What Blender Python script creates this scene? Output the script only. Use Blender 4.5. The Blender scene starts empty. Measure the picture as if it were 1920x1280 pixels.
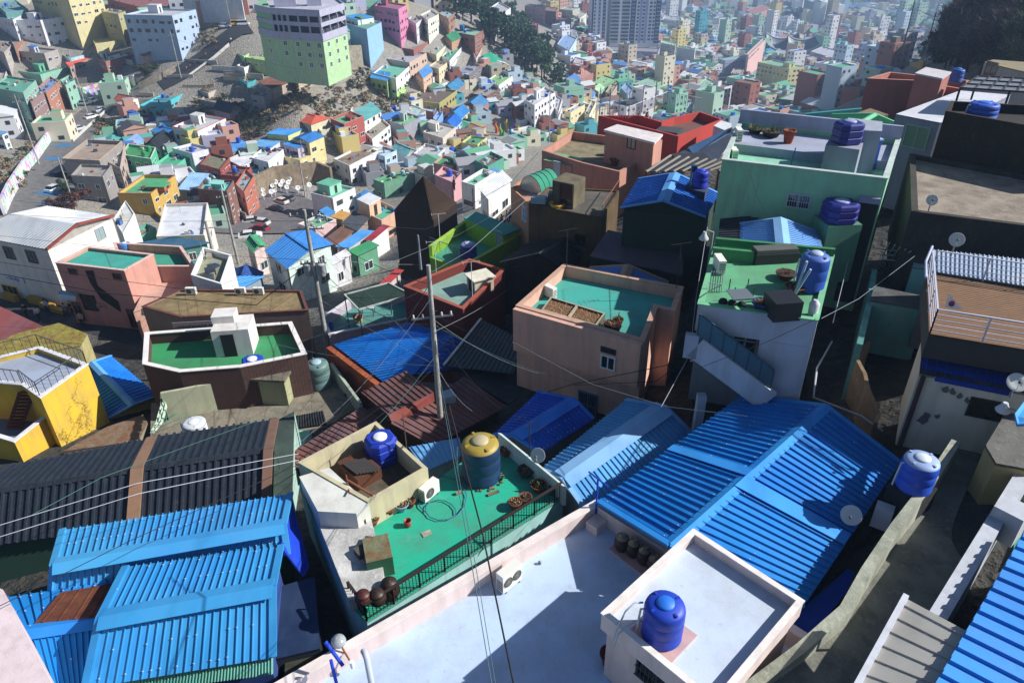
import bpy, math, random
import numpy as np
from mathutils import Vector
random.seed(7)
C = bpy.context.scene.collection
V = Vector
# ---------------------------------------------------------------- camera geometry (measured from the photograph)
F = 1350.0; CZ = 160.0
_n = V((990-960, -(2850-640), -F)).normalized(); _up = -_n
_fw = V((0, 0, -1)); _Y = (_fw - _up*_fw.dot(_up)).normalized(); _X = _Y.cross(_up)
CAM = V((0, 0, CZ))
def ray(px, py):
    d = V((px-960, -(py-640), -F)); return V((d.dot(_X), d.dot(_Y), d.dot(_up)))
def G(px, py, d):
    """point of the view ray through a photo pixel that lies d metres below the camera"""
    r = ray(px, py); return CAM + r*(-d/r.z)
def Tl(c, r):
    return lambda x, y: (480*c + x/4.0, 320*r + y/4.0)
def proj(p):
    w = p-CAM; v = _X*w.x + _Y*w.y + _up*w.z
    return 960+F*v.x/-v.z, 640-F*v.y/-v.z
# ---------------------------------------------------------------- terrain
CT = [(200,1270,21),(600,1250,22),(560,1000,23),(1000,1200,23),(1200,750,23),(950,700,25),(500,760,28.5),(260,650,33),(150,600,34),(40,560,35),
(20,1000,25),(100,820,28),(400,900,26),(330,520,40),(450,480,47),(560,450,51),(640,570,38),(740,540,34.5),(530,375,63),(420,420,57),(300,430,53),(80,345,52),
(150,245,58),(215,190,57),(320,130,48.5),(430,60,38),(60,150,52),(10,0,30),(10,60,42),(300,0,37),(300,110,45),(150,100,47),(560,145,41),(620,200,53),(520,220,56),
(400,200,58),(350,280,58),(650,240,60),(700,300,63),(600,330,64),(760,380,58),(880,330,61),(850,200,66),(880,110,59),(800,20,41),(700,20,38),(700,120,52),(950,60,53),
(1000,120,76),(1050,60,90),(1170,85,105),(1300,200,100),(1200,220,90),(1000,270,71),(960,320,62),(1100,230,80),(1450,100,118),(1450,180,103),(1600,100,122),
(1700,0,140),(1100,0,125),(1400,0,138),(1000,0,105),(900,0,62),(1740,112,47),(1640,150,98),(1560,190,95),(1850,130,38),(1910,20,22),(1800,60,50),(1650,450,20),(1500,600,20.5),
(1750,1000,17.6),(1600,1250,18.5),(1700,740,18.8),(1880,860,17.3),(1800,300,18.5),(1400,430,21),(1150,480,24.5),(1250,320,25),(1500,240,22),(1700,230,23),(1850,160,25),(1450,205,96),(1550,200,94),(1380,205,97),(1300,212,94),(1620,170,99),(1560,215,80),(1655,112,106),(1675,85,114),(1705,55,123),(1600,140,104),(1640,135,95),
(1050,340,29),(950,420,35),(860,480,36),(700,480,46),(820,420,44),(1300,1250,21.5),(1500,800,20.5),(1350,1000,21.5),(1600,1000,19.5),(1850,1150,17.8),(720,640,32),(870,650,29),(1100,650,24)]
def _pol(x, y): return math.atan2(x, y)*2.6, math.log(max(math.hypot(x, y), 1.0))*1.5
def _rays(): return np.array([[*_pol(*G(a, b, d).xy), d] for a, b, d in CT])
_c = _rays(); _n_ = len(_c)
# extra anchors where no pixel looks: under the camera, to the sides, beyond the far end
_ex = [(0,3,20),(-8,4,21),(10,3,18),(0,-20,18),(60,10,10),(-60,10,30),(900,1500,135),(0,1700,130),(-500,1300,40),(0,2600,120),(1000,2600,120),(-260,120,20),(160,90,6),(300,260,0),(-900,900,0)]
_c = np.vstack([_c, np.array([[*_pol(x, y), d] for x, y, d in _ex])])
def _U(r2): return 0.5*r2*np.log(np.maximum(r2, 1e-9))
_K = _U(((_c[:, None, :2]-_c[None, :, :2])**2).sum(-1)) + np.eye(len(_c))*0.02
_Pm = np.hstack([np.ones((len(_c), 1)), _c[:, :2]])
_A = np.block([[_K, _Pm], [_Pm.T, np.zeros((3, 3))]])
_w = np.linalg.solve(_A, np.concatenate([_c[:, 2], np.zeros(3)]))
def drops(pts):
    q = np.array([_pol(x, y) for x, y in pts])
    return _U(((q[:, None, :]-_c[None, :, :2])**2).sum(-1)) @ _w[:len(_c)] + _w[-3] + q @ _w[-2:]
def gz(x, y): return CZ - float(drops([(x, y)])[0])
_TB = {}
def hit(px, py, h=0.0):
    """where the view ray through a pixel comes within h metres of the terrain"""
    r = ray(px, py); r = r/r.to_2d().length
    ts = np.exp(np.linspace(math.log(12), math.log(2400), 260))
    key = (px, py)
    if key not in _TB: _TB[key] = drops([(r.x*t, r.y*t) for t in ts])
    d = _TB[key]; f = -r.z*ts - (d-h)
    if 1090 < px < 1700 and py < 262: f[ts < 170] = -1
    if 1190 < px < 1690 and py < 200: f[ts < 300] = -1
    k = int(np.argmax(f > 0)) if (f > 0).any() else len(ts)-1
    if 1190 < px < 1690 and py < 205 and (f <= 0).any():
        k = int(np.nonzero(f <= 0)[0][-1])+1; k = min(k, len(ts)-1)
    k = max(k, 1); a, b = f[k-1], f[k]; s = 0 if b == a else -a/(b-a); s = min(max(s, 0), 1)
    t = ts[k-1] + (ts[k]-ts[k-1])*s
    return CAM + r*t
# ---------------------------------------------------------------- materials
def lin(c):
    if isinstance(c, str):
        c = c.lstrip('#'); c = [int(c[i:i+2], 16)/255 for i in (0, 2, 4)]
        c = [x/12.92 if x <= .04045 else ((x+.055)/1.055)**2.4 for x in c]
    return tuple(c)
_M = {}
def mat(col, kind='paint'):
    key = (col, kind)
    if key in _M: return _M[key]
    m = bpy.data.materials.new(kind+'_'+str(col).lstrip('#')); m.use_nodes = True; nt = m.node_tree; N = nt.nodes; L = nt.links
    b = N['Principled BSDF']; c = lin(col)
    rough = dict(paint=.85, deck=.75, metal=.62, plastic=.52, concrete=.95, glass=.12, steel=.4, wood=.8, brick=.9, tile=.5, leaf=.8, rust=.9, cloth=.95, car=.25, asphalt=.95, skin=.6, mural=.8, plain=.8, poly=.3)[kind]
    b.inputs['Roughness'].default_value = rough
    if kind in ('metal',): b.inputs['Specular IOR Level'].default_value = .15
    if kind == 'steel': b.inputs['Metallic'].default_value = .6
    if kind == 'glass': b.inputs['Specular IOR Level'].default_value = .8
    if kind in ('plain', 'glass', 'car', 'skin', 'steel'):
        b.inputs['Base Color'].default_value = (*c, 1); _M[key] = m; return m
    geo = N.new('ShaderNodeNewGeometry')
    def noise(scale, det=4, vec=None, sx=(1, 1, 1), rg=.6):
        mp = N.new('ShaderNodeMapping'); mp.inputs['Scale'].default_value = sx; L.new(geo.outputs['Position'] if vec is None else vec, mp.inputs['Vector'])
        n = N.new('ShaderNodeTexNoise'); n.inputs['Scale'].default_value = scale; n.inputs['Detail'].default_value = det; n.inputs['Roughness'].default_value = rg
        L.new(mp.outputs[0], n.inputs['Vector']); return n.outputs['Fac']
    def ramp(src, a, b_, ca=0, cb=1):
        r = N.new('ShaderNodeMapRange'); r.inputs[1].default_value = a; r.inputs[2].default_value = b_; r.inputs[3].default_value = ca; r.inputs[4].default_value = cb; L.new(src, r.inputs[0]); return r.outputs[0]
    def mix(fac, A, B, mode='MIX'):
        x = N.new('ShaderNodeMix'); x.data_type = 'RGBA'; x.blend_type = mode
        if isinstance(fac, float): x.inputs[0].default_value = fac
        else: L.new(fac, x.inputs[0])
        for i, q in ((6, A), (7, B)):
            if isinstance(q, tuple): x.inputs[i].default_value = (*q[:3], 1)
            else: L.new(q, x.inputs[i])
        return x.outputs[2]
    g = sum(c)/3
    dirt = tuple(x*.35+y*.25*g+.01 for x, y in zip(c, (1.05, .95, .8)))
    pale = tuple(min(.85, x*.7+.22*max(g, .15)+.02) for x in c)
    out = None; bump = None
    if kind in ('paint', 'cloth', 'wood', 'brick', 'leaf', 'plastic', 'poly'):
        out = mix(ramp(noise(.9, 5), .4, .7, 0, .38 if kind != 'plastic' else .12), c, dirt)
        out = mix(ramp(noise(2.2, 4, sx=(1, 1, .12)), .46, .74, 0, .6 if kind == 'paint' else .15), out, dirt)
    if kind == 'brick':
        sp = N.new('ShaderNodeSeparateXYZ'); L.new(geo.outputs['Position'], sp.inputs[0])
        ad = N.new('ShaderNodeMath'); ad.operation = 'SUBTRACT'; L.new(sp.outputs[0], ad.inputs[0]); L.new(sp.outputs[1], ad.inputs[1])
        cb = N.new('ShaderNodeCombineXYZ'); L.new(ad.outputs[0], cb.inputs[0]); L.new(sp.outputs[2], cb.inputs[1])
        br = N.new('ShaderNodeTexBrick'); br.inputs['Scale'].default_value = 1; br.inputs['Brick Width'].default_value = .24; br.inputs['Row Height'].default_value = .075; br.inputs['Mortar Size'].default_value = .008
        L.new(cb.outputs[0], br.inputs['Vector']); br.inputs['Color1'].default_value = (*[x*1.2 for x in c], 1); br.inputs['Color2'].default_value = (*[x*.7 for x in c], 1); br.inputs['Mortar'].default_value = (*[x*.5+.12 for x in c], 1)
        out = mix(.25, br.outputs['Color'], out)
    if kind == 'wood':
        out = mix(ramp(noise(14, 3, sx=(.15, 1, 1)), .35, .65, 0, .5), out, tuple(x*.45 for x in c))
    if kind == 'deck':      # waterproof roof paint: scuffs, puddle stains, worn patches
        out = mix(ramp(noise(.55, 6, rg=.65), .42, .66, 0, .6), c, dirt)
        out = mix(ramp(noise(1.3, 7, rg=.7), .54, .62, 0, .55), out, pale)
        out = mix(ramp(noise(1.9, 8, rg=.8, sx=(1, .35, 1)), .6, .64, 0, .4), out, dirt)
        out = mix(ramp(noise(6, 4), .62, .72, 0, .45), out, dirt)
        vo = N.new('ShaderNodeTexVoronoi'); vo.feature = 'DISTANCE_TO_EDGE'; vo.inputs['Scale'].default_value = .45; L.new(geo.outputs['Position'], vo.inputs['Vector']); out = mix(ramp(vo.outputs['Distance'], .0, .008, .1, 0), out, tuple(x*.35 for x in c))
    if kind == 'metal':
        out = mix(ramp(noise(.5, 5), .42, .72, 0, .3), c, tuple(x*.62+.1*y for x, y in zip(c, (.9, 1.3, 1.9))))
        out = mix(ramp(noise(.9, 3, sx=(1, .2, 1)), .48, .6, 0, .36), out, tuple(x*.62 for x in c))
        out = mix(ramp(noise(.22, 2), .45, .55, 0, .35), out, tuple(x*y+.01 for x, y in zip(c, (1.6, 1.35, 1.05))))
        out = mix(ramp(noise(3.5, 6, rg=.7), .6, .78, 0, .4), out, dirt)
    if kind in ('concrete', 'asphalt'):
        out = mix(ramp(noise(.8, 7, rg=.7), .38, .62, 0, .8), c, tuple(x*.42 for x in c))
        out = mix(ramp(noise(3.2, 7, rg=.75), .5, .7, 0, .6), out, tuple(min(.8, x*1.45+.02) for x in c))
        out = mix(ramp(noise(2.0, 4, sx=(1, 1, .1)), .52, .7, 0, .5), out, tuple(x*.3 for x in c))
    if kind == 'rust':
        out = mix(ramp(noise(2, 7, rg=.7), .4, .65, 0, .9), c, (.16, .055, .02)); out = mix(ramp(noise(7, 4), .5, .7, 0, .5), out, (.03, .015, .01))
    if kind == 'tile':
        out = mix(ramp(noise(1.4, 5), .4, .7, 0, .4), c, tuple(x*1.8+.01 for x in c)); out = mix(ramp(noise(9, 4), .6, .75, 0, .5), out, (.12, .11, .1))
    if kind == 'mural':
        nz = N.new('ShaderNodeTexVoronoi'); nz.inputs['Scale'].default_value = .9; L.new(geo.outputs['Position'], nz.inputs['Vector']); out = mix(ramp(noise(.45, 3), .47, .5, 0, .75), c, nz.outputs['Color'])
    if kind == 'leaf':
        oi = N.new('ShaderNodeObjectInfo'); out = mix(ramp(noise(1.6, 3), .35, .65, 0, .7), out, tuple(x*2.1 for x in c))
    L.new(out, b.inputs['Base Color'])
    bs = dict(concrete=(9, .05), paint=(18, .012), deck=(14, .01), asphalt=(20, .02), metal=(3, .01), cloth=(5, .04)).get(kind)
    if bs:
        bm = N.new('ShaderNodeBump'); bm.inputs['Strength'].default_value = .5; bm.inputs['Distance'].default_value = bs[1]; L.new(noise(bs[0], 5), bm.inputs['Height']); L.new(bm.outputs[0], b.inputs['Normal'])
    if kind == 'poly': b.inputs['Transmission Weight'].default_value = .35
    _M[key] = m; return m
# ---------------------------------------------------------------- mesh builder
class MB:
    def __init__(s): s.v = []; s.f = []; s.m = []; s.ms = []; s.sm = []
    def mi(s, m):
        if m not in s.ms: s.ms.append(m)
        return s.ms.index(m)
    def face(s, pts, m, smooth=False):
        k = len(s.v); s.v += [V(p) for p in pts]; s.f.append(tuple(range(k, k+len(pts)))); s.m.append(s.mi(m)); s.sm.append(smooth)
    def add(s, vs, fs, m, smooth=False):
        k = len(s.v); s.v += [V(p) for p in vs]; i = s.mi(m)
        for f in fs: s.f.append(tuple(k+a for a in f)); s.m.append(i); s.sm.append(smooth)
    def prism(s, poly, z0, z1, m, top=None, bottom=True):
        """poly: list of xy (any order); z1 may be a list of heights"""
        n = len(poly); ar = sum(poly[i][0]*poly[(i+1) % n][1]-poly[(i+1) % n][0]*poly[i][1] for i in range(n))
        poly = list(poly); zt = list(z1) if isinstance(z1, (list, tuple)) else [z1]*n; zb = list(z0) if isinstance(z0, (list, tuple)) else [z0]*n
        if ar < 0: poly.reverse(); zt.reverse(); zb.reverse()
        vs = [(p[0], p[1], z) for p, z in zip(poly, zb)]+[(p[0], p[1], z) for p, z in zip(poly, zt)]
        s.add(vs, [(i, (i+1) % n, n+(i+1) % n, n+i) for i in range(n)], m)
        s.add(vs[n:], [tuple(range(n))], top or m)
        if bottom: s.add(vs[:n], [tuple(range(n-1, -1, -1))], m)
    def box(s, c, dx, dy, dz, m, ang=0, top=None):
        """box standing on c (centre of its base)"""
        ca, sa = math.cos(ang), math.sin(ang); c = V(c)
        p = [(c.x+x*ca-y*sa, c.y+x*sa+y*ca) for x, y in ((-dx/2, -dy/2), (dx/2, -dy/2), (dx/2, dy/2), (-dx/2, dy/2))]
        s.prism(p, c.z, c.z+dz, m, top)
    def beam(s, a, b, w, h, m, up=None):
        a, b = V(a), V(b); d = (b-a)
        if d.length < 1e-6: return
        d.normalize(); u = V(up) if up is not None else V((0, 0, 1))
        if abs(d.dot(u)) > .98: u = V((1, 0, 0))
        sd = d.cross(u).normalized()*w/2; uu = sd.cross(d).normalized()*h/2
        vs = [a-sd-uu, a+sd-uu, a+sd+uu, a-sd+uu, b-sd-uu, b+sd-uu, b+sd+uu, b-sd+uu]
        s.add(vs, [(0, 1, 2, 3), (7, 6, 5, 4), (0, 4, 5, 1), (1, 5, 6, 2), (2, 6, 7, 3), (3, 7, 4, 0)], m)
    def tube(s, pts, r, m, n=6):
        pts = [V(p) for p in pts]; rs = r if isinstance(r, (list, tuple)) else [r]*len(pts); k = len(s.v); vs = []; fs = []; pu = None
        for i, p in enumerate(pts):
            d = (pts[min(i+1, len(pts)-1)]-pts[max(i-1, 0)]).normalized()
            u = pu if pu is not None else (V((0, 0, 1)) if abs(d.z) < .9 else V((1, 0, 0)))
            a = d.cross(u).normalized(); u2 = a.cross(d).normalized(); pu = u2
            vs += [p+(a*math.cos(t)+u2*math.sin(t))*rs[i] for t in [2*math.pi*j/n for j in range(n)]]
        for i in range(len(pts)-1):
            fs += [(i*n+j, i*n+(j+1) % n, (i+1)*n+(j+1) % n, (i+1)*n+j) for j in range(n)]
        s.add(vs, fs, m, True); s.add(vs[:n], [tuple(range(n-1, -1, -1))], m); s.add(vs[-n:], [tuple(range(n))], m)
    def lathe(s, c, prof, m, n=24, smooth=True, axis=None):
        """prof: (radius, height) from the bottom up"""
        c = V(c); ax = V(axis).normalized() if axis is not None else V((0, 0, 1)); u = ax.orthogonal().normalized(); w = ax.cross(u); vs = []; fs = []
        for r, z in prof: vs += [c+ax*z+(u*math.cos(t)+w*math.sin(t))*r for t in [2*math.pi*j/n for j in range(n)]]
        for i in range(len(prof)-1): fs += [(i*n+j, i*n+(j+1) % n, (i+1)*n+(j+1) % n, (i+1)*n+j) for j in range(n)]
        s.add(vs, fs, m, smooth); s.add(vs[:n], [tuple(range(n-1, -1, -1))], m); s.add(vs[-n:], [tuple(range(n))], m)
    def slab(s, pts, th, m, top=None):
        """panel with thickness th below its (roughly planar) top outline"""
        pts = [V(p) for p in pts]; nr = (pts[1]-pts[0]).cross(pts[2]-pts[0]).normalized()
        if nr.z < 0: nr = -nr; pts = pts[::-1]
        n = len(pts); lo = [p-nr*th for p in pts]
        s.add(pts, [tuple(range(n))], top or m); s.add(lo, [tuple(range(n-1, -1, -1))], m)
        s.add(pts+lo, [(i, n+i, n+(i+1) % n, (i+1) % n) for i in range(n)], m)
    def ribs(s, A, B, Cc, D, n, m, h=.05, duty=.14, wave=False, th=.03, screws=None):
        """profiled sheet: edge A-B and edge D-C are crossed by n ribs that run from A-B to D-C"""
        A, B, Cc, D = V(A), V(B), V(Cc), V(D); nr = (B-A).cross(D-A).normalized()
        if nr.z < 0: nr = -nr
        us = []
        for i in range(n):
            if wave: us += [((i+t)/n, h*.5*(1-math.cos(2*math.pi*t))) for t in (0, .17, .33, .5, .67, .83)]
            else: a = (1-duty)/2; us += [(i/n, 0), ((i+a)/n, 0), ((i+a+duty*.1)/n, h), ((i+a+duty*.9)/n, h), ((i+a+duty)/n, 0)]
        us.append((1, 0)); lo = [A.lerp(B, u)+nr*k for u, k in us]; hi = [D.lerp(Cc, u)+nr*k for u, k in us]; k = len(us)
        flip = (B-A).cross(D-A).dot(nr) < 0
        fs = [(i, i+1, k+i+1, k+i) for i in range(k-1)]
        if flip: fs = [f[::-1] for f in fs]
        s.add(lo+hi, fs, m)
        U = 8; l2 = [A.lerp(B, u/U)-nr*th for u in range(U+1)]; h2 = [D.lerp(Cc, u/U)-nr*th for u in range(U+1)]; fs = [(i+1, i, U+1+i, U+2+i) for i in range(U)]
        if flip: fs = [f[::-1] for f in fs]
        s.add(l2+h2, fs, m); z_ = nr*th
        for p, q in ((A, B), (B, Cc), (Cc, D), (D, A)): s.face([p, q, q-z_, p-z_], m)
        if screws:
            for i in range(n):
                for t in screws:
                    u = (i+.5)/n
                    if random.random() < .55: continue
                    p = A.lerp(B, u).lerp(D.lerp(Cc, u), t+random.uniform(-.01, .01))
                    s.box(p+nr*h*.8, .035, .035, .03, mat('#9fb0c8', 'plain'))
    def build(s, name, parent=None, org=V((0, 0, 0)), label=None, link=True):
        me = bpy.data.meshes.new(name); me.from_pydata([tuple(p-org) for p in s.v], [], s.f)
        for m in s.ms: me.materials.append(m)
        me.polygons.foreach_set('material_index', s.m); me.polygons.foreach_set('use_smooth', s.sm); me.update()
        o = bpy.data.objects.new(name, me); C.objects.link(o)
        if parent: o.parent = parent
        if label: o['label'] = label
        return o
class Thing:
    def __init__(s, name, label, cat, loc, group=None, rz=0):
        s.loc = V(loc); s.o = bpy.data.objects.new(name, None); s.o.location = s.loc; s.o.empty_display_size = .3; C.objects.link(s.o)
        s.o['label'] = label; s.o['category'] = cat
        if group: s.o['group'] = group
        s.rz = rz; s.o.rotation_euler.z = rz
    def part(s, name, mb, parent=None, label=None): return mb.build(name, parent or s.o, s.loc, label)
    def local(s, name, mb, parent=None, label=None): return mb.build(name, parent or s.o, V((0, 0, 0)), label)
def single(name, label, cat, mb, loc, group=None):
    loc = V(loc); o = mb.build(name, None, loc); o.location = loc; o['label'] = label; o['category'] = cat; o['kind'] = 'thing'
    if group: o['group'] = group
    return o
def structure(name, mb, label=None):
    o = mb.build(name); o['kind'] = 'structure'
    if label: o['label'] = label
    return o
def copy_tree(o, loc, label, rz=None, scale=None, group=None):
    def cp(x, parent):
        c = x.copy(); C.objects.link(c); c.parent = parent
        for ch in x.children: cp(ch, c)
        return c
    c = cp(o, None); c.location = loc; c['label'] = label
    if rz is not None: c.rotation_euler.z = rz
    if scale: c.scale = (scale,)*3 if not isinstance(scale, tuple) else scale
    if group: c['group'] = group
    return c
def inset(poly, t):
    """xy polygon moved inwards by t"""
    n = len(poly); ar = sum(poly[i][0]*poly[(i+1) % n][1]-poly[(i+1) % n][0]*poly[i][1] for i in range(n)); sg = 1 if ar > 0 else -1; out = []
    for i in range(n):
        p0, p, p1 = V(poly[i-1][:2]), V(poly[i][:2]), V(poly[(i+1) % n][:2]); a = (p-p0).normalized(); b = (p1-p).normalized()
        na = V((-a.y, a.x))*sg; nb = V((-b.y, b.x))*sg; k = 1+na.dot(nb); out.append(p+(na+nb)*(t/max(k, .25)))
    return out
def ring(mb, poly, t, z0, z1, m, cap=None):
    """low wall of thickness t along the inside of a polygon, open in the middle"""
    ip = inset(poly, t); n = len(poly)
    for i in range(n):
        j = (i+1) % n; q = [V(poly[i][:2]), V(poly[j][:2]), ip[j], ip[i]]
        mb.prism(q, z0, z1, m, top=cap or m)
FOOT = []
# ---------------------------------------------------------------- repeated kit
_WM = {}
def window_mesh(w, h, fr, gl, bars, grille):
    k = (round(w, 1), round(h, 1), fr, gl, bars, grille)
    if k in _WM: return _WM[k]
    w, h = max(k[0], .3), max(k[1], .3); b = MB(); fm = mat(fr, 'plain'); t = .07
    for x0, x1, z0, z1 in ((-w/2, w/2, 0, t), (-w/2, w/2, h-t, h), (-w/2, -w/2+t, t, h-t), (w/2-t, w/2, t, h-t)): b.add([(x0, -.06, z0), (x1, -.06, z0), (x1, .05, z0), (x0, .05, z0), (x0, -.06, z1), (x1, -.06, z1), (x1, .05, z1), (x0, .05, z1)], [(0, 1, 5, 4), (1, 2, 6, 5), (2, 3, 7, 6), (3, 0, 4, 7), (4, 5, 6, 7), (3, 2, 1, 0)], fm)
    for i in range(bars):
        x = -w/2+w*(i+1)/(bars+1); b.add([(x-.03, -.045, t), (x+.03, -.045, t), (x+.03, .03, t), (x-.03, .03, t), (x-.03, -.045, h-t), (x+.03, -.045, h-t), (x+.03, .03, h-t), (x-.03, .03, h-t)], [(0, 1, 5, 4), (1, 2, 6, 5), (3, 0, 4, 7)], fm)
    if grille:
        n = max(3, int(w/.12))
        for i in range(n):
            x = -w/2+w*(i+.5)/n; b.beam((x, -.1, .03), (x, -.1, h-.03), .02, .02, fm)
        for z in (.03, h/2, h-.03): b.beam((-w/2, -.1, z), (w/2, -.1, z), .03, .03, fm)
    o = b.build('window'); fme = o.data; bpy.data.objects.remove(o)
    p = MB(); p.add([(-w/2+t, -.015, t), (w/2-t, -.015, t), (w/2-t, -.015, h-t), (-w/2+t, -.015, h-t)], [(0, 1, 2, 3)], mat(gl, 'glass')); o = p.build('pane'); pme = o.data; bpy.data.objects.remove(o)
    _WM[k] = (fme, pme); return _WM[k]
def window(T, a, b, s, z, w, h, fr='#e8e8e6', gl='#20282e', bars=1, grille=False, near=False, parent=None, name='window'):
    """window on the wall that runs from a to b (seen from outside a is left); s metres along, sill at absolute height z"""
    a, b = V(a[:2]), V(b[:2]); d = (b-a).normalized(); p = a+d*s; nrm = V((d.y, -d.x))
    f, g = window_mesh(w, h, fr, gl, bars, grille)
    o = bpy.data.objects.new(name, f); C.objects.link(o); o.parent = parent or T.o; o.location = V((p.x+nrm.x*.01, p.y+nrm.y*.01, z))-T.loc; o.rotation_euler.z = math.atan2(d.y, d.x)
    q = bpy.data.objects.new('pane', g); C.objects.link(q); q.parent = o
    return o
def win_px(T, a, b, px, py, w, h, **k):
    """the same, aimed at the photo pixel of the window's centre"""
    a, b = V(a[:2]), V(b[:2]); d = (b-a).normalized(); nrm = V((d.y, -d.x)); r = ray(px, py); t = (a-CAM.to_2d()).dot(nrm)/r.to_2d().dot(nrm); p = CAM+r*t
    return window(T, a, b, (p.to_2d()-a).dot(d), p.z-h/2, w, h, **k)
def auto_windows(T, a, b, z0, z1, rnd, fr=None, gl=None, maxn=8, near=False, door=False):
    ln = (V(b[:2])-V(a[:2])).length; fl = max(1, int(round((z1-z0)/2.9))); n = 0
    if ln < 1.6: return
    cols = max(1, int(ln/3.0)); fr = fr or rnd.choice(['#e8e8e6', '#d9dde0', '#5a4a40', '#c9cdd0']); w = min(1.7, ln/cols*.58)
    for f in range(fl-1, -1, -1):
        zz = z1-.45-(fl-f)*((z1-z0)/fl)+.9+.3
        for c in range(cols):
            if n >= maxn: return
            if rnd.random() < .16: continue
            ww = w*rnd.choice([.6, .9, 1.15]); s = ln*(c+.5)/cols+rnd.uniform(-.25, .25)
            window(T, a, b, s, min(zz, z1-1.5), ww, rnd.choice([.8, 1.1, 1.2]), fr=fr, gl=gl or rnd.choice(['#1c2430', '#28323a', '#39464e', '#141a20'])); n += 1
def rail(T, pts, h, col, gap=.15, r=.02, name='railing', kind='plain', closed=False, mids=(), post=.035):
    b = MB(); m = mat(col, kind); pts = [V(p) for p in pts]
    for a, c in zip(pts[:-1], pts[1:]):
        up = V((0, 0, h)); L_ = (c-a).length; b.beam(a+up, c+up, post*1.5, post, m)
        for q in mids: b.beam(a+up*q, c+up*q, r*1.2, r*1.2, m)
        n = max(1, int(L_/gap)) if gap else max(1, int(L_/1.4))
        for i in range(n+1):
            p = a.lerp(c, i/n); w = post if (i in (0, n) or not gap or i % 8 == 0) else r
            b.beam(p, p+up, w, w, m)
    return T.part(name, b) if isinstance(T, Thing) else b
# water tank of moulded plastic: ribbed body, shoulder, neck and lid
def tank_proto(name, label, loc, r, h, body, lid, group='water tanks standing on the roofs', top=None, lugs=4, weeds=False):
    T = Thing(name, label, 'water tank', loc, group); z = V(loc); b = MB(); m = mat(body, 'plastic')
    prof = [(r*.96, 0), (r, h*.04), (r*.985, h*.06), (r, h*.3), (r*.985, h*.31), (r*.985, h*.33), (r, h*.34), (r, h*.58), (r*.985, h*.59), (r*.985, h*.61), (r, h*.62), (r*.99, h*.8), (r*.95, h*.86)]
    b.lathe(z, prof, m, 32); T.part('tank_body', b)
    t = MB(); tm = mat(top or body, 'plastic'); t.lathe(z, [(r*.955, h*.855), (r*.93, h*.885), (r*.7, h*.93), (r*.48, h*.95)], tm, 32)
    for i in range(lugs):
        a = i*2*math.pi/lugs+.5; p = z+V((math.cos(a)*r*.74, math.sin(a)*r*.74, h*.885)); t.box(p, r*.2, r*.12, h*.065, tm, a)
    T.part('shoulder', t)
    l = MB(); l.lathe(z, [(r*.44, h*.945), (r*.44, h*.975), (r*.40, h*.985), (r*.36, h*1.0), (r*.05, h*1.012)], mat(lid, 'plastic'), 28); T.part('lid', l)
    p = MB(); p.tube([z+V((-r*1.0, 0, h*.8)), z+V((-r*1.15, 0, h*.8)), z+V((-r*1.2, 0, h*.5)), z+V((-r*1.2, 0.05, .03))], .03, mat('#c8ccd0', 'plain'), 6); T.part('pipe', p)
    return T.o
def box_tank(name, label, loc, s, h, body, lid='#e6e8ec', ang=0, group='water tanks standing on the roofs'):
    T = Thing(name, label, 'water tank', loc, group); b = MB(); m = mat(body, 'plastic'); c = V(loc)
    def oct(k, z): return [V((c.x+x*math.cos(ang)-y*math.sin(ang), c.y+x*math.sin(ang)+y*math.cos(ang), c.z+z)) for x, y in ((k, k*.55), (k*.55, k), (-k*.55, k), (-k, k*.55), (-k, -k*.55), (-k*.55, -k), (k*.55, -k), (k, -k*.55))]
    lv = [oct(s*.47, 0), oct(s*.5, h*.06), oct(s*.5, h*.3), oct(s*.475, h*.33), oct(s*.475, h*.37), oct(s*.5, h*.4), oct(s*.5, h*.66), oct(s*.475, h*.69), oct(s*.475, h*.73), oct(s*.5, h*.76), oct(s*.48, h*.93), oct(s*.4, h)]
    vs = [p for q in lv for p in q]; n = 8
    b.add(vs, [(i*n+j, i*n+(j+1) % n, (i+1)*n+(j+1) % n, (i+1)*n+j) for i in range(len(lv)-1) for j in range(n)]+[tuple((len(lv)-1)*n+j for j in range(n))], m); T.part('tank_body', b)
    l = MB(); l.lathe(c+V((0, 0, h)), [(s*.24, 0), (s*.24, .05), (s*.2, .08), (s*.02, .1)], mat(lid, 'plastic'), 20); T.part('lid', l)
    return T.o
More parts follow.
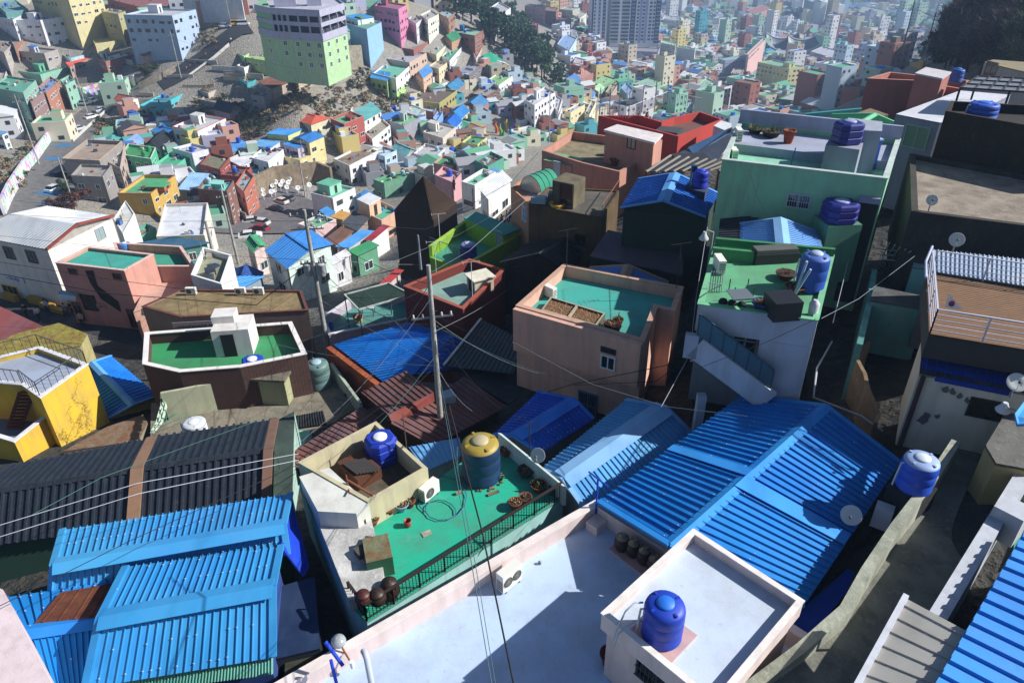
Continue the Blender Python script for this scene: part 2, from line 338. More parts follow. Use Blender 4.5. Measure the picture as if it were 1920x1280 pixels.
def ac_unit(label, loc, ang, fans=1, h=None):
    """outdoor unit of an air conditioner; its front looks along -y before turning"""
    T = Thing('air_conditioner', label, 'air conditioner', loc, 'air conditioner outdoor units', ang); w, d, hh = .85, .32, (.6 if fans == 1 else .75); b = MB(); m = mat('#d9d8d0', 'plain')
    b.box((0, 0, .06), w, d, hh, m); T.local('casing', b)
    g = MB(); dk = mat('#2b2d2e', 'plain'); gr = mat('#8d908e', 'plain')
    for k in range(fans):
        x = -.12 if fans == 1 else (-.2+.4*k); rr = .22 if fans == 1 else .19
        g.lathe((x, -d/2-.004, .06+hh/2), [(rr, -.0), (rr, .012)], dk, 20, False, (0, -1, 0))
        for q in (.35, .65, .97): 
            pts = [V((x+math.cos(t)*rr*q, -d/2-.022, .06+hh/2+math.sin(t)*rr*q)) for t in [i*math.pi/8 for i in range(17)]]; g.tube(pts, .006, gr, 4)
        for i in range(6):
            t = i*math.pi/6; g.beam((x-math.cos(t)*rr, -d/2-.02, .06+hh/2-math.sin(t)*rr), (x+math.cos(t)*rr, -d/2-.02, .06+hh/2+math.sin(t)*rr), .006, .006, gr)
    T.local('fan_grille', g)
    v = MB()
    for i in range(5): v.box((w/2+.003, 0, .14+i*.09), .012, d*.7, .035, gr)
    T.local('side_vent', v); v = MB()
    for i in range(5): v.box((-w/2-.003, 0, .14+i*.09), .012, d*.8, .035, dk)
    T.local('side_vent', v)
    for s in (-1, 1):
        f = MB(); f.box((s*w*.36, 0, 0), .06, d*1.05, .06, mat('#4a4a48', 'plain')); T.local('foot', f)
    return T.o
def pot(label, loc, r=.24, h=.3, col='#9a4f33', plant='dry', group='plant pots on the roof terraces'):
    T = Thing('plant_pot', label, 'plant pot', loc, group); c = V(loc); b = MB(); b.lathe(c, [(r*.66, 0), (r*.95, h*.86), (r*1.08, h*.86), (r*1.08, h), (r*.95, h), (r*.9, h*.88), (r*.05, h*.86)], mat(col, 'concrete'), 18); T.part('pot', b)
    p = MB(); m1 = mat('#5c5a2c' if plant == 'green' else '#7d6b4b', 'leaf')
    for i in range(60 if plant == 'green' else 34):
        a = random.uniform(0, 6.28); q = random.uniform(0, r*.85); x, y = c.x+math.cos(a)*q, c.y+math.sin(a)*q; z = c.z+h*.85; t = random.uniform(.05, .16 if plant != 'green' else .3); o = V((random.uniform(-.1, .1), random.uniform(-.1, .1), t)); w = V((-math.sin(a), math.cos(a), 0))*.025
        s = V((x, y, z)); p.face([s-w, s+w, s+o+w*.5, s+o-w*.5], m1)
    p.lathe(c+V((0, 0, h*.8)), [(r*.9, 0), (r*.86, .04)], mat('#3a2c20', 'concrete'), 14); T.part('plant', p)
    return T.o
def jar(label, loc, r=.28, h=.6, lid='brick', col='#2e1d14'):
    T = Thing('earthenware_jar', label, 'jar', loc, 'dark earthenware jars'); c = V(loc); b = MB(); b.lathe(c, [(r*.62, 0), (r*.85, h*.2), (r, h*.5), (r*.92, h*.78), (r*.68, h*.92), (r*.74, h*.95)], mat(col, 'plastic'), 24); T.part('jar_body', b)
    l = MB(); l.lathe(c, [(r*.8, h*.95), (r*.78, h*1.0), (r*.3, h*1.08), (r*.12, h*1.12)], mat('#8d8570' if lid == 'brick' else col, 'concrete' if lid == 'brick' else 'plastic'), 20); T.part('jar_lid', l)
    if lid == 'brick': k = MB(); k.box(c+V((0, 0, h*1.1)), .2, .1, .08, mat('#a79b80', 'concrete'), .5); T.part('weight_stone', k)
    return T.o
def dish(label, loc, R, h=.8, az=160, el=45, group='satellite dishes', col='#c9c9c4'):
    T = Thing('satellite_dish', label, 'satellite dish', loc, group); c = V(loc); a = math.radians(az); e = math.radians(el); n = V((math.sin(a)*math.cos(e), math.cos(a)*math.cos(e), math.sin(e)))
    b = MB(); t = c+V((0, 0, h)); m = mat(col, 'plain')
    b.lathe(t+n*.05, [(.02, 0), (R*.5, R*.06), (R, R*.22), (R*1.02, R*.235), (R, R*.25), (R*.5, R*.09), (.02, .03)], m, 26, True, n); T.part('reflector', b)
    s = MB(); s.tube([c, t], .03, mat('#7b7d80', 'plain'), 6); T.part('mast', s)
    k = MB(); u = n.cross(V((0, 0, 1))).normalized().cross(n).normalized(); fp = t+n*(R*1.1)-u*(R*.15); k.tube([t-u*R*.9+n*.22*R, fp], .012, m, 5); k.lathe(fp-n*.06, [(.045, 0), (.05, .1), (.02, .12)], mat('#5b5b5a', 'plain'), 8, True, n); T.part('feed_arm', k)
    return T.o
def antenna(label, loc, h=2.2, ang=0, col='#9a9c9e', n=5):
    T = Thing('tv_antenna', label, 'antenna', loc, 'television antennas'); c = V(loc); b = MB(); m = mat(col, 'plain'); b.tube([c, c+V((0, 0, h))], .022, m, 5); T.part('mast', b)
    e = MB(); d = V((math.cos(ang), math.sin(ang), 0)); s = V((-d.y, d.x, 0)); p = c+V((0, 0, h)); e.tube([p-d*.6, p+d*.6], .012, m, 4)
    for i in range(n): q = p+d*(-.55+1.1*i/(n-1)); e.tube([q-s*(.32-.04*i), q+s*(.32-.04*i)], .007, m, 4)
    T.part('element_array', e); return T.o
def cable(label, pts, r=.013, col='#15161a', group='overhead cables', sag=.0, n=14):
    pts = [V(p) for p in pts]; out = []
    for a, b in zip(pts[:-1], pts[1:]):
        for i in range(n+(b is pts[-1])):
            t = i/n; p = a.lerp(b, t); p.z -= sag*4*t*(1-t); out.append(p)
    b = MB(); b.tube(out, r, mat(col, 'plain'), 5); return single('cable', label, 'cable', b, pts[0], group)
def utility_pole(label, base, h, r=.16, arms=(), cyls=0, lean=(0, 0), col='#aaa9a4', coil=False):
    T = Thing('utility_pole', label, 'utility pole', base, 'utility poles'); c = V(base); top = c+V((lean[0], lean[1], h)); b = MB(); b.tube([c, c.lerp(top, .5), top], [r*1.2, r, r*.72], mat(col, 'concrete'), 14); T.part('pole', b)
    st = mat('#8f949a', 'steel'); s = MB()
    for i in range(int(h/.45)-6):
        p = c.lerp(top, .3+.62*i/max(1, int(h/.45)-6)); sg = 1 if i % 2 else -1; s.tube([p, p+V((sg*(r+.13), 0, 0))], .009, st, 4)
    T.part('climbing_steps', s)
    for i, (zf, w, a) in enumerate(arms):
        p = c.lerp(top, zf); d = V((math.cos(a), math.sin(a), 0)); q = MB(); q.beam(p-d*w, p+d*w, .08, .08, st); o = T.part('crossarm', q)
        for k in (-.9, -.45, .45, .9):
            I = MB(); I.lathe(p+d*w*k+V((0, 0, .04)), [(.04, 0), (.06, .05), (.035, .09), (.055, .14), (.02, .2)], mat('#c9c4bb', 'plain'), 10); T.part('insulator', I, o)
    for k in range(cyls):
        p = c.lerp(top, .58)+V((-.45 if k == 0 else .5, 0, 0)); q = MB(); q.lathe(p, [(.25, 0), (.28, .06), (.28, .82), (.3, .84), (.26, .92), (.05, .96)], mat('#9ea2a3', 'plain'), 18)
        for sx in (-.1, .1): q.lathe(p+V((sx, 0, .93)), [(.04, 0), (.05, .08), (.03, .1), (.05, .16), (.01, .22)], mat('#6b5548', 'plain'), 8)
        T.part('transformer', q)
    if coil:
        q = MB()
        for j in range(3):
            p = c.lerp(top, .62-.03*j)+V((.6, -.15, 0)); q.tube([p+V((.35*math.cos(t), 0.05*j, .3*math.sin(t))) for t in [i*math.pi/8 for i in range(17)]], .015, mat('#16181a', 'plain'), 4)
        T.part('cable_coil', q)
    return T.o
CARM = {}
def car(label, px, py, heading, col, kind='car', scale=1.0, h0=0):
    p = hit(px, py); loc = V((p.x, p.y, gz(p.x, p.y)+.02+h0)); T = Thing('parked_car', label, 'car', loc, 'cars parked in the valley', heading)
    pm = mat(col, 'car'); gl = mat('#11161c', 'glass'); L_, W, v = 4.4*scale, 1.8*scale, kind == 'van'
    def sec(x, z0, z1, w, w1): return [(x, -w/2, z0), (x, w/2, z0), (x, w/2, z0+(z1-z0)*.6), (x, w1/2, z1), (x, -w1/2, z1), (x, -w/2, z0+(z1-z0)*.6)]
    xs = [(-L_/2, .35, .72, W*.85, W*.8), (-L_/2+.1, .25, .92, W, W*.92), (-.9, .22, .95, W, W*.94), (1.0, .22, .92, W, W*.94), (L_/2-.25, .25, .78, W*.96, W*.86), (L_/2, .35, .6, W*.8, W*.7)]
    b = MB(); vs = [q for s in xs for q in sec(*s)]; n = 6
    b.add(vs, [(i*n+j, (i+1)*n+j, (i+1)*n+(j+1) % n, i*n+(j+1) % n) for i in range(len(xs)-1) for j in range(n)]+[tuple(range(n)), tuple(range(len(vs)-1, len(vs)-1-n, -1))], pm, False); T.local('body', b)
    cb = MB(); x0, x1 = (-2.1, 1.5) if v else (-1.75, 1.15); t0, t1 = (-2.0, .9) if v else (-1.1, .35); H = 1.75 if v else 1.42; w0, w1 = W*.93/2, W*.74/2
    q = [(x0, -w0, .92), (x1, -w0, .9), (x1, w0, .9), (x0, w0, .92), (t0, -w1, H), (t1, -w1, H), (t1, w1, H), (t0, w1, H)]
    cb.add(q, [(0, 1, 5, 4), (1, 2, 6, 5), (2, 3, 7, 6), (3, 0, 4, 7)], gl); T.local('windows', cb)
    rf = MB(); rf.add([(t0-.08, -w1-.03, H-.03), (t1+.08, -w1-.03, H-.03), (t1+.08, w1+.03, H-.03), (t0-.08, w1+.03, H-.03), (t0, -w1+.06, H+.04), (t1, -w1+.06, H+.04), (t1, w1-.06, H+.04), (t0, w1-.06, H+.04)], [(0, 1, 5, 4), (1, 2, 6, 5), (2, 3, 7, 6), (3, 0, 4, 7), (4, 5, 6, 7)], pm); T.local('roof', rf)
    for sx in (-1.35, 1.4):
        for sy in (-1, 1):
            w = MB(); w.lathe((sx, sy*(W/2-.1)-.1, .33), [(.2, 0), (.33, .02), (.33, .18), (.2, .2)], mat('#141414', 'plain'), 16, False, (0, 1, 0)); o = T.local('wheel', w)
            w = MB(); w.lathe((sx, sy*(W/2-.1)+(-.105), .33), [(.19, 0), (.19, .21)], mat('#9a9da0', 'plain'), 12, False, (0, 1, 0)); T.local('rim', w, o)
    for sy in (-1, 1):
        w = MB(); w.box((L_/2-.12, sy*W*.33, .58), .14, .3, .12, mat('#dfe2e4', 'plain')); T.local('headlight', w)
        w = MB(); w.box((-L_/2+.06, sy*W*.36, .68), .1, .25, .14, mat('#7a1512', 'plain')); T.local('taillight', w)
    return T.o
# ---------------------------------------------------------------- near buildings
def g3(p): return G(*p)
def xy(p): return (p.x, p.y)
def vtop(base, py):
    """height above base whose picture row is py"""
    lo, hi = 0, 60
    for _ in range(40):
        m = (lo+hi)/2
        if proj(base+V((0, 0, m)))[1] > py: lo = m
        else: hi = m
    return (lo+hi)/2
def flat(name, label, pts, d, base, wall, roof, cap=None, ph=.6, t=.2, cat='house', wk='paint', rk='deck', skip=(), capw=.04, hole=None):
    P = [G(x, y, d) for x, y in pts]; z = CZ-d; zb = CZ-base; poly = [xy(p) for p in P]; cen = sum(P, V((0, 0, 0)))/len(P)
    T = Thing(name, label, cat, (cen.x, cen.y, zb)); wm = mat(wall, wk); b = MB(); zt = z-ph; b.prism(poly, zb, zt-.01, wm); ip = inset(poly, t); n = len(poly)
    FOOT.append((cen.x, cen.y, 4, zb, z))
    for i in range(n):
        if i in skip or ph <= 0: continue
        j = (i+1) % n; b.prism([V(poly[i]), V(poly[j]), ip[j], ip[i]], zt-.01, z, wm)
    T.part('wall', b); r = MB(); r.prism(inset(poly, t-.01) if ph > 0 else poly, zt-.1, zt+.003, mat(roof, rk)); T.part('roof', r)
    if cap:
        op = inset(poly, -capw); iq = inset(poly, t+capw); c = MB()
        for i in range(n):
            if i in skip: continue
            j = (i+1) % n; c.prism([op[i], op[j], iq[j], iq[i]], z+.002, z+.055, mat(cap, 'paint'))
        T.part('coping', c)
    T.P = P; T.zt = zt; T.z = z; return T
def gable(name, label, eL0, eL1, eR0, eR1, r0, r1, n, roof, wall, base, kind='metal', screws=(.1, .5, .9), wk='paint', capc=None, h=.055, duty=.13, wave=False, inn=.2, cat='house', caph=.5, wnn=None):
    a, b_, c, d_, e, f = [g3(p) for p in (eL0, eL1, eR0, eR1, r0, r1)]; zb = CZ-base; cen = (a+b_+c+d_)/4; T = Thing(name, label, cat, (cen.x, cen.y, zb)); rm = mat(roof, kind)
    FOOT.append((cen.x, cen.y, 4, zb, cen.z))
    r = MB(); r.ribs(a, b_, f, e, n, rm, h, duty, wave, .05, screws); T.part('roof_slope', r); r = MB(); r.ribs(c, d_, f, e, n, rm, h, duty, wave, .05, screws); T.part('roof_slope', r)
    up = V((0, 0, .1)); k = MB(); sd = (a-c); sd.z = 0; sd.normalize(); w = caph/2; dr = V((0, 0, .1))
    k.slab([e+up, f+up, f+sd*w-dr*.6+up*.3, e+sd*w-dr*.6+up*.3], .03, mat(capc or roof, kind)); k.slab([e+up, f+up, f-sd*w-dr*.6+up*.3, e-sd*w-dr*.6+up*.3], .03, mat(capc or roof, kind))
    T.part('ridge_cap', k)
    for p, q, s_ in ((a, c, e), (b_, d_, f)): k = MB(); k.beam(p+up*.35, s_+up*.35, .22, .09, mat(capc or roof, kind)); k.beam(q+up*.35, s_+up*.35, .22, .09, mat(capc or roof, kind)); T.part('verge_trim', k)
    poly = inset([xy(a), xy(b_), xy(d_), xy(c)], inn); w = MB(); wm = mat(wall, wk); zs = [a.z-.15, b_.z-.15, d_.z-.15, c.z-.15]; w.prism(poly, zb, zs, wm)
    for (i, j, top, oth) in ((0, 3, e, f), (1, 2, f, e)):
        p, q = V((*poly[i], zs[i])), V((*poly[j], zs[j])); ins = (oth-top).normalized()*inn*1.1; tp = V((top.x, top.y, top.z-.1))+ins; th = (oth-top).normalized()*.1; w.add([p, q, tp, p+th, q+th, tp+th], [(0, 1, 2), (3, 5, 4), (0, 2, 5, 3), (1, 4, 5, 2)], wm)
    T.part('wall', w); T.q = (a, b_, c, d_, e, f); T.poly = poly; return T
def boxon(name, mb, T, c, w, d, h, col, ang=0, kind='paint', top=None): mb = mb or MB(); mb.box(c, w, d, h, mat(col, kind), ang, mat(*top) if top else None); return T.part(name, mb)
# ===== white terrace with the blue tank =====
K = G(1118, 938, 18.4); u = (G(520, 1280, 18.4)-K); u.z = 0; u.normalize(); v = V((-u.y, u.x, 0))
if v.x < 0: v = -v
v2 = (G(1250, 1022, 18.4)-K); v2.z = 0; v2.normalize()
cs = [K, K+v2*9.2, K+v2*9.2+u*17, K+u*17]
T = Thing('house', 'pinkish white house with pale lavender roof terrace in front', 'house', (cs[2].x, cs[2].y, CZ-22.5)); A_ = mat('#ddc9c5', 'paint'); pl = [xy(p) for p in cs]; b = MB(); b.prism(pl, CZ-22.5, CZ-19.06, A_); ring(b, pl, .24, CZ-19.06, CZ-18.4, A_); T.part('wall', b)
b = MB(); b.prism(inset(pl, .23), CZ-19.15, CZ-19.05, mat('#b4cae6', 'deck')); T.part('terrace_floor', b)
b = MB(); oq, iq = inset(pl, -.03), inset(pl, .27)
for i in range(4): j = (i+1) % 4; b.prism([oq[i], oq[j], iq[j], iq[i]], CZ-18.397, CZ-18.35, mat('#e4d8d3', 'paint'))
T.part('coping', b); TW = T
# stair box
pA, pB, pC = G(1300, 993, 16.4), G(1507, 1127, 16.4), G(1128, 1150, 16.4); pD = pB+pC-pA; bx = [xy(p) for p in (pC, pA, pB, pD)]
S = Thing('stair_house', 'white boxy stair house standing on the lavender terrace', 'stair house', ((pA+pD)/2).to_2d().to_3d()+V((0, 0, CZ-19.05))); b = MB(); wi = inset(bx, .14); b.prism(wi, CZ-19.045, CZ-17.02, mat('#d9c5bf', 'paint')); S.part('wall', b)
b = MB(); b.prism(bx, CZ-17.017, CZ-16.73, mat('#dccbc7', 'paint')); ring(b, bx, .13, CZ-16.73, CZ-16.4, mat('#dccbc7', 'paint')); S.part('parapet', b)
b = MB(); b.prism(inset(bx, .125), CZ-16.8, CZ-16.72, mat('#bccadc', 'deck')); S.part('roof', b)
b = MB(); oq, iq = inset(bx, -.025), inset(bx, .155)
for i in range(4): j = (i+1) % 4; b.prism([oq[i], oq[j], iq[j], iq[i]], CZ-16.397, CZ-16.36, mat('#e9e2de', 'paint'))
S.part('coping', b)
win_px(S, wi[0], wi[3], 1232, 1272, 1.3, .75, fr='#3b3c3e', gl='#15181b', grille=True)
# lower flank of the same house to the right of the box
b = MB(); pr = G(1505, 1130, 16.4)
tc = G(1239, 1192, 16.72); ex = (pA-pC).normalized(); pad = MB(); pad.box(tc, 1.35, 1.35, .07, mat('#c4a09e', 'paint'), math.atan2(ex.y, ex.x)); S.part('tank_pad', pad)
tank_proto('water_tank', 'glossy deep blue water tank on the white stair house', tc+V((0, 0, .075)), .54, 1.3, '#0f3bb0', '#1d6fd8')
b = MB(); o = tc; gp = mat('#b9bfc6', 'plain')
for k, (dx, hh) in enumerate(((.0, .75), (.18, .6))):
    pts = [o+V((-.52, .25-dx, 1.05-k*.5)), o+V((-.75, .2-dx, 1.1-k*.5)), o+V((-1.0, .05-dx, .95-k*.4)), o+V((-1.2, -.1-dx, .5)), o+V((-1.3, -.15-dx, .02))]; b.tube(pts, .028, gp, 6)
single('water_pipe', 'curved grey supply pipes beside the deep blue tank', 'pipe', b, o+V((-1.2, 0, 0)))
yaw = math.atan2(v2.y, v2.x)+math.pi/2
ac_unit('white twin fan air conditioner by the white terrace parapet', G(955, 1096, 19.05), yaw, 2)
for i, (x, y, r) in enumerate(((1165, 1029, .27), (1186, 1040, .24), (1206, 1054, .24), (1226, 1070, .27))):
    jar(['largest dark jar at the left end of the pink jar shelf', 'second dark jar from the left on the pink shelf', 'third dark jar from the left on the pink shelf', 'dark jar nearest the white stair house on the shelf'][i], G(x, y, 18.98), r, .6)
b = MB(); q0, q1 = G(1148, 1018, 19.04), G(1228, 1082, 19.04); b.beam(q0+v2*.1, q1+v2*.3, .62, .09, mat('#c9a09c', 'paint')); single('jar_shelf', 'low pink ledge carrying four dark jars', 'ledge', b, q0)
b = MB(); b.box(G(1118, 990, 19.05), .6, .5, .38, mat('#dccbc7', 'paint'), yaw); single('concrete_block', 'pinkish white block in the far terrace corner', 'block', b, G(1118, 990, 19.05))
bp = G(1117, 962, 18.65); hb = vtop(bp, 897); b = MB(); bl = mat('#1440c0', 'plain'); b.tube([bp, bp+V((0, 0, hb))], .035, bl, 8); b.tube([G(1104, 884, 18.65-hb), G(1140, 912, 18.65-hb+.02)], .03, bl, 8); single('laundry_post', 'blue T shaped laundry post at the far terrace corner', 'post', b, bp)
bp = G(632, 1285, 18.6); b = MB(); b.tube([bp, bp+V((-.05, .1, 1.0))], .05, bl, 8); b.tube([bp+V((.25, .1, .75)), bp+V((-.25, .5, 1.25))], .055, bl, 8); single('laundry_post', 'blue T shaped laundry post at the near terrace edge', 'post', b, bp)
bp = G(700, 1300, 19); b = MB(); gp2 = mat('#aeb4c0', 'plain'); hh = vtop(bp, 1232); b.tube([bp, bp+V((0, 0, hh)), bp+V((-.06, .1, hh+.05)), bp+V((-.12, .2, hh))], .085, gp2, 12); single('vent_pipe', 'grey elbow vent pipe at the near terrace edge', 'pipe', b, bp)
lp = G(660, 1245, 18.6); T = Thing('wall_lamp', 'round clear globe lamp on a rusty arm over the alley', 'lamp', lp); b = MB(); b.tube([lp, G(641, 1212, 18.2)], .03, mat('#8a5a34', 'rust'), 6); T.part('arm', b); b = MB(); q = G(635, 1203, 18.1); b.lathe(q-V((0, 0, .12)), [(.05, 0), (.19, .07), (.22, .16), (.19, .25), (.06, .3)], mat('#9aa0a4', 'glass'), 18); T.part('globe', b); b = MB(); b.lathe(lp, [(.06, -.12), (.07, .14)], mat('#d8d8d8', 'plain'), 10); T.part('socket', b)
pot('dark red flower pot against the stair house wall', G(1142, 1245, 19.05), .28, .55, '#6a1f28')
b = MB(); q = G(1012, 1056, 19.04); b.lathe(q, [(.06, 0), (.06, .09), (.02, .12)], mat('#7c8288', 'steel'), 10); single('roof_drain', 'tiny metal drain on the lavender terrace floor', 'drain', b, q)
# ===== teal roof house =====
TP = [(688, 1165), (1056, 932), (945, 832), (866, 866), (792, 918), (690, 948), (560, 905), (652, 1128)]
T = flat('house', 'aqua walled house with bright teal green roof terrace', TP, 20, 23.5, '#9accc8', '#12a888', ph=0, t=0); TT = T
a, b_ = G(1062, 912, 19.2), G(940, 812, 19.2); b = MB(); b.prism([xy(a), xy(b_), xy(b_+V((-.15, .05, 0))), xy(a+V((-.15, .05, 0)))], CZ-20.2, CZ-19.2, mat('#cfdcd6', 'paint')); T.part('parapet', b)
sl = MB(); sp = [G(x, y, 19.5) for x, y in ((575, 925), (640, 905), (692, 958), (703, 1000), (718, 1062), (720, 1112), (654, 1124))]; sl.prism([xy(p) for p in sp], CZ-20.1, CZ-19.5, mat('#c9c8c4', 'concrete')); T.part('concrete_ledge', sl)
sp = [G(x, y, 19.46) for x, y in ((569, 893), (618, 876), (652, 915), (590, 942))]; sl = MB(); sl.prism([xy(p) for p in [G(x, y, 18.75) for x, y in ((561, 893), (617, 876), (692, 944), (668, 962), (596, 958))]], CZ-19.6, CZ-18.75, mat('#d2d3cc', 'paint')); T.part('upper_ledge', sl)
rl = [G(657, 1120, 19.98), G(688, 1163, 19.98), G(1053, 932, 19.98)]; rail(T, rl, .78, '#2a1d18', gap=.13, r=.022, mids=(.12,), post=.06)
UP = [(558, 866), (705, 789), (802, 877), (690, 941)]; T = flat('house', 'cream walled upper yard behind the teal roof terrace', UP, 18.7, 23, '#c4bb98', '#5c5142', ph=.95, t=.16, rk='concrete', cap=None); TU = T
box_tank('water_tank', 'square blue water tank in the cream walled yard', G(718, 860, 19.64), 1.2, 1.15, '#1436a8', ang=.6)
hu = Thing('hutch', 'weathered brown wooden hutch beside the square blue tank', 'hutch', G(676, 895, 19.64)); b = MB(); b.box(G(676, 890, 19.64), 1.1, 1.5, .55, mat('#5c3420', 'wood'), .75); hu.part('hutch_body', b)
b = MB()
for i in range(7): b.beam(G(645+i*6, 868-i*1.5, 19.0), G(672+i*6.5, 888-i*1.0, 19.0), .12, .03, mat('#3d3a38', 'wood'))
hu.part('slatted_lid', b)
tank_proto('water_tank', 'big navy water tank with weathered yellow shoulder on teal roof', G(903, 893, 19.98), .78, 1.95, '#16365c', '#b0a482', top='#a08a38')
b = MB()
for i in range(50):
    a = random.uniform(0, 6.28); q = G(903, 893, 19.98)+V((math.cos(a), math.sin(a), 0))*random.uniform(.77, .9); b.box(q, .1, .07, .04, mat('#8a7a55', 'concrete'), a)
o = single('moss_ring', 'crust of dry moss around the foot of the yellow topped tank', 'moss', b, G(903, 893, 19.98)); o['kind'] = 'stuff'
ac_unit('white air conditioner below the yellow topped tank', G(806, 930, 19.98), yaw+math.pi+.15+math.pi, 1)
for lab, x, y, r, cc, pn in (('white and blue planter next to the cream yard wall', 754, 954, .27, '#8fb2cc', 'dry'), ('terracotta pot with dry plant left of the blue planter', 729, 962, .24, '#93492f', 'dry'), ('small terracotta pot right of the blue planter', 770, 948, .2, '#93492f', 'dry'), ('terracotta pot nearest the dark railing corner', 966, 950, .25, '#93492f', 'dry'), ('terracotta pot second along the dark railing', 985, 941, .25, '#8a4a38', 'dry'), ('terracotta pot with a bushy green plant by the railing end', 1009, 918, .3, '#93492f', 'green'), ('red clay basin at the parapet behind the navy tank', 948, 852, .26, '#a04a38', 'dry'), ('clay pot with green leaves beside the concrete ledge', 698, 981, .28, '#93492f', 'green'), ('dark stone tray planter under the white parapet', 986, 890, .33, '#3a4038', 'dry')): pot(lab, G(x, y, 19.97), r, .3, cc, pn)
jar('tall dark jar at the railing corner of the teal roof', G(733, 1118, 19.98), .34, .72, 'x'); jar('reddish dark jar farthest into the railing corner', G(683, 1130, 19.49), .28, .45, 'x', '#4a1f18'); jar('squat dark jar between two jars at the railing', G(709, 1130, 19.6), .3, .5, 'x')
b = MB(); b.box(G(712, 1058, 19.98), 1.15, .9, .85, mat('#1f5a3c', 'paint'), -1.28, mat('#6f7a5c', 'rust')); single('metal_cabinet', 'dark green rusty metal cabinet on the teal roof', 'cabinet', b, G(712, 1058, 19.98))
for i, (x, y, s) in enumerate(((676, 976, .3), (683, 1035, .4), (690, 1020, .3), (695, 1050, .35))): b = MB(); b.box(G(x, y, 19.49), s*1.5, s, s*.6, mat('#5a554c', 'concrete'), i*.7); single('stone_block', ['grey stone block on the ledge near the clay pot', 'long stone block in the middle of the ledge', 'small stone block behind the long block on the ledge', 'rounded stone block nearest the green cabinet'][i], 'stone', b, G(x, y, 19.49))
dish('pale satellite dish on the white parapet of the teal roof', G(1010, 866, 19.2), .3, .35, 205, 35)
antenna('dark antenna pole standing at the teal roof parapet', G(993, 880, 19.9), 2.4, 2.4, '#24282c', 3)
antenna('rusty T antenna in the cream walled yard', G(766, 872, 19.64), 2.6, 1.0, '#5c4a42', 3)
b = MB(); b.tube([G(652, 900, 18.6), G(710, 935, 19.0), G(725, 955, 19.9)], .05, mat('#7a4632', 'rust'), 6); b.tube([G(645, 868, 19.6), G(655, 925, 18.6)], .03, mat('#7a4632', 'rust'), 6); single('scrap_pipe', 'rusty pipes leaning on the cream yard wall', 'pipe', b, G(700, 935, 19))
b = MB(); hz = mat('#3a5a8c', 'plastic'); p0 = G(830, 965, 19.95); b.tube([p0+V((math.cos(t*.5)*(.5+t*.03), math.sin(t*.5)*(.4+t*.05)+t*.06, .03)) for t in range(22)], .02, hz, 5); single('garden_hose', 'blue garden hose loosely coiled on the teal roof', 'hose', b, p0)
for i, (x, y, w_, d_, h_, c_, n_, l_) in enumerate(((800, 1000, .35, .25, .02, '#b9b4a0', 'floor_patch', 'pale worn patch repaired on the teal roof'), (765, 985, .3, .3, .28, '#8a3a2c', 'bucket', 'small red brown bucket on the teal roof'), (860, 925, .25, .12, .1, '#8f8778', 'brick', 'loose brick before the yellow topped tank'), (925, 925, .5, .12, .06, '#7a6a50', 'plank', 'short plank lying right of the yellow topped tank'), (1035, 925, .3, .3, .35, '#2f4a6a', 'bucket', 'dark blue bucket at the railing end of teal roof'))):
    b = MB(); q = G(x, y, 19.985); (b.lathe(q, [(w_*.4, 0), (w_*.5, h_), (w_*.44, h_), (w_*.36, .05)], mat(c_, 'plastic'), 14) if n_ == 'bucket' else b.box(q, w_, d_, h_, mat(c_, 'concrete'), .5)); single(n_, l_, n_.replace('_', ' '), b, q)
# ===== blue roofs in the middle =====
gable('house', 'house with faded sky blue ribbed gable roof in the middle', (1012, 880, 20.1), (1173, 750, 20.1), (1110, 975, 20.1), (1296, 812, 20.1), (1055, 896, 19.3), (1246, 763, 19.3), 26, '#5298cf', '#7f8a94', 23.5, caph=1.1, capc='#79a8d6')
gable('house', 'house with deep blue ribbed gable roof left of the faded one', (925, 815, 20.9), (1008, 735, 20.9), (1014, 850, 20.9), (1112, 786, 20.9), (965, 818, 20.2), (1076, 750, 20.2), 16, '#1552c0', '#5a6470', 23.8, caph=.8, capc='#2a6fd0')
BB = gable('house', 'house with the largest bright blue ribbed gable roof', (1122, 940, 18.25), (1390, 742, 18.2), (1508, 1134, 18.2), (1687, 868, 18.2), (1256, 1022, 17.2), (1548, 762, 17.0), 30, '#0c74c4', '#3a5f8f', 21.6, caph=.5, duty=.15, h=.07, capc='#2284d2')
b = MB(); c0, c1 = G(1258, 853, 16.12), G(1440, 893, 15.56); c2, c3 = G(1452, 884, 15.55), G(1270, 845, 16.12)
for p_, q_ in ((0, 1), (2, 3)): Q_ = BB.q; b = MB(); t0, t1 = (.43, .475) if p_ == 0 else (.36, .43); b.slab([Q_[p_].lerp(Q_[q_], t0)+V((0, 0, .11)), Q_[4].lerp(Q_[5], t0)+V((0, 0, .13)), Q_[4].lerp(Q_[5], t1)+V((0, 0, .13)), Q_[p_].lerp(Q_[q_], t1)+V((0, 0, .11))], .03, mat('#2f8ade', 'metal')); BB.part('cross_flashing', b)
b = MB(); b.slab([G(x, y, 19) for x, y in ((1470, 1170), (1590, 1065), (1610, 1080), (1520, 1195))], .05, mat('#123fae', 'metal')); single('lean_to_roof', 'narrow deep blue lean-to roof beside the white stair house', 'roof', b, G(1520, 1150, 17.3))
dish('white satellite dish at the right eave of the largest blue roof', G(1590, 985, 18.1), .33, .5, 215, 35)
tb = G(1706, 912, 17.0); tank_proto('water_tank', 'blue water tank with pale frosted top beside the retaining wall', G(1706, 925, 17.0)+V((0, 0, .35)), .56, 1.25, '#1d50c4', '#c9d4e0', top='#8fa6d0')
b = MB(); b.box(G(1706, 925, 17.0)-V((0, 0, 2.4)), 1.1, 1.1, 2.74, mat('#1c1f24', 'concrete'), .6); single('tank_stand', 'dark stand under the frosted top tank', 'stand', b, G(1700, 935, 19))
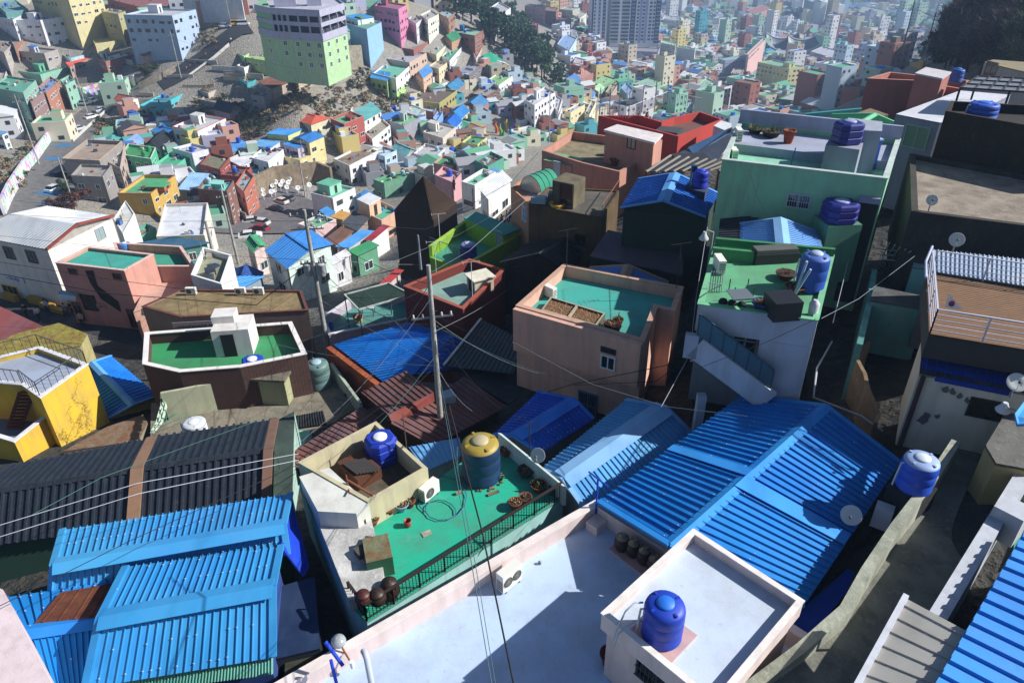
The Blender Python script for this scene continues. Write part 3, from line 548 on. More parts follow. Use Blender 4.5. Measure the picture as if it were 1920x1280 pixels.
# ===== blue roofs bottom left =====
gable('house', 'house with pale blue ribbed gable roof behind the lowest ones', (95, 1112, 19.6), (540, 1040, 19.6), (118, 993, 19.6), (545, 925, 19.6), (100, 1060, 18.7), (532, 985, 18.7), 34, '#3a90ca', '#23502c', 22, capc='#3a90ca', caph=.8)
gable('house', 'house with light blue ribbed gable roof at lower left', (160, 1290, 19.3), (512, 1232, 19.3), (236, 1062, 19.0), (527, 1023, 19.0), (187, 1160, 18.1), (512, 1100, 18.1), 22, '#348cca', '#1a3f88', 21.5, capc='#3086c4', caph=.8)
gable('house', 'small blue ribbed roof house with a rusted roof patch', (88, 1320, 19.8), (180, 1290, 19.8), (5, 1120, 19.5), (230, 1085, 19.5), (40, 1185, 18.9), (186, 1163, 18.9), 11, '#147ac6', '#1a3f88', 21.5, capc='#1f78cc', caph=.7)
b = MB(); b.ribs(G(64, 1168, 18.93), G(184, 1156, 18.83), G(215, 1092, 19.25), G(112, 1110, 19.25), 4, mat('#5a2a1a', 'rust'), .02); single('rusty_sheet', 'rust brown metal sheet laid on the small blue roof', 'sheet', b, G(140, 1130, 19))
b = MB(); b.ribs(G(150, 1310, 19.8), G(512, 1262, 19.8), G(512, 1230, 19.42), G(158, 1286, 19.42), 60, mat('#5f9f92', 'metal'), .05, wave=True); single('awning', 'mossy teal corrugated strip along the lowest blue roof', 'awning', b, G(330, 1270, 19.5))
b = MB(); b.slab([G(527, 1024, 19.0), G(545, 928, 19.55), G(580, 1062, 20.6), G(570, 1080, 20.6)], .05, mat('#1238b4', 'metal')); single('blue_panel', 'deep blue sheet hanging at the right end of pale blue roof', 'panel', b, G(560, 1040, 20))
flat('house', 'pale pink wall top in the bottom left corner', [(-40, 1085), (6, 1105), (100, 1290), (-60, 1420), (-200, 1250)], 16.6, 20, '#e2cfd2', '#d8c6ca', ph=0, t=0, rk='paint')
flat('shed', 'dark blue low shed in the shade right of the lowest roofs', [(520, 1100), (590, 1080), (600, 1215), (515, 1235)], 20.5, 23, '#141c2c', '#1a2c4c', ph=0, t=0, rk='metal', cat='shed')
flat('shed', 'dark olive low roof in the bottom alley', [(535, 1235), (598, 1215), (610, 1300), (530, 1320)], 20.8, 23, '#22281c', '#3a3f2c', ph=0, t=0, rk='concrete', cat='shed')
# ===== black tiled roofs =====
T = gable('house', 'long house with glossy black tiled roof and tan verge', (-60, 1030, 21.7), (243, 986, 21.7), (18, 872, 21.6), (282, 822, 21.6), (-50, 925, 20.5), (250, 880, 20.5), 19, '#1c2430', '#1f4a3c', 24, kind='tile', screws=None, duty=.35, h=.09, capc='#20262e', caph=.4)
T2 = gable('house', 'black tiled roof house to the right of the tan verge', (256, 982, 21.72), (497, 938, 21.7), (292, 818, 21.62), (514, 786, 21.6), (263, 877, 20.5), (500, 842, 20.5), 16, '#1c2430', '#9fb8ac', 24, kind='tile', screws=None, duty=.35, h=.09, capc='#20262e', caph=.4)
b = MB()
for p, q in (((286, 819, 21.55), (257, 878, 20.38)), ((257, 878, 20.38), (249, 984, 21.6))): b.beam(G(*p), G(*q), .5, .1, mat('#8c6a52', 'paint'))
T.part('verge_board', b); b = MB()
for p, q in (((515, 786, 21.5), (503, 842, 20.4)), ((503, 842, 20.4), (499, 938, 21.6))): b.beam(G(*p), G(*q), .4, .1, mat('#7a5a4a', 'paint'))
T2.part('verge_board', b)
flat('house', 'narrow aqua walled house beside the black tiled roof', [(515, 790), (552, 770), (548, 935), (512, 960)], 22.8, 25, '#9fc0b4', '#3a4a44', ph=0, t=0, rk='concrete')
# ===== yellow house =====
T = flat('house', 'bright yellow house with railed roof terrace and bare creeper', [(76, 746), (165, 683), (75, 650), (-90, 690), (-90, 712), (42, 722)], 24, 31, '#d4b030', '#9aa6bc', '#dcdce4', ph=.3, t=.2); TY = T
T2 = flat('terrace', 'lower yellow walled terrace of the yellow house', [(27, 829), (94, 776), (62, 728), (-100, 738), (-100, 790)], 25.8, 31, '#d2ac2c', '#5a6a86', '#dcdce4', ph=.9, t=.2, cat='terrace')
z = .02; rail(TY, [G(44, 718, 24), G(75, 742, 24), G(163, 682, 24)], .95, '#4a4c50', gap=.42, r=.025); rail(TY, [G(163, 682, 24), G(76, 651, 24), G(-60, 684, 24)], .95, '#4a4c50', gap=.42, r=.025); rail(TY, [G(-60, 708, 24), G(42, 720, 24)], .95, '#4a4c50', gap=.42, r=.025)
b = MB(); s0, s1 = G(50, 735, 24.4), G(28, 800, 26.6)
for k in (-.4, .4): b.beam(s0+V((k, 0, 0)), s1+V((k, 0, 0)), .06, .2, mat('#5a2f22', 'rust'))
for i in range(11): p = s0.lerp(s1, i/10); b.beam(p-V((.4, 0, 0)), p+V((.4, 0, 0)), .24, .04, mat('#6a3524', 'rust'))
single('outdoor_stair', 'rusty steel stair leading up to the yellow house terrace', 'stair', b, s1)
b = MB(); wa, wb = TY.P[0], TY.P[1]; dd = (wb-wa).normalized(); nn = V((dd.y, -dd.x, 0)); rr = random.Random(3); vm = mat('#6b4a22', 'wood')
for k in range(17):
    s = rr.uniform(.05, .95); zz = rr.uniform(-5.5, -2.2); p = wa+(wb-wa)*s+V((0, 0, zz))+nn*.03; pts = [p]
    for j in range(rr.randint(4, 9)): p = p+dd*rr.uniform(-.3, .35)+V((0, 0, rr.uniform(.02, .4))); pts.append(p)
    pts = [q for q in pts if q.z < wa.z-.25]
    if len(pts) > 2:
        b.tube(pts, .005, vm, 4)
        for q in pts[1:]:
            for _ in range(5): e_ = q+dd*rr.gauss(0, .12)+V((0, 0, rr.gauss(0, .12)))+nn*.02; b.face([e_, e_+dd*.05+V((0, 0, .02)), e_+V((0, 0, .07))+nn*.03], vm)
o = single('dry_creeper', 'leafless brown creeper spreading over the yellow wall', 'creeper', b, wa-V((0, 0, 6)))
gable('house', 'low yellow house with vivid blue ribbed gable roof', (201, 786, 28.4), (166, 690, 28.2), (298, 742, 28.3), (208, 667, 28.3), (249, 759, 27.4), (172, 679, 27.3), 18, '#1670c8', '#cfba4c', 31, capc='#5a9cdc', caph=.5)
flat('shed', 'derelict shed roof covered with brown debris and branches', [(118, 846), (200, 800), (268, 777), (276, 790), (258, 826)], 27, 30, '#8d8270', '#7a6c5a', ph=0, t=0, rk='rust', cat='shed')
# ===== green roof with white parapet =====
T = flat('house', 'dark brick house with green roof and white parapet', [(272, 624), (547, 604), (575, 664), (450, 689), (336, 698), (268, 683)], 24, 28.5, '#4a2a20', '#2f8f58', '#e4dfdc', ph=.75, t=.25, wk='brick', capw=.03); TG = T
b = MB(); c = G(447, 652, 24.75); b.box(c, 2.3, 2.0, 1.9, mat('#d9d6d2', 'paint'), .12); b.box(c+V((-.6, .5, 1.9)), 1.4, 1.2, .5, mat('#d9d6d2', 'paint'), .12); o = T.part('stair_house', b); b = MB(); b.box(c+V((0, 0, 2.403)), 2.5, 2.0, .08, mat('#c9c9c8', 'paint'), .12)
b = MB(); b.box(c+V((-.1, -1.05, .02)), .8, .06, 1.6, mat('#12161a', 'plain'), .12); T.part('doorway', b, o)
# ===== olive yard =====
T = flat('yard', 'stained concrete yard with a round grey tank', [(283, 756), (455, 712), (560, 700), (640, 690), (676, 760), (610, 800), (420, 870), (282, 828)], 27, 30, '#8d8f78', '#8a8272', ph=0, t=0, cat='yard', rk='concrete')
def mitre_wall(b, P, zb, zt, th, m):
    Ls, Rs = [], []
    for i, p in enumerate(P):
        a = (P[i]-P[i-1]).to_2d().normalized() if i else None; c = (P[i+1]-P[i]).to_2d().normalized() if i < len(P)-1 else None; a = a or c; c = c or a
        if a is None: continue
        n = (V((-a.y, a.x))+V((-c.y, c.x))); n = n/max(n.length_squared, .3)*th; Ls.append(p.to_2d()+n); Rs.append(p.to_2d()-n)
    vs = []; fs = []
    for i in range(len(P)): vs += [V((*Rs[i], zb[i])), V((*Ls[i], zb[i])), V((*Ls[i], zt[i])), V((*Rs[i], zt[i]))]
    for i in range(len(P)-1):
        k = i*4; fs += [(k+1, k+2, k+6, k+5), (k+2, k+3, k+7, k+6), (k+3, k, k+4, k+7)]
    fs += [(0, 3, 2, 1), (len(vs)-4, len(vs)-3, len(vs)-2, len(vs)-1)]; b.add(vs, fs, m)
def wallseg(label, pts, d, base, th, col, kind='paint', name='garden_wall', cat='wall', top=None):
    b = MB(); P0 = [G(x, y, d) if not isinstance(d, (list, tuple)) else G(x, y, d[i]) for i, (x, y) in enumerate(pts)]; m = mat(col, kind)
    P = P0; mitre_wall(b, P, [CZ-base]*len(P), [p.z for p in P], th, m)
    return single(name, label, cat, b, V((P[0].x, P[0].y, CZ-base)))
wallseg('pale olive wall between the green roof house and the yard', [(301, 736), (340, 729), (452, 706)], 25.0, 27.6, .2, '#b4b89a')
wallseg('pale mint low wall on the right side of the yard', [(621, 680), (676, 755)], 25.9, 28, .18, '#a8b5a2')
T = Thing('shed', 'olive concrete shed in the yard below the green roof', 'shed', G(505, 752, 27)); b = MB(); c = G(503, 745, 27); b.box(c, 3.3, 1.5, 1.9, mat('#a3a67f', 'paint'), -.1); T.part('wall', b); b = MB(); b.box(c+V((0, 0, 1.903)), 3.6, 1.9, .14, mat('#7d7566', 'concrete'), -.1); T.part('roof', b); b = MB(); b.box(c+V((-1.0, -.78, .02)), .9, .06, 1.5, mat('#5a4638', 'wood'), -.1); T.part('door', b)
box_tank('water_tank', 'square blue water tank on the olive shed', G(478, 697, 24.95), 1.3, .95, '#1740b0', ang=.3)
tank_proto('water_tank', 'weathered grey green round tank in the concrete yard', G(600, 722, 27), .78, 1.9, '#5d7a78', '#9ab8c4')
b = MB(); b.box(G(648, 745, 27), 1.3, .8, .1, mat('#7c7c76', 'wood'), -.5); b.box(G(648, 745, 27)+V((0, 0, .1)), .1, .1, .2, mat('#5c5c58', 'wood')); single('pallet', 'worn grey pallet lying in the yard corner', 'pallet', b, G(648, 745, 27))
b = MB(); b.ribs(G(540, 805, 26.9), G(612, 795, 26.9), G(606, 770, 26.8), G(542, 782, 26.8), 14, mat('#1f2226', 'metal'), .05, wave=True); single('corrugated_sheet', 'black corrugated sheet at the front of the yard', 'sheet', b, G(575, 790, 27))
b = MB(); bx_ = [G(x, y, 25.2) for x, y in ((530, 850), (526, 808), (582, 806), (566, 840))]; b.prism([xy(p) for p in bx_], CZ-26.6, CZ-25.6, mat('#9fd0c0', 'paint')); ring(b, [xy(p) for p in bx_], .12, CZ-25.6, CZ-25.2, mat('#9fd0c0', 'paint')); single('trough', 'mint green open trough beside the black tiled roof', 'trough', b, bx_[0]-V((0, 0, 1.4)))
tank_proto('water_tank', 'low white tank behind the black tiled roof', G(368, 808, 24.6), .62, .7, '#c9cdd2', '#dfe2e6')
b = MB()
for i in range(5): p = G(312+i*9, 790-i*4, 27); b.tube([p, p+V((.1, .2, 1.1)), p+V((.4, .9, 1.3)), p+V((.5, 1.4, .1))], .03, mat('#2f8f78', 'plain'), 4)
for i in range(6): b.beam(G(308, 800-i*8, 26.6), G(352, 782-i*8, 26.6), .02, .02, mat('#2f8f78', 'plain'))
single('netted_coop', 'green netted frame coop at the left side of the yard', 'coop', b, G(330, 790, 27))
b = MB(); pts = [(302, 735), (308, 760), (300, 790), (285, 812)]
for k in range(3):
    for q in range(12):
        t0, t1 = q/12*2.99, (q+1)/12*2.99; i0, i1 = int(t0), int(t1)
        f0 = V(pts[i0]).lerp(V(pts[min(i0+1, 3)]), t0-i0); f1 = V(pts[i1]).lerp(V(pts[min(i1+1, 3)]), t1-i1); w0 = (3+5*math.sin(q/12*3.1))
        b.face([G(f0.x-w0+k*w0*.6, f0.y, 25.6+.12*((q+k) % 2)), G(f0.x-w0+(k+1)*w0*.6, f0.y+1, 25.7), G(f1.x-w0+(k+1)*w0*.6, f1.y+1, 25.7+.1*(q % 2)), G(f1.x-w0+k*w0*.6, f1.y, 25.6)], mat('#a3b8a4', 'cloth'))
single('draped_net', 'pale green net draped over the yard wall by yellow house', 'net', b, G(300, 790, 27))
# ===== brown metal roofs =====
T = Thing('house', 'house with brown standing seam roofs around the tall pole', 'house', (*xy(G(800, 770, 23)), CZ-26)); R_ = mat('#6b4a46', 'metal')
def rp(T, A, B, Cc, D, n, m, name='roof_slope', **k): b = MB(); b.ribs(G(*A), G(*B), G(*Cc), G(*D), n, m, **k); return T.part(name, b)
rp(T, (733, 793, 22.4), (870, 706, 22.9), (950, 762, 23.6), (812, 836, 23.1), 15, R_, duty=.12, h=.06); rp(T, (677, 735, 22.5), (762, 695, 22.6), (813, 735, 22.1), (728, 777, 22.0), 9, R_, duty=.12, h=.06); rp(T, (527, 862, 23.2), (677, 762, 22.9), (742, 795, 23.2), (590, 890, 23.5), 17, R_, duty=.12, h=.06)
b = MB(); b.slab([G(728, 777, 22.03), G(813, 735, 22.13), G(815, 752, 22.6), G(737, 796, 22.5)], .03, mat('#7a3428', 'metal')); T.part('fascia', b)
b = MB(); b.prism([xy(G(*p)) for p in ((545, 868, 23.7), (680, 772, 23.7), (765, 712, 23.7), (862, 716, 23.7), (935, 764, 23.7), (812, 826, 23.7), (735, 800, 23.7), (600, 880, 23.7))], CZ-26, CZ-23.8, mat('#5a4238', 'paint')); T.part('wall', b)
T = Thing('house', 'narrow light blue ribbed roof between brown roof and navy tank', 'house', (*xy(G(820, 850, 23)), CZ-24.5)); rp(T, (800, 882, 22.4), (868, 852, 22.4), (862, 820, 22.2), (766, 838, 22.2), 9, mat('#5c96cc', 'metal')); b = MB(); b.prism([xy(G(*p)) for p in ((803, 878, 22.6), (862, 852, 22.6), (858, 826, 22.6), (772, 840, 22.6))], CZ-24.5, CZ-22.75, mat('#8fb0b8', 'paint')); T.part('wall', b)
b = MB(); b.box(G(839, 752, 23.0), .75, .7, .5, mat('#8fa0ac', 'plain'), .4); single('roof_box', 'grey metal box on the brown roof beside the pole', 'box', b, G(839, 752, 23.0))
# ===== blue roof with orange wall =====
T = Thing('house', 'house with wide blue ribbed roof and orange side wall', 'house', (*xy(G(750, 670, 25)), CZ-29)); rp(T, (722, 718, 25.2), (626, 646, 25.4), (850, 628, 24.6), (778, 700, 24.4), 18, mat('#1670c8', 'metal')); rp(T, (627, 645, 25.42), (768, 604, 25.1), (850, 627, 24.6), (848, 629, 24.62), 14, mat('#1670c8', 'metal')); rp(T, (780, 702, 24.42), (850, 628, 24.62), (872, 640, 25.3), (858, 690, 25.3), 8, mat('#1a4fb0', 'metal'))
b = MB(); b.prism([xy(G(*p)) for p in ((722, 712, 25.6), (634, 648, 25.6), (768, 612, 25.6), (862, 640, 25.6), (850, 690, 25.6), (778, 702, 25.6))], CZ-29, CZ-25.75, mat('#b0552c', 'paint')); T.part('wall', b)
wallseg('flaking orange wall along the wide blue roof', [(616, 650), (712, 722)], 25.3, 29, .35, '#a8552f', 'concrete')
flat('house', 'maroon walled house with a dark sloping roof', [(846, 692), (900, 612), (990, 640), (975, 745), (955, 758)], 24.3, 26.5, '#4a1f2c', '#20262c', ph=0, t=0)
b = MB(); b.ribs(G(832, 686, 24.1), G(962, 700, 23.6), G(985, 640, 23.3), G(902, 598, 23.9), 14, mat('#262c33', 'tile'), .05); single('dark_roof', 'dark ribbed roof with a pale edge left of the peach house', 'roof', b, G(900, 650, 24)); b = MB(); b.beam(G(832, 684, 24.0), G(902, 597, 23.8), .14, .08, mat('#c9cdc8', 'paint')); single('verge_board', 'white board along the edge of the dark roof', 'board', b, G(860, 650, 24))
# ===== peach house =====
T = flat('house', 'peach house with turquoise roof terrace and planter boxes', [(968, 574), (1057, 496), (1281, 539), (1264, 584), (1232, 577), (1207, 641)], 18, 23, '#d6a793', '#3aa296', '#c49a84', ph=.65, t=.2); P = T.P; TPch = T
dd = (P[5]-P[0]).normalized(); nn = V((dd.y, -dd.x, 0))*.35; win_px(T, P[0]+nn, P[5]+nn, 1141, 656, .8, .35, fr='#2b2b2d'); win_px(T, P[0]+nn, P[5]+nn, 1140, 680, .75, .75, fr='#d8dce2', bars=1); win_px(T, P[0], P[5], 1102, 757, 1.1, 1.5, fr='#4a6a8c', gl='#12161c', grille=True)
b = MB(); pa, pb = P[0], P[5]; dd = (pb-pa).normalized(); nn = V((dd.y, -dd.x, 0)); b.prism([xy(pa), xy(pb), xy(pb+nn*.35), xy(pa+nn*.35)], CZ-20.5, CZ-18.004, mat('#d6a793', 'paint')); T.part('upper_storey', b)
PB = Thing('planter_box', 'pair of wooden planter boxes with dry soil on turquoise roof', 'planter', G(1075, 582, 18.64)); q = [G(*p, 18.2) for p in ((1015, 580), (1033, 556), (1135, 587), (1118, 610))]; pq = [xy(p) for p in q]; b = MB(); ring(b, pq, .09, CZ-18.64, CZ-18.2, mat('#5a5348', 'wood'), mat('#b0a48c', 'wood')); PB.part('frame', b); b = MB(); b.beam((q[0]+q[3])/2-V((0, 0, .2)), (q[1]+q[2])/2-V((0, 0, .2)), .12, .44, mat('#b0a48c', 'wood')); PB.part('divider', b)
b = MB(); b.prism(inset(pq, .085), CZ-18.63, CZ-18.3, mat('#6a5038', 'rust')); rr = random.Random(5)
for i in range(240):
    s, t_ = rr.uniform(.06, .94), rr.uniform(.1, .9); p = q[0].lerp(q[1], t_).lerp(q[3].lerp(q[2], t_), s)-V((0, 0, .1)); o = V((rr.uniform(-.08, .08), rr.uniform(-.08, .08), rr.uniform(.03, .14))); w_ = V((.02, .01, 0)); b.face([p-w_, p+w_, p+o], mat('#8a7350', 'leaf'))
PB.part('dry_soil', b)
for lab, x, y, pn in (('left terracotta pot of three on the turquoise roof', 1141, 617, 'dry'), ('rear terracotta pot with green plant on the turquoise roof', 1158, 611, 'green'), ('front terracotta pot of three on the turquoise roof', 1154, 623, 'dry')): pot(lab, G(x, y, 18.63), .27, .42, '#7d4030', pn)
ac_unit('white air conditioner behind the planter boxes', G(1030, 556, 18.64), 2.3, 1)
antenna('dark antenna at the far left corner of the peach roof', G(1062, 501, 17.95), 2.3, .4, '#22262a'); antenna('dark antenna at the far right corner of the peach roof', G(1268, 540, 17.95), 2.6, .3, '#1c2024')
# ===== red, chartreuse, pyramid =====
T = flat('house', 'dark red house with scuffed teal roof and cream hatch', [(757, 537), (880, 486), (946, 506), (868, 580)], 23, 29, '#6a2018', '#7fa398', '#a04a38', ph=.7, t=.2); b = MB(); c = G(901, 543, 23.7); b.box(c, 1.5, 1.3, 1.1, mat('#cfc9b0', 'paint'), .5); o = T.part('roof_hatch', b); b = MB(); b.box(c+V((0, 0, 1.103)), 1.75, 1.55, .08, mat('#dcd8c4', 'paint'), .5); T.part('hatch_lid', b, o); b = MB(); b.box(c+V((-.62, -.4, .05)), .06, .8, .9, mat('#16181a', 'plain'), .5); T.part('doorway', b, o)
antenna('white T antenna on the red house front parapet', G(886, 556, 23.0), 2.6, .2, '#c9ccd0', 2); antenna('white T antenna on the red house back parapet', G(818, 510, 23.0), 2.4, .2, '#c9ccd0', 2)
T = flat('house', 'chartreuse green walled house with teal roof terrace', [(804, 462), (889, 402), (976, 440), (884, 492)], 24, 30, '#7fae1e', '#4fa088', '#9cc43a', ph=.95, t=.2, skip=(3,)); rail(T, [G(806, 463, 24.9), G(882, 493, 24.9)], .9, '#3a4a5c', gap=.16)
q = [G(*p, 23.3) for p in ((872, 408), (893, 398), (972, 428), (944, 440))]; b = MB(); b.prism([xy(p) for p in q], CZ-24.95, CZ-23.45, mat('#86b822', 'paint')); o = T.part('roof_room', b); b = MB(); b.prism(inset([xy(p) for p in q], -.1), CZ-23.445, CZ-23.3, mat('#3f9f90', 'deck')); T.part('room_roof', b, o)
win_px(T, q[0], q[3], 936, 447, .85, 1.3, fr='#a8b2a4', gl='#8f9aa0', bars=0, name='door')
tank_proto('water_tank', 'purple blue round tank on the chartreuse house roof', G(879, 480, 24.93), .68, 1.2, '#2c3a96', '#c4c9dc', top='#8089b4'); antenna('white T antenna on the chartreuse house roof', G(826, 464, 24.9), 3.0, .2, '#d0d4d8', 2)
el, en, er = G(738, 396, 28), G(813, 413, 28), G(857, 381, 28); eb = el+er-en; cc = (el+er)/2; lo, hi = 0, 20
for _ in range(30):
    m_ = (lo+hi)/2
    if proj(cc+V((0, 0, m_)))[1] > 331: lo = m_
    else: hi = m_
ap = cc+V((0, 0, lo)); T = Thing('tower_house', 'tall windowless dark brown building with pyramid roof', 'building', (cc.x, cc.y, CZ-36)); b = MB(); b.prism(inset([xy(p) for p in (el, en, er, eb)], .05), CZ-36, CZ-28.05, mat('#2c1c10', 'wood')); T.part('wall', b); b = MB(); pm = mat('#4a3420', 'wood'); qs = [el, en, er, eb]
for i in range(4): b.ribs(qs[i], qs[(i+1) % 4], ap, ap+V((.001, 0, 0)), 22, pm, .06, duty=.5)
T.part('pyramid_roof', b); FOOT.append((cc.x, cc.y, 6, 0, 0))
# ===== big green apartment block on the far slope =====
_b = G(609, 141, 41); _d = CZ-_b.z-vtop(_b, 19); t_ = Tl(1, 0); GP = [G(*t_(*q), _d) for q in ((-10, 33), (105, 58), (225, 64), (470, 76), (655, 24), (600, -15), (70, -10))]; gp = [xy(q) for q in GP]; cen = sum(GP, V((0, 0, 0)))/7
GBk = Thing('apartment_block', 'big green apartment block with two lavender balcony floors', 'apartment block', (cen.x, cen.y, _b.z-2)); FOOT.append((cen.x, cen.y, 15, 0, 0)); zt = CZ-_d; lv = mat('#a9a8bf', 'paint'); gn = mat('#a6c998', 'paint'); k_ = (zt-_b.z)/19.5
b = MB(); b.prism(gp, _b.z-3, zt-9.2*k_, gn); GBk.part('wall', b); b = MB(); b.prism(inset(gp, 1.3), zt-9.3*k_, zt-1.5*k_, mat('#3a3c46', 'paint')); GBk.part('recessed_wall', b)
b = MB(); b.prism([gp[0], gp[1], (V(gp[1])+(V(gp[6])-V(gp[1]))*.5), gp[6]], zt-9.2*k_, zt+.01, mat('#7fb48a', 'paint')); GBk.part('green_end', b)
for z0, z1 in ((zt-9.25*k_, zt-7.0*k_), (zt-5.0*k_, zt-3.8*k_), (zt-2.0*k_, zt)):
    b = MB(); ring(b, inset(gp, -.25), .3, z0, z1, lv); b.prism(inset(gp, -.1), z0-.02, z0+.25, lv); GBk.part('balcony_band', b)
b = MB(); b.prism(inset(gp, .1), zt-1.0, zt-.5, mat('#b4b4c2', 'deck')); b.box((cen.x-3, cen.y, zt-.5), 6, 5, 3, lv, .2); b.box((cen.x+5, cen.y+1, zt-.5), 4, 4, 2.6, lv, .2); GBk.part('roof', b)
for i, j in ((1, 2), (2, 3), (3, 4)):
    for t in (0, .33, .66, 1): b = MB(); p = V(gp[i]).lerp(V(gp[j]), .02+t*.96); b.beam(V((*p, zt-9*k_)), V((*p, zt-1.5*k_)), .45, .45, lv); GBk.part('balcony_post', b)
for i, j, n, rows in ((2, 3, 3, 3), (3, 4, 3, 3), (0, 1, 1, 3), (1, 2, 1, 2)):
    L_ = (V(gp[j])-V(gp[i])).length
    for r_ in range(rows):
        for c_ in range(n): window(GBk, gp[i], gp[j], L_*(c_+.6)/n, zt-(11.3+3.1*r_)*k_, 1.3, 1.3, fr='#e4e6e4', gl='#22384a')
# ===== canopy terrace =====
T = flat('house', 'grey walled terrace house under a dark green canopy', [(602, 596), (617, 628), (771, 597), (768, 548), (655, 560)], 27, 31, '#b4aab8', '#4f8f88', '#d8d8dc', ph=.8, t=.18); C4 = [G(*p, 25) for p in ((646, 553), (728, 531), (771, 553), (673, 581))]; T2 = Thing('canopy', 'dark green mesh canopy on thin posts over the terrace', 'canopy', C4[0].to_2d().to_3d()+V((0, 0, CZ-27.8))); b = MB(); b.slab(C4, .04, mat('#16332a', 'cloth')); T2.part('canopy_sheet', b)
b = MB()
for i in range(4): b.beam(C4[i]+V((0, 0, .03)), C4[(i+1) % 4]+V((0, 0, .03)), .1, .1, mat('#b0b8b0', 'plain'))
T2.part('canopy_frame', b)
for p in C4: b = MB(); b.beam(p, V((p.x, p.y, CZ-27.8)), .07, .07, mat('#5a6468', 'plain')); T2.part('post', b)
for lab, x, y, w_, d_, h_, c_ in (('white table under the dark green canopy', 690, 590, 1.2, .8, .8, '#b9c4d0'), ('tan wicker basket under the canopy edge', 672, 603, .8, .8, .5, '#a08050'), ('small blue bin at the canopy terrace corner', 622, 618, .35, .35, .6, '#2456c0')):
    b = MB(); p = G(x, y, 27.79)
    if 'table' in lab: b.box(p+V((0, 0, h_-.06)), w_, d_, .06, mat(c_, 'plain')); [b.box(p+V((sx*w_*.42, sy*d_*.4, 0)), .06, .06, h_-.063, mat('#6a7078', 'plain')) for sx in (-1, 1) for sy in (-1, 1)]
    else: b.lathe(p, [(w_*.4, 0), (w_*.5, h_), (w_*.46, h_), (w_*.38, h_*.2)], mat(c_, 'wood'), 16)
    single(lab.split()[-6] if False else ('table' if 'table' in lab else 'basket' if 'basket' in lab else 'bin'), lab, 'table' if 'table' in lab else 'container', b, p)
# ===== white and pink houses on the shopping street =====
e0, e1, r0_, r1_, f0, f1 = G(88, 468, 27.6), G(-60, 440, 27.6), G(145, 421, 26.3), G(18, 401, 26.3), G(213, 405, 27.6), G(87, 386, 27.6)
T = Thing('house', 'white metal clad house with streaky corrugated roof on shopping street', 'house', (*xy((e0+f0)/2), CZ-34)); b = MB(); b.ribs(e0, e1, r1_, r0_, 26, mat('#b4bac0', 'metal'), .05, wave=True); T.part('roof_slope', b); b = MB(); b.ribs(f0, f1, r1_, r0_, 26, mat('#b9bec4', 'metal'), .05, wave=True); T.part('roof_slope', b)
b = MB(); wm = mat('#dedad2', 'paint'); pol = inset([xy(e0), xy(e1), xy(f1), xy(f0)], .15); b.prism(pol, CZ-34, CZ-27.8, wm); tp = V((r0_.x, r0_.y, r0_.z-.12)); b.face([V((*pol[0], CZ-27.8)), V((*pol[3], CZ-27.8)), tp+(r1_-r0_).normalized()*.2], wm); T.part('wall', b)
b = MB(); b.beam(e0+V((0, 0, .05)), r0_+V((0, 0, .05)), .25, .2, mat('#8c3c30', 'paint')); b.beam(f0+V((0, 0, .05)), r0_+V((0, 0, .05)), .25, .2, mat('#8c3c30', 'paint')); T.part('verge_board', b)
win_px(T, pol[1], pol[0], 18, 474, 1.3, 1.3, fr='#6a6f72', grille=True); win_px(T, pol[1], pol[0], 60, 481, 1.3, 1.3, fr='#6a6f72', grille=True); win_px(T, pol[0], pol[3], 188, 438, 1.2, 1.3, fr='#9aa2a8', gl='#8fa0a0'); FOOT.append((e0.x, e0.y, 5, 0, 0))
sgn = MB(); 
def sign(T, a, b_, px, py, w, h, text, bg, fg, size, name='shop_sign', parent=None, extra=None):
    a, b_ = V(a[:2]), V(b_[:2]); d = (b_-a).normalized(); nrm = V((d.y, -d.x)); r = ray(px, py); t_ = (a-CAM.to_2d()).dot(nrm)/r.to_2d().dot(nrm); p = CAM+r*t_; p = p+V((nrm.x, nrm.y, 0))*.08; dd = V((d.x, d.y, 0))
    m = MB()
    if bg: m.prism([xy(p-dd*w/2), xy(p+dd*w/2), xy(p+dd*w/2+V((nrm.x, nrm.y, 0))*.06), xy(p-dd*w/2+V((nrm.x, nrm.y, 0))*.06)], p.z-h/2, p.z+h/2, mat(bg, 'plain')); o = T.part(name, m)
    else: o = None
    cu = bpy.data.curves.new('lettering', 'FONT'); cu.body = text; cu.size = size; cu.align_x = 'CENTER'; cu.align_y = 'CENTER'; cu.extrude = .01; cu.materials.append(mat(fg, 'plain')); tm_ = bpy.data.objects.new('tmp', cu); C.objects.link(tm_); bpy.context.view_layer.update(); me = bpy.data.meshes.new_from_object(tm_.evaluated_get(bpy.context.evaluated_depsgraph_get())); bpy.data.objects.remove(tm_); to = bpy.data.objects.new('lettering', me); C.objects.link(to); to.parent = o or T.o
    q = p+V((nrm.x, nrm.y, 0))*.075; to.location = q-T.loc; to.rotation_euler = (math.pi/2, 0, math.atan2(d.y, d.x)); return o
sign(T, pol[1], pol[0], 26, 522, 3.0, .6, '+ \uae30\ub3c4\uc758\uc9d1', '#cfd2d8', '#2a2f6a', .42)
win_px(T, pol[1], pol[0], 22, 548, 2.2, 1.6, fr='#c9a020', gl='#2a3038', bars=2)
T2 = flat('house', 'salmon pink house with turquoise roof on the shopping street', [(104, 493), (166, 463), (288, 477), (233, 508)], 27.3, 34, '#c48e80', '#36a494', '#d8b8b0', ph=.25, t=.2); P = T2.P
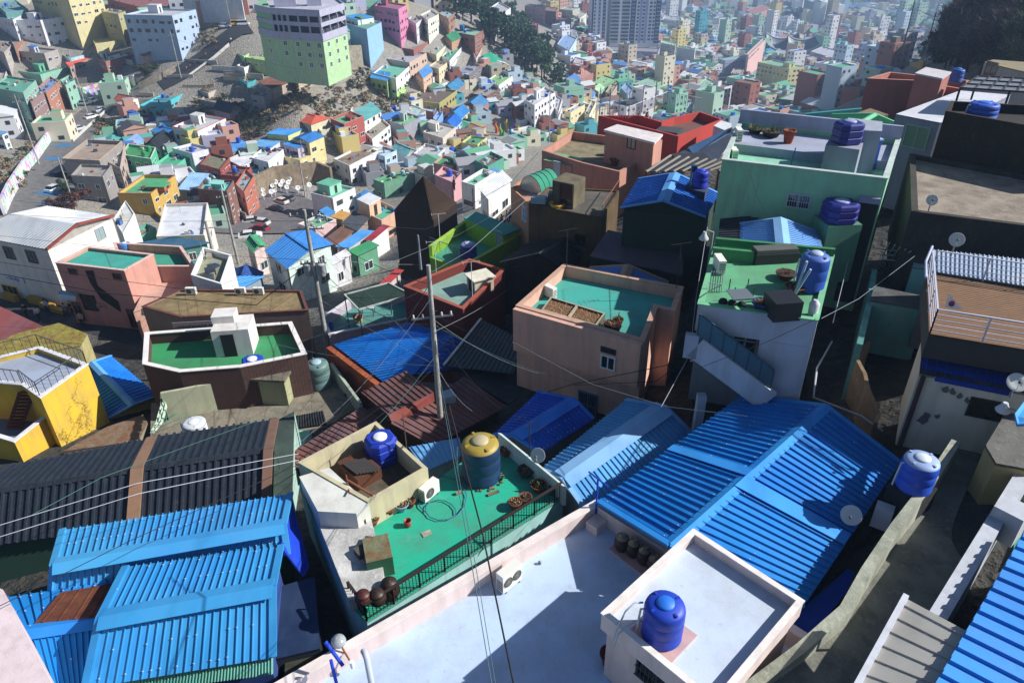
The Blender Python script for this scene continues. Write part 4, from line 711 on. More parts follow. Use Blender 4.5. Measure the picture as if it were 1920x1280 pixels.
win_px(T2, P[0], P[3], 137, 509, .9, .6, fr='#6a4a44'); win_px(T2, P[0], P[3], 220, 518, .9, .6, fr='#6a4a44'); win_px(T2, P[0], P[3], 168, 567, 1.6, 1.6, fr='#3a2a28', grille=True); win_px(T2, P[0], P[3], 148, 583, 1.0, 2.0, fr='#8a5a50', gl='#16120f', name='door')
sign(T2, P[0], P[3], 191, 573, .9, .4, 'CAFE', '#b08a82', '#4a2a28', .22)
b = MB(); s0 = G(163, 506, 27.6); wd = (P[3]-P[0]).normalized(); nn = V((wd.y, -wd.x, 0)); ra = win_px(T2, P[0], P[3], 250, 597, 1.0, 2.0, fr='#8a5a50', gl='#16120f', name='door')
# external stair recess
def onwall(a, b_, px, py): nrm = V(((b_-a).y, -(b_-a).x)).normalized(); r = ray(px, py); t_ = (a.to_2d()-CAM.to_2d()).dot(nrm)/r.to_2d().dot(nrm); return CAM+r*t_
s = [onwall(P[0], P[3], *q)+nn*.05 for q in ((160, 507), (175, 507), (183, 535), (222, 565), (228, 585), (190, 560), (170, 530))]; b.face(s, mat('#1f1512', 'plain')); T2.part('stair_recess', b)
b = MB(); a0 = onwall(P[0], P[3], 120, 552)+nn*.1; b.add([a0-wd*.1+V((0, 0, .5)), a0+wd*2+V((0, 0, .5)), a0+wd*2+nn*.5+V((0, 0, .35)), a0+nn*.5+V((0, 0, .35)), a0+wd*2+nn*.7-V((0, 0, .1)), a0+nn*.7-V((0, 0, .1))], [(0, 1, 2, 3), (3, 2, 4, 5)], mat('#2a6a7c', 'poly')); T2.part('door_canopy', b)
T3 = flat('terrace', 'lower pink walled terrace crowded with plants', [(228, 515), (200, 460), (348, 470), (362, 502), (291, 500)] if False else [(234, 509), (212, 455), (340, 462), (366, 500), (292, 500)], 28.6, 35, '#cf9c8c', '#3a9a80', '#dcb8ac', ph=.8, t=.2, cat='terrace')
flat('house', 'salmon end wing of the pink house above the lane', [(250, 585), (291, 499), (350, 474), (364, 545), (330, 560)], 30.2, 36, '#d3a292', '#c9a090', ph=0, t=0)
tank_proto('water_tank', 'small round blue tank on the plant crowded pink terrace', G(237, 470, 29.4), .55, .9, '#4a7fc8', '#cfd8e4')
T4 = flat('house', 'long brown shop building with tan flat roof', [(266, 575), (338, 543), (565, 545), (578, 582), (340, 595)], 28.2, 33, '#8c7468', '#8d7a55', '#6a3a30', ph=.12, t=.15, rk='concrete')
P = T4.P; sign(T4, P[0], P[4], 302, 0, .1, .1, '', None, '#2a2a2a', .1) if False else None
sign(T4, P[4], P[3], 376, 610, 4.2, .9, 'HANDMADE SHOP', '#8f8588', '#22222a', .42)
b = MB(); b.ribs(G(265, 577, 28.9), G(337, 597, 28.9), G(337, 609, 29.8), G(265, 590, 29.8), 26, mat('#d8cfae', 'metal'), .05); T4.part('awning', b)
for lab, x in (('left air conditioner on the tan shop roof', 360), ('middle air conditioner on the tan shop roof', 452), ('right air conditioner on the tan shop roof', 486)): ac_unit(lab, G(x, 552, 28.3), 0, 1)
flat('house', 'maroon sheet roofed house at the left edge of street', [(-80, 590), (-20, 565), (82, 612), (10, 650), (-60, 655)], 29.5, 35, '#5a3a3c', '#7a4444', ph=0, t=0, rk='metal')
flat('house', 'house with moss yellow roof and ribbed metal sides', [(-60, 668), (30, 625), (110, 605), (163, 625), (150, 648), (60, 665)], 29.2, 33.5, '#a9a06a', '#8d8a3a', ph=0, t=0, rk='rust')
# ---------------------------------------------------------------- houses on the right-hand slope
# concrete house + cabin
T = flat('house', 'stained olive brown concrete house with a concrete roof cabin', [(991, 382), (1028, 350), (1161, 357), (1128, 408)], 19.5, 26, '#5c4a2c', '#5f5a52', ph=.12, t=.15, rk='concrete', wk='concrete')
q = [G(*p, 17.7) for p in ((1036, 338), (1060, 323), (1098, 332), (1076, 346))]; b = MB(); b.prism([xy(p) for p in q], CZ-19.6, CZ-17.7, mat('#6f6650', 'concrete')); o = T.part('roof_cabin', b); win_px(T, q[0], q[3], 1062, 364, 1.1, 1.6, fr='#3a342a', gl='#0c0c0c', name='doorway', bars=0)
rail(T, [G(1128, 407, 19.5), G(1160, 358, 19.5)], .9, '#8a5a3a', gap=.5); win_px(T, T.P[0], T.P[3], 1088, 450, .9, .9, fr='#1c1812', gl='#100e0a')
b = MB(); p = G(1045, 387, 19.55); b.lathe(p, [(.5, 0), (.62, .28), (.56, .28), (.46, .05)], mat('#d8a81c', 'plastic'), 18); b.lathe(p+V((0, 0, .1)), [(.3, 0), (.3, .04)], mat('#8a4a20', 'plain'), 12); single('basin', 'round yellow basin on the concrete house roof', 'basin', b, p)
b = MB(); p = G(1010, 380, 19.4); b.box(p, 1.1, .6, .5, mat('#8fa8b4', 'plastic'), -.2); single('crate', 'pale blue crate on the concrete house roof edge', 'crate', b, p)
b = MB(); p = G(1048, 372, 19.4); b.box(p, 1.6, .7, .45, mat('#7a8078', 'wood'), -.2); single('bench', 'low grey bench before the roof cabin', 'bench', b, p)
T = flat('house', 'peach house under the arched green greenhouse', [(958, 352), (985, 330), (1040, 340), (992, 382)], 20.6, 27, '#c08a68', '#b08870', ph=.3, t=.15); win_px(T, T.P[0], T.P[3], 984, 400, .9, 1.3, fr='#dfe4ea', gl='#5f8fb4', grille=True)
gr = Thing('greenhouse', 'small arched greenhouse with green shade net', 'greenhouse', G(993, 352, 20.7)); a0, a1 = G(975, 355, 20.8), G(1012, 365, 20.8); dd = (a1-a0).normalized(); side = V((-dd.y, dd.x, 0)); b = MB(); n = 10; R0 = 1.25
for i in range(n):
    t0, t1 = math.pi*i/n, math.pi*(i+1)/n
    f_ = lambda t, s: a0+dd*(R0*(1-math.cos(t)))*.9+side*s+V((0, 0, R0*1.1*math.sin(t)))
    b.face([f_(t0, 0), f_(t1, 0), f_(t1, 2.6), f_(t0, 2.6)], mat('#2f8f74', 'cloth'))
gr.part('net_cover', b); b = MB()
for s in (0, .65, 1.3, 1.95, 2.6): b.tube([a0+dd*(R0*(1-math.cos(t)))*.9+side*s+V((0, 0, R0*1.12*math.sin(t))) for t in [math.pi*i/10 for i in range(11)]], .025, mat('#163a30', 'plain'), 4)
gr.part('hoop', b); b = MB(); b.face([a0+dd*(R0*(1-math.cos(t)))*.9+V((0, 0, R0*1.1*math.sin(t))) for t in [math.pi*i/10 for i in range(11)]], mat('#b4c8c4', 'poly')); gr.part('end_sheet', b)
# orange terrace
T = flat('house', 'salmon pink house with concrete roof yard and plants', [(1016, 282), (1072, 246), (1150, 256), (1242, 262), (1232, 285), (1162, 322), (1090, 305)], 20.5, 27, '#b98474', '#8a8064', ph=.8, t=.22, rk='concrete'); b = MB(); q = [G(*p, 18.2) for p in ((1135, 243), (1158, 234), (1240, 252), (1226, 266))]; b.prism([xy(p) for p in q], CZ-21.4, CZ-18.4, mat('#c08a78', 'paint')); o = T.part('roof_room', b); b = MB(); b.prism(inset([xy(p) for p in q], -.12), CZ-18.395, CZ-18.2, mat('#d8cfd0', 'paint')); T.part('room_roof', b, o); win_px(T, q[0], q[3], 1184, 268, 1.0, 1.1, fr='#5c3a34')
ac_unit('air conditioner in the salmon roof yard', G(1163, 292, 21.25), -.3, 1)
for lab, x, y, c_ in (('brown crate of plants by the salmon roof room', 1143, 290, '#5a3424'), ('dark pot cluster beside the salmon air conditioner', 1182, 296, '#3a3028'), ('brown box in front of the salmon roof yard', 1152, 310, '#7a4a34'), ('black bin in the salmon roof yard', 1175, 310, '#26282a')): pot(lab, G(x, y, 21.25), .45, .6, c_, 'green')
T = flat('house', 'peach hut with pale green roof and white door', [(1019, 300), (1044, 286), (1097, 299), (1072, 310)], 21, 26, '#c8917c', '#6fa87c', ph=0, t=0); win_px(T, T.P[0], T.P[3], 1044, 318, .8, 1.6, fr='#b4c4cc', gl='#c4ccd0', bars=0, name='door')
# red terrace
T = flat('house', 'vermilion red roof terrace with walled artificial lawn', [(1122, 217), (1272, 256), (1356, 224), (1312, 209), (1262, 220), (1240, 228), (1200, 216)], 21.5, 28, '#b8362c', '#6d4a44', ph=.9, t=.25); b = MB(); b.prism([xy(G(*p, 22.35)) for p in ((1242, 232), (1262, 222), (1264, 240), (1244, 245))], CZ-22.38, CZ-22.34, mat('#3f6a34', 'cloth')); T.part('artificial_lawn', b)
b = MB(); b.prism([xy(G(*p, 21.9)) for p in ((1228, 244), (1270, 250), (1282, 240), (1240, 236))], CZ-22.38, CZ-21.9, mat('#3c3f44', 'plain')); T.part('dark_platform', b); rl = [G(1124, 216, 21.5), G(1178, 222, 21.5), G(1250, 192, 21.8), G(1312, 205, 21.5)]; rail(T, rl, 1.3, '#d4d7dc', gap=.3, r=.05)
for i in range(7): p = rl[0].lerp(rl[1], i/3) if i < 3 else rl[1].lerp(rl[2], (i-3)/3); b = MB(); b.beam(p, p+V((0, 0, 3.1)), .1, .1, mat('#b9bcc4', 'plain')); T.part('post', b)
T = flat('house', 'white hut with blue side beyond the red terrace', [(1338, 236), (1352, 226), (1372, 232), (1360, 245)], 20.6, 24, '#c9ccd4', '#cfd2d8', ph=0, t=0)
b = MB(); b.slab([G(x, y, 20.8) for x, y in ((1262, 292), (1322, 262), (1370, 240), (1372, 262), (1345, 302), (1270, 300))], .08, mat('#343a48', 'tile')); b.slab([G(1290, 276, 20.5), G(1372, 238, 19.6), G(1368, 248, 20.6), G(1300, 290, 20.9)], .1, mat('#2a4a70', 'metal')); single('dark_roof', 'dark slate roof with a blue verge behind the pergola', 'roof', b, G(1320, 275, 21))
pg = Thing('pergola', 'weathered pergola of long white slats over a dark tarp', 'pergola', G(1270, 300, 22)); 
for i in range(9):
    b = MB(); x = 1212+i*17; b.beam(G(x, 322-i*.3, 19.9), G(x+46, 291+i*1.6, 19.5), .16, .1, mat('#a8a294', 'wood')); pg.part('slat', b)
for x, y in ((1212, 318), (1348, 318), (1262, 290)): b = MB(); p = G(x, y, 19.9); b.beam(p, p-V((0, 0, 3)), .15, .15, mat('#6a645a', 'wood')); pg.part('post', b)
b = MB(); b.slab([G(1205, 322, 20.4), G(1262, 288, 20.2), G(1320, 286, 20.2), G(1352, 318, 20.4)], .05, mat('#1c2434', 'cloth')); pg.part('tarp', b)
# blue roof house with dark green wall
gable('house', 'house with bright blue gable roof and dark green wall', (1163, 390, 17.4), (1196, 336, 17.4), (1323, 408, 17.4), (1348, 364, 17.4), (1243, 377, 16.4), (1266, 325, 16.4), 17, '#2a6cc4', '#1f3a30', 22.5, capc='#5a98dc', caph=.8)
b = MB(); b.prism([xy(G(*p, 16.6)) for p in ((1284, 352), (1296, 338), (1330, 344), (1322, 361))], CZ-20, CZ-16.6, mat('#2a3a5c', 'paint')); single('tank_stand', 'blue platform on the right slope of the blue roof', 'stand', b, G(1308, 350, 20)); tank_proto('water_tank', 'deep blue round tank on the blue roof platform', G(1312, 350, 16.58), .5, 1.2, '#1a2fb0', '#2a4ac8'); b = MB(); b.box(G(1298, 345, 16.58), .35, .35, 1.3, mat('#1a3a6a', 'plastic')); single('roof_locker', 'narrow dark blue locker beside the deep blue tank', 'locker', b, G(1298, 345, 16.58))
flat('house', 'low house with flat dark purple sheet roof', [(1106, 480), (1140, 431), (1282, 462), (1280, 516)], 20.2, 25, '#1c1a1c', '#5a4c58', ph=0, t=0, rk='metal')
gable('house', 'old dark concrete house with charred gable roof', (938, 492, 22.6), (985, 458, 22.6), (1046, 500, 22.6), (1105, 470, 22.6), (1010, 476, 21.6), (1060, 448, 21.6), 14, '#1a1c20', '#3a352c', 27, kind='tile', screws=None, wk='concrete')
gable('house', 'small house with blue striped gable roof behind the peach house', (1085, 520, 20.8), (1106, 502, 20.8), (1236, 552, 20.8), (1254, 530, 20.8), (1170, 520, 19.9), (1178, 498, 19.9), 12, '#6a93d4', '#4a3a34', 24, capc='#b09070', caph=.7, screws=None)
# mint building
T = flat('house', 'large mint green house with white and mint roof terrace', [(1354, 300), (1664, 336), (1688, 262), (1386, 228)], 12, 19.5, '#8cc6a0', '#86c8ae', '#b4c4c0', ph=.75, t=.2); MBd = T; P = T.P
q = [P[0].lerp(P[3], .48), P[1].lerp(P[2], .48), P[2], P[3]]; b = MB(); b.prism(inset([xy(p) for p in q], .2), CZ-12.76, CZ-12.25, mat('#9aa2b8', 'deck')); T.part('upper_deck', b)
b = MB(); b.prism([xy(P[3]), xy(P[2]), xy(P[2]+(P[1]-P[2]).normalized()*.2), xy(P[3]+(P[0]-P[3]).normalized()*.2)], CZ-12.3, CZ-11.2, mat('#9ea6bf', 'paint')); T.part('back_parapet', b)
win_px(T, P[0], P[1], 1497, 377, 1.2, .8, fr='#b9bec4', gl='#20242a', grille=True)
q = [G(*p, 11) for p in ((1548, 272), (1560, 252), (1622, 262), (1612, 281))]; b = MB(); b.prism([xy(p) for p in q], CZ-13.2, CZ-11, mat('#8f96a8', 'paint')); T.part('stair_block', b); box_tank('water_tank', 'square navy water tank on the mint house stair block', (q[0]+q[2])/2+V((0, 0, .02)), 1.35, 1.05, '#1a2478', lid='#8f9ac0', ang=.2)
q = [G(*p, 10.4) for p in ((1584, 243), (1590, 221), (1655, 228), (1654, 246))]; b = MB(); b.prism([xy(p) for p in q], CZ-13, CZ-10.4, mat('#9aa2b2', 'paint')); T.part('roof_hut', b)
pot('terracotta jar on the white deck of the mint house', G(1477, 268, 12.24), .35, .75, '#8f3c28'); pot('black basin of plants on the mint house deck', G(1445, 256, 12.24), .6, .35, '#1c1e22', 'green'); pot('second black basin at the far parapet', G(1415, 250, 12.24), .45, .3, '#24262a', 'green')
ac_unit('air conditioner at the left edge of the mint house roof', G(1383, 262, 12.24), 1.5, 1); ac_unit('air conditioner lower on the mint house roof', G(1374, 300, 12.74), 1.5, 1)
b = MB(); b.beam(G(1480, 318, 12.7), G(1484, 318, 12.7)+V((0, 0, 1.2)), .04, .04, mat('#2a5a8c', 'plain')); single('pole', 'thin blue pole on the mint roof floor', 'pole', b, G(1480, 318, 12.7))
bt = Thing('locker', 'tall blue plastic locker behind the mint house block', 'locker', G(1622, 318, 12.75)); b = MB(); b.box(G(1622, 316, 12.75), .8, .6, 1.6, mat('#2458b0', 'plastic'), .15); bt.part('locker_body', b); b = MB(); b.box(G(1622, 316, 12.75)+V((0, 0, 1.603)), .9, .7, .08, mat('#8fb0d8', 'plain'), .15); bt.part('lid', b)
b = MB(); 
wd = (P[1]-P[0]).normalized(); nn = V((wd.y, -wd.x, 0)); dm = mat('#8f94b0', 'paint')
x0 = onwall(P[0], P[1], 1607, 385); b.beam(x0+nn*.1, V((x0.x, x0.y, x0.z-3))+nn*.1, .3, .25, dm); x1 = onwall(P[0], P[1], 1650, 375)
b.beam(x0+nn*.1+V((0, 0, .4)), V((x1.x, x1.y, x0.z+.4))+nn*.1, .3, .3, dm); T.part('door_frame', b)
b = MB(); b.prism([xy(x0+nn*.03), xy(x1+nn*.03), xy(x1+nn*.06), xy(x0+nn*.06)], CZ-19, x0.z+.3, mat('#14161c', 'plain')); T.part('doorway', b)
box_tank('water_tank', 'indigo square tank in front of the mint wall', G(1571, 412, 14.2), 1.6, 1.0, '#14187a', ang=.1, lid='#9aa4d0'); b = MB(); b.box(G(1571, 412, 14.2)-V((0, 0, 3.2)), 1.8, 1.6, 3.2, mat('#4f8a70', 'paint'), .1); single('tank_stand', 'dark green stand under the indigo tank', 'stand', b, G(1571, 418, 19.4))
T = gable('house', 'light blue ribbed gable roof house behind the twin pipe tank', (1386, 462, 15), (1388, 420, 15), (1545, 476, 15), (1534, 436, 15), (1470, 470, 14.1), (1463, 410, 14.1), 15, '#6fa0d8', '#4a5a5c', 20, capc='#7fb0e6', caph=.7)
b = MB(); b.ribs(G(1345, 462, 15.1), G(1350, 410, 15.1), G(1425, 403, 14.9), G(1392, 462, 15), 12, mat('#232830', 'tile'), .05); single('dark_roof', 'dark ribbed roof between mint wall and light blue roof', 'roof', b, G(1370, 430, 15))
# green roof white building with stair
GW = [(1309, 571), (1533, 602), (1563, 480), (1341, 459)]; T = flat('house', 'white house with green roof terrace and glazed side stair', GW, 13.9, 15.1, '#b4b6c0', '#56a376', '#6fb88a', ph=.12, t=.16); P = T.P; TGW = T
b = MB(); b.prism([xy(P[3]), xy(P[2]), xy(P[2]+(P[1]-P[2]).normalized()*.2), xy(P[3]+(P[0]-P[3]).normalized()*.2)], CZ-14.1, CZ-13.5, mat('#2f7a4c', 'paint')); T.part('back_parapet', b); b = MB(); q0, q1 = P[3]+(P[0]-P[3])*.22, P[3]+(P[0]-P[3])*.22+(P[2]-P[3]).normalized()*1.8; b.beam(q0-V((0, 0, .1)), q1-V((0, 0, .1)), .18, 1.1, mat('#3f8a58', 'paint')); T.part('divider_wall', b)
wd = (P[1]-P[0]).normalized(); nn = V((wd.y, -wd.x, 0))
# recess with glazing below the fascia, stair in front
def wq(p): return onwall(P[0], P[1], *p)
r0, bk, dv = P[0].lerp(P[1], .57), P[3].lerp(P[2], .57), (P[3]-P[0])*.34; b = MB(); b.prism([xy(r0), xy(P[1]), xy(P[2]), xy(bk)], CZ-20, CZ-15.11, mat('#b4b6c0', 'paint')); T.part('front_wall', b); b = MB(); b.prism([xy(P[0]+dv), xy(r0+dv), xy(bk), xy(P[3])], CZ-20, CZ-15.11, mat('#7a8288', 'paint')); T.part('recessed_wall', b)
g0, g1 = P[0]+dv+nn*.03, r0+dv+nn*.03; b = MB(); b.face([V((g0.x, g0.y, CZ-17.7)), V((g1.x, g1.y, CZ-17.7)), V((g1.x, g1.y, CZ-15.2)), V((g0.x, g0.y, CZ-15.2))], mat('#11151c', 'glass')); T.part('glazing', b)
b = MB()
for i in range(6): p = g0.lerp(g1, i/5)+nn*.04; b.beam(V((p.x, p.y, CZ-17.7)), V((p.x, p.y, CZ-15.2)), .07, .07, mat('#8f98a4', 'plain'))
b.beam(V((g0.x, g0.y, CZ-16.4))+nn*.04, V((g1.x, g1.y, CZ-16.4))+nn*.04, .05, .06, mat('#8f98a4', 'plain')); T.part('glazing_bars', b)
b = MB(); p0, p1 = wq((1306, 640))+nn*.4, wq((1440, 740))+nn*.4; b.beam(p0, p1, .25, 1.0, mat('#b9bbc4', 'paint')); b.beam(p0-wd*.45, p0+wd*.1, .25, 1.1, mat('#a0a5b2', 'paint')); o = T.part('stair_side', b)
b = MB(); upv = V((0, 0, 1.15)); b.add([p0+V((0, 0, .45)), p1+V((0, 0, .45)), p1+upv+V((0, 0, .3)), p0+upv+V((0, 0, .3))], [(0, 1, 2, 3)], mat('#52707c', 'poly')); T.part('glass_guard', b, o)
b = MB()
for i in range(7): p = p0.lerp(p1, i/6); b.beam(p+V((0, 0, .4)), p+V((0, 0, 1.5)), .05, .05, mat('#22505c', 'plain'))
b.beam(p0+V((0, 0, 1.5)), p1+V((0, 0, 1.5)), .06, .06, mat('#22505c', 'plain')); T.part('guard_posts', b, o)
b = MB(); c1 = wq((1318, 730)); b.beam(c1+nn*.4+V((0, 0, 0)), V((c1.x, c1.y, CZ-20))+nn*.4, .35, .35, mat('#a0a5b2', 'paint')); T.part('column', b)
tank_proto('water_tank', 'tall blue tank with pipes on the green roof terrace', G(1517, 540, 13.98), .58, 1.65, '#1c4aa8', '#a8b8d4', top='#4a6cb4'); b = MB(); b.tube([G(1490, 552, 13.9), G(1513, 490, 12.2)], .05, mat('#9fb0c8', 'plain'), 6); b.tube([G(1490, 552, 13.9), G(1520, 505, 12.6)], .05, mat('#9fb0c8', 'plain'), 6); single('water_pipe', 'two pale pipes leaning on the tall blue tank', 'pipe', b, G(1490, 552, 13.9))
for lab, x, y, r, hh, c_ in (('brown clay basin left of the tall blue tank', 1473, 521, .42, .25, '#5a3024'), ('round clay basin at the foot of the tall tank', 1490, 545, .4, .25, '#8a4a34'), ('blue basin at the front edge of the green roof', 1428, 578, .4, .3, '#1c50a0')): pot(lab, G(x, y, 13.98), r, hh, c_)
b = MB(); b.box(G(1463, 590, 13.98), 1.1, 1.1, .8, mat('#14161c', 'plastic'), .12); single('storage_box', 'black storage box at the front of the green roof', 'box', b, G(1463, 590, 13.98)); ac_unit('air conditioner at the far left of the green roof', G(1347, 508, 13.98), 1.6, 1)
fr_ = Thing('work_table', 'grey metal work table on the green roof', 'table', G(1388, 556, 13.98)); b = MB(); b.box(G(1388, 553, 13.4), .85, .85, .05, mat('#8a9294', 'steel'), .1); fr_.part('table_top', b)
for sx in (-.38, .38):
    for sy in (-.38, .38): b = MB(); p = G(1388, 553, 13.98); b.box(p+V((sx, sy, 0)), .04, .04, .55, mat('#6a7072', 'steel')); fr_.part('leg', b)
b = MB()
for i in range(6): p = G(1330+i*4.5, 547, 13.98); b.tube([p, p+V((0, .1, .9))], .02, mat('#9a9da0', 'plain'), 4)
b.beam(G(1328, 530, 13.3), G(1354, 534, 13.3), .03, .03, mat('#9a9da0', 'plain')); b.beam(G(1328, 546, 13.98), G(1354, 534, 13.1), .03, .03, mat('#9a9da0', 'plain')); single('wire_rack', 'folding wire drying rack on the left of the green roof', 'rack', b, G(1340, 545, 13.98))
for lab, x, y in (('black bag first from the left along the roof edge', 1355, 570), ('small grey bag in the row along the roof edge', 1372, 573), ('dark bundle right end of the row on roof edge', 1390, 576)): b = MB(); b.lathe(G(x, y, 13.98), [(.16, 0), (.2, .1), (.14, .22), (.03, .27)], mat('#22242a', 'cloth'), 10); single('bag', lab, 'bag', b, G(x, y, 13.98))
b = MB(); b.box(G(1450, 488, 13.98), 2.0, .7, .45, mat('#2a2c2a', 'wood'), .1); b.box(G(1450, 488, 13.98)+V((0, 0, .46)), 1.9, .6, .18, mat('#5a5c58', 'wood'), .1); single('storage_shelf', 'dark cluttered shelf at the back of the green roof', 'shelf', b, G(1450, 488, 13.98))
b = MB(); b.lathe(G(1523, 590, 13.98), [(.18, 0), (.2, .5), (.1, .62), (.08, .66)], mat('#c4c6cc', 'plastic'), 14); single('canister', 'white canister at the right edge of the green roof', 'canister', b, G(1523, 590, 13.98))
lp = G(1333, 470, 13.6); T = Thing('street_lamp', 'white cone lamp over the dark alley by the green roof', 'lamp', lp); b = MB(); b.tube([lp, lp+V((0, 0, .9)), lp+V((-.25, 0, 1.0)), lp+V((-.4, 0, .9))], .025, mat('#9a9da0', 'plain'), 6); T.part('arm', b); b = MB(); b.lathe(lp+V((-.4, 0, .55)), [(.2, 0), (.22, .05), (.1, .25), (.06, .38)], mat('#b9bcc0', 'plain'), 14); T.part('shade', b)
# dark houses on the far right
T = flat('house', 'dark concrete house with a large stained flat roof', [(1706, 287), (1709, 396), (2060, 440), (2060, 352)], 13, 18, '#3a3632', '#968a7c', ph=.25, t=.3, rk='concrete', wk='concrete')
T = flat('house', 'black brown house wall rising behind the stained roof', [(1773, 208), (1783, 189), (2080, 205), (2080, 262)], 10.5, 13.5, '#2c221a', '#2a2622', ph=.5, t=.2, wk='concrete', rk='concrete'); tank_proto('water_tank', 'wide blue tank sunk in the black brown house roof', G(1838, 222, 11.0), .8, .95, '#1c50b4', '#2a68d0')
T = flat('house', 'lavender grey house with white fan shaped roof', [(1680, 214), (1762, 230), (1800, 228), (1895, 178), (1800, 170)], 12.6, 19, '#8f93a4', '#c9cdd8', ph=0, t=0, rk='paint'); win_px(T, T.P[0], T.P[1], 1718, 257, 1.6, 1.5, fr='#aab0b8', gl='#2f5a58')
T = flat('house', 'broad salmon brown house with blank front wall', [(1626, 148), (1716, 152), (1812, 170), (1818, 152), (1668, 136)], 16.8, 24, '#a86a60', '#c4a0a0', '#b87a68', ph=.7, t=.25)
q = [G(*p, 15.4) for p in ((1716, 140), (1736, 129), (1782, 138), (1766, 150))]; b = MB(); b.prism([xy(p) for p in q], CZ-20, CZ-15.4, mat('#a86a60', 'paint')); o = T.part('stair_block', b); b = MB(); b.prism(inset([xy(p) for p in q], -.05), CZ-15.395, CZ-15.25, mat('#c4c0c4', 'paint')); T.part('stair_block_roof', b, o)
tank_proto('water_tank', 'blue tank standing on the salmon brown house', G(1791, 153, 16.7), .65, 1.35, '#1450a8', '#2a6cc8')
T = flat('shed', 'pale beige hut with ribbed tan roof at top right', [(1846, 117), (1862, 112), (1990, 122), (1985, 150)], 14, 19, '#b4aca4', '#8f8468', ph=0, t=0, cat='shed', rk='metal'); win_px(T, T.P[0], T.P[3], 1857, 134, 1.4, 1.8, fr='#8a8078')
pg = Thing('pergola', 'grid of pale roof panels on a thin steel frame', 'pergola', G(1860, 178, 15)); q = [G(*p, 11) for p in ((1800, 166), (1834, 144), (1990, 152), (1990, 178))]; b = MB(); b.slab(q, .05, mat('#9aa0ac', 'poly')); pg.part('roof_panel', b); b = MB()
for i in range(8): b.beam(q[0].lerp(q[3], i/7)+V((0, 0, .04)), q[1].lerp(q[2], i/7)+V((0, 0, .04)), .1, .08, mat('#2a2c34', 'plain'))
for i in range(4): b.beam(q[0].lerp(q[1], i/3)+V((0, 0, .05)), q[3].lerp(q[2], i/3)+V((0, 0, .05)), .1, .08, mat('#2a2c34', 'plain'))
pg.part('frame', b)
for p in (q[0], q[1], q[0].lerp(q[3], .5)): b = MB(); b.beam(p, p-V((0, 0, 3)), .1, .1, mat('#2a2c34', 'plain')); pg.part('post', b)
gable('house', 'low house with green and striped hip roof behind mint house', (1536, 238, 15.5), (1560, 215, 15.5), (1700, 265, 15.5), (1702, 240, 15.5), (1610, 232, 14.8), (1640, 214, 14.8), 18, '#4a9a74', '#6a8078', 21, capc='#6fb894', caph=.6, screws=None)
b = MB(); b.slab([G(1510, 212, 17.5), G(1616, 202, 17), G(1616, 208, 17.4), G(1512, 220, 17.9)], .1, mat('#4fa8b4', 'metal')); single('awning', 'long cyan strip roof above the lane', 'roof', b, G(1560, 210, 18))
flat('house', 'dark green box with brown roof beside the striped roof', [(1606, 212), (1632, 203), (1666, 215), (1645, 222)], 15.8, 21, '#1f4a34', '#7a6a50', ph=0, t=0, rk='concrete')
# deck house
T = flat('house', 'house carrying a wooden deck with white railing', [(1738, 513), (1742, 625), (2050, 676), (2050, 566)], 13.3, 14.3, '#3a3430', '#8a6748', ph=0, t=0, rk='wood'); P = T.P; DK = T
rail(T, [G(1736, 512, 13.3), G(1743, 626, 13.3)], 1.0, '#b4b7c8', gap=0, mids=(.2, .4, .6, .8), r=.02, post=.04); rail(T, [G(1743, 626, 13.3), G(2050, 677, 13.3)], 1.0, '#b4b7c8', gap=0, mids=(.2, .4, .6, .8), r=.02, post=.04); rail(T, [G(1745, 512, 13.3), G(2050, 560, 13.3)], 1.0, '#b4b7c8', gap=0, mids=(.2, .4, .6, .8), r=.02, post=.04)
b = MB()
for i in range(30): p, q_ = P[0].lerp(P[1], (i+.5)/30), P[3].lerp(P[2], (i+.5)/30); b.beam(p+V((0, 0, .004)), q_+V((0, 0, .004)), .025, .012, mat('#4a3626', 'wood'))
T.part('plank_joints', b)
fl = Thing('flag', 'small white triangular flag with red and blue disc on railing', 'flag', G(1770, 572, 13.2)); b = MB(); p = G(1772, 576, 13.1); e1 = V((.62, -.1, -.05)); e2 = V((.05, .12, .52)); b.face([p, p+e1, p+e2], mat('#c9cad0', 'cloth')); b.face([p+e2+V((0, .01, 0)), p+e1+V((0, .01, 0)), p+V((0, .01, 0))], mat('#c9cad0', 'cloth')); fl.part('cloth', b)
for k, (cc_, a0_) in enumerate((('#8a2434', 0), ('#1c2f74', math.pi))): b = MB(); c_ = p+e1*.3+e2*.32+V((0, -.012, 0)); ux, uy = e1.normalized(), e2.normalized(); b.face([c_+(ux*math.cos(a0_+math.pi*i/8)+uy*math.sin(a0_+math.pi*i/8))*.11 for i in range(9)], mat(cc_, 'plain')); fl.part('half_disc', b)
T = Thing('house', 'pale blue ribbed sheet roof beyond the wooden deck', 'house', (*xy(G(1840, 510, 14)), CZ-18)); b = MB(); b.ribs(G(2050, 556, 13.9), G(1746, 508, 13.9), G(1746, 468, 13.6), G(2050, 500, 13.6), 34, mat('#a4b4c8', 'metal'), .05, duty=.22); T.part('roof', b); b = MB(); b.prism([xy(G(*p, 14)) for p in ((1750, 506), (2050, 552), (2050, 505), (1750, 474))], CZ-18, CZ-14.1, mat('#4a5058', 'paint')); T.part('wall', b)
b = MB(); b.tube([G(1736, 520, 12.2), G(1736, 490, 12.2), G(1748, 462, 12.2)], .05, mat('#aab0c8', 'plain'), 6); single('rail_pipe', 'pale pipe bending over the deck railing corner', 'pipe', b, G(1736, 500, 13))
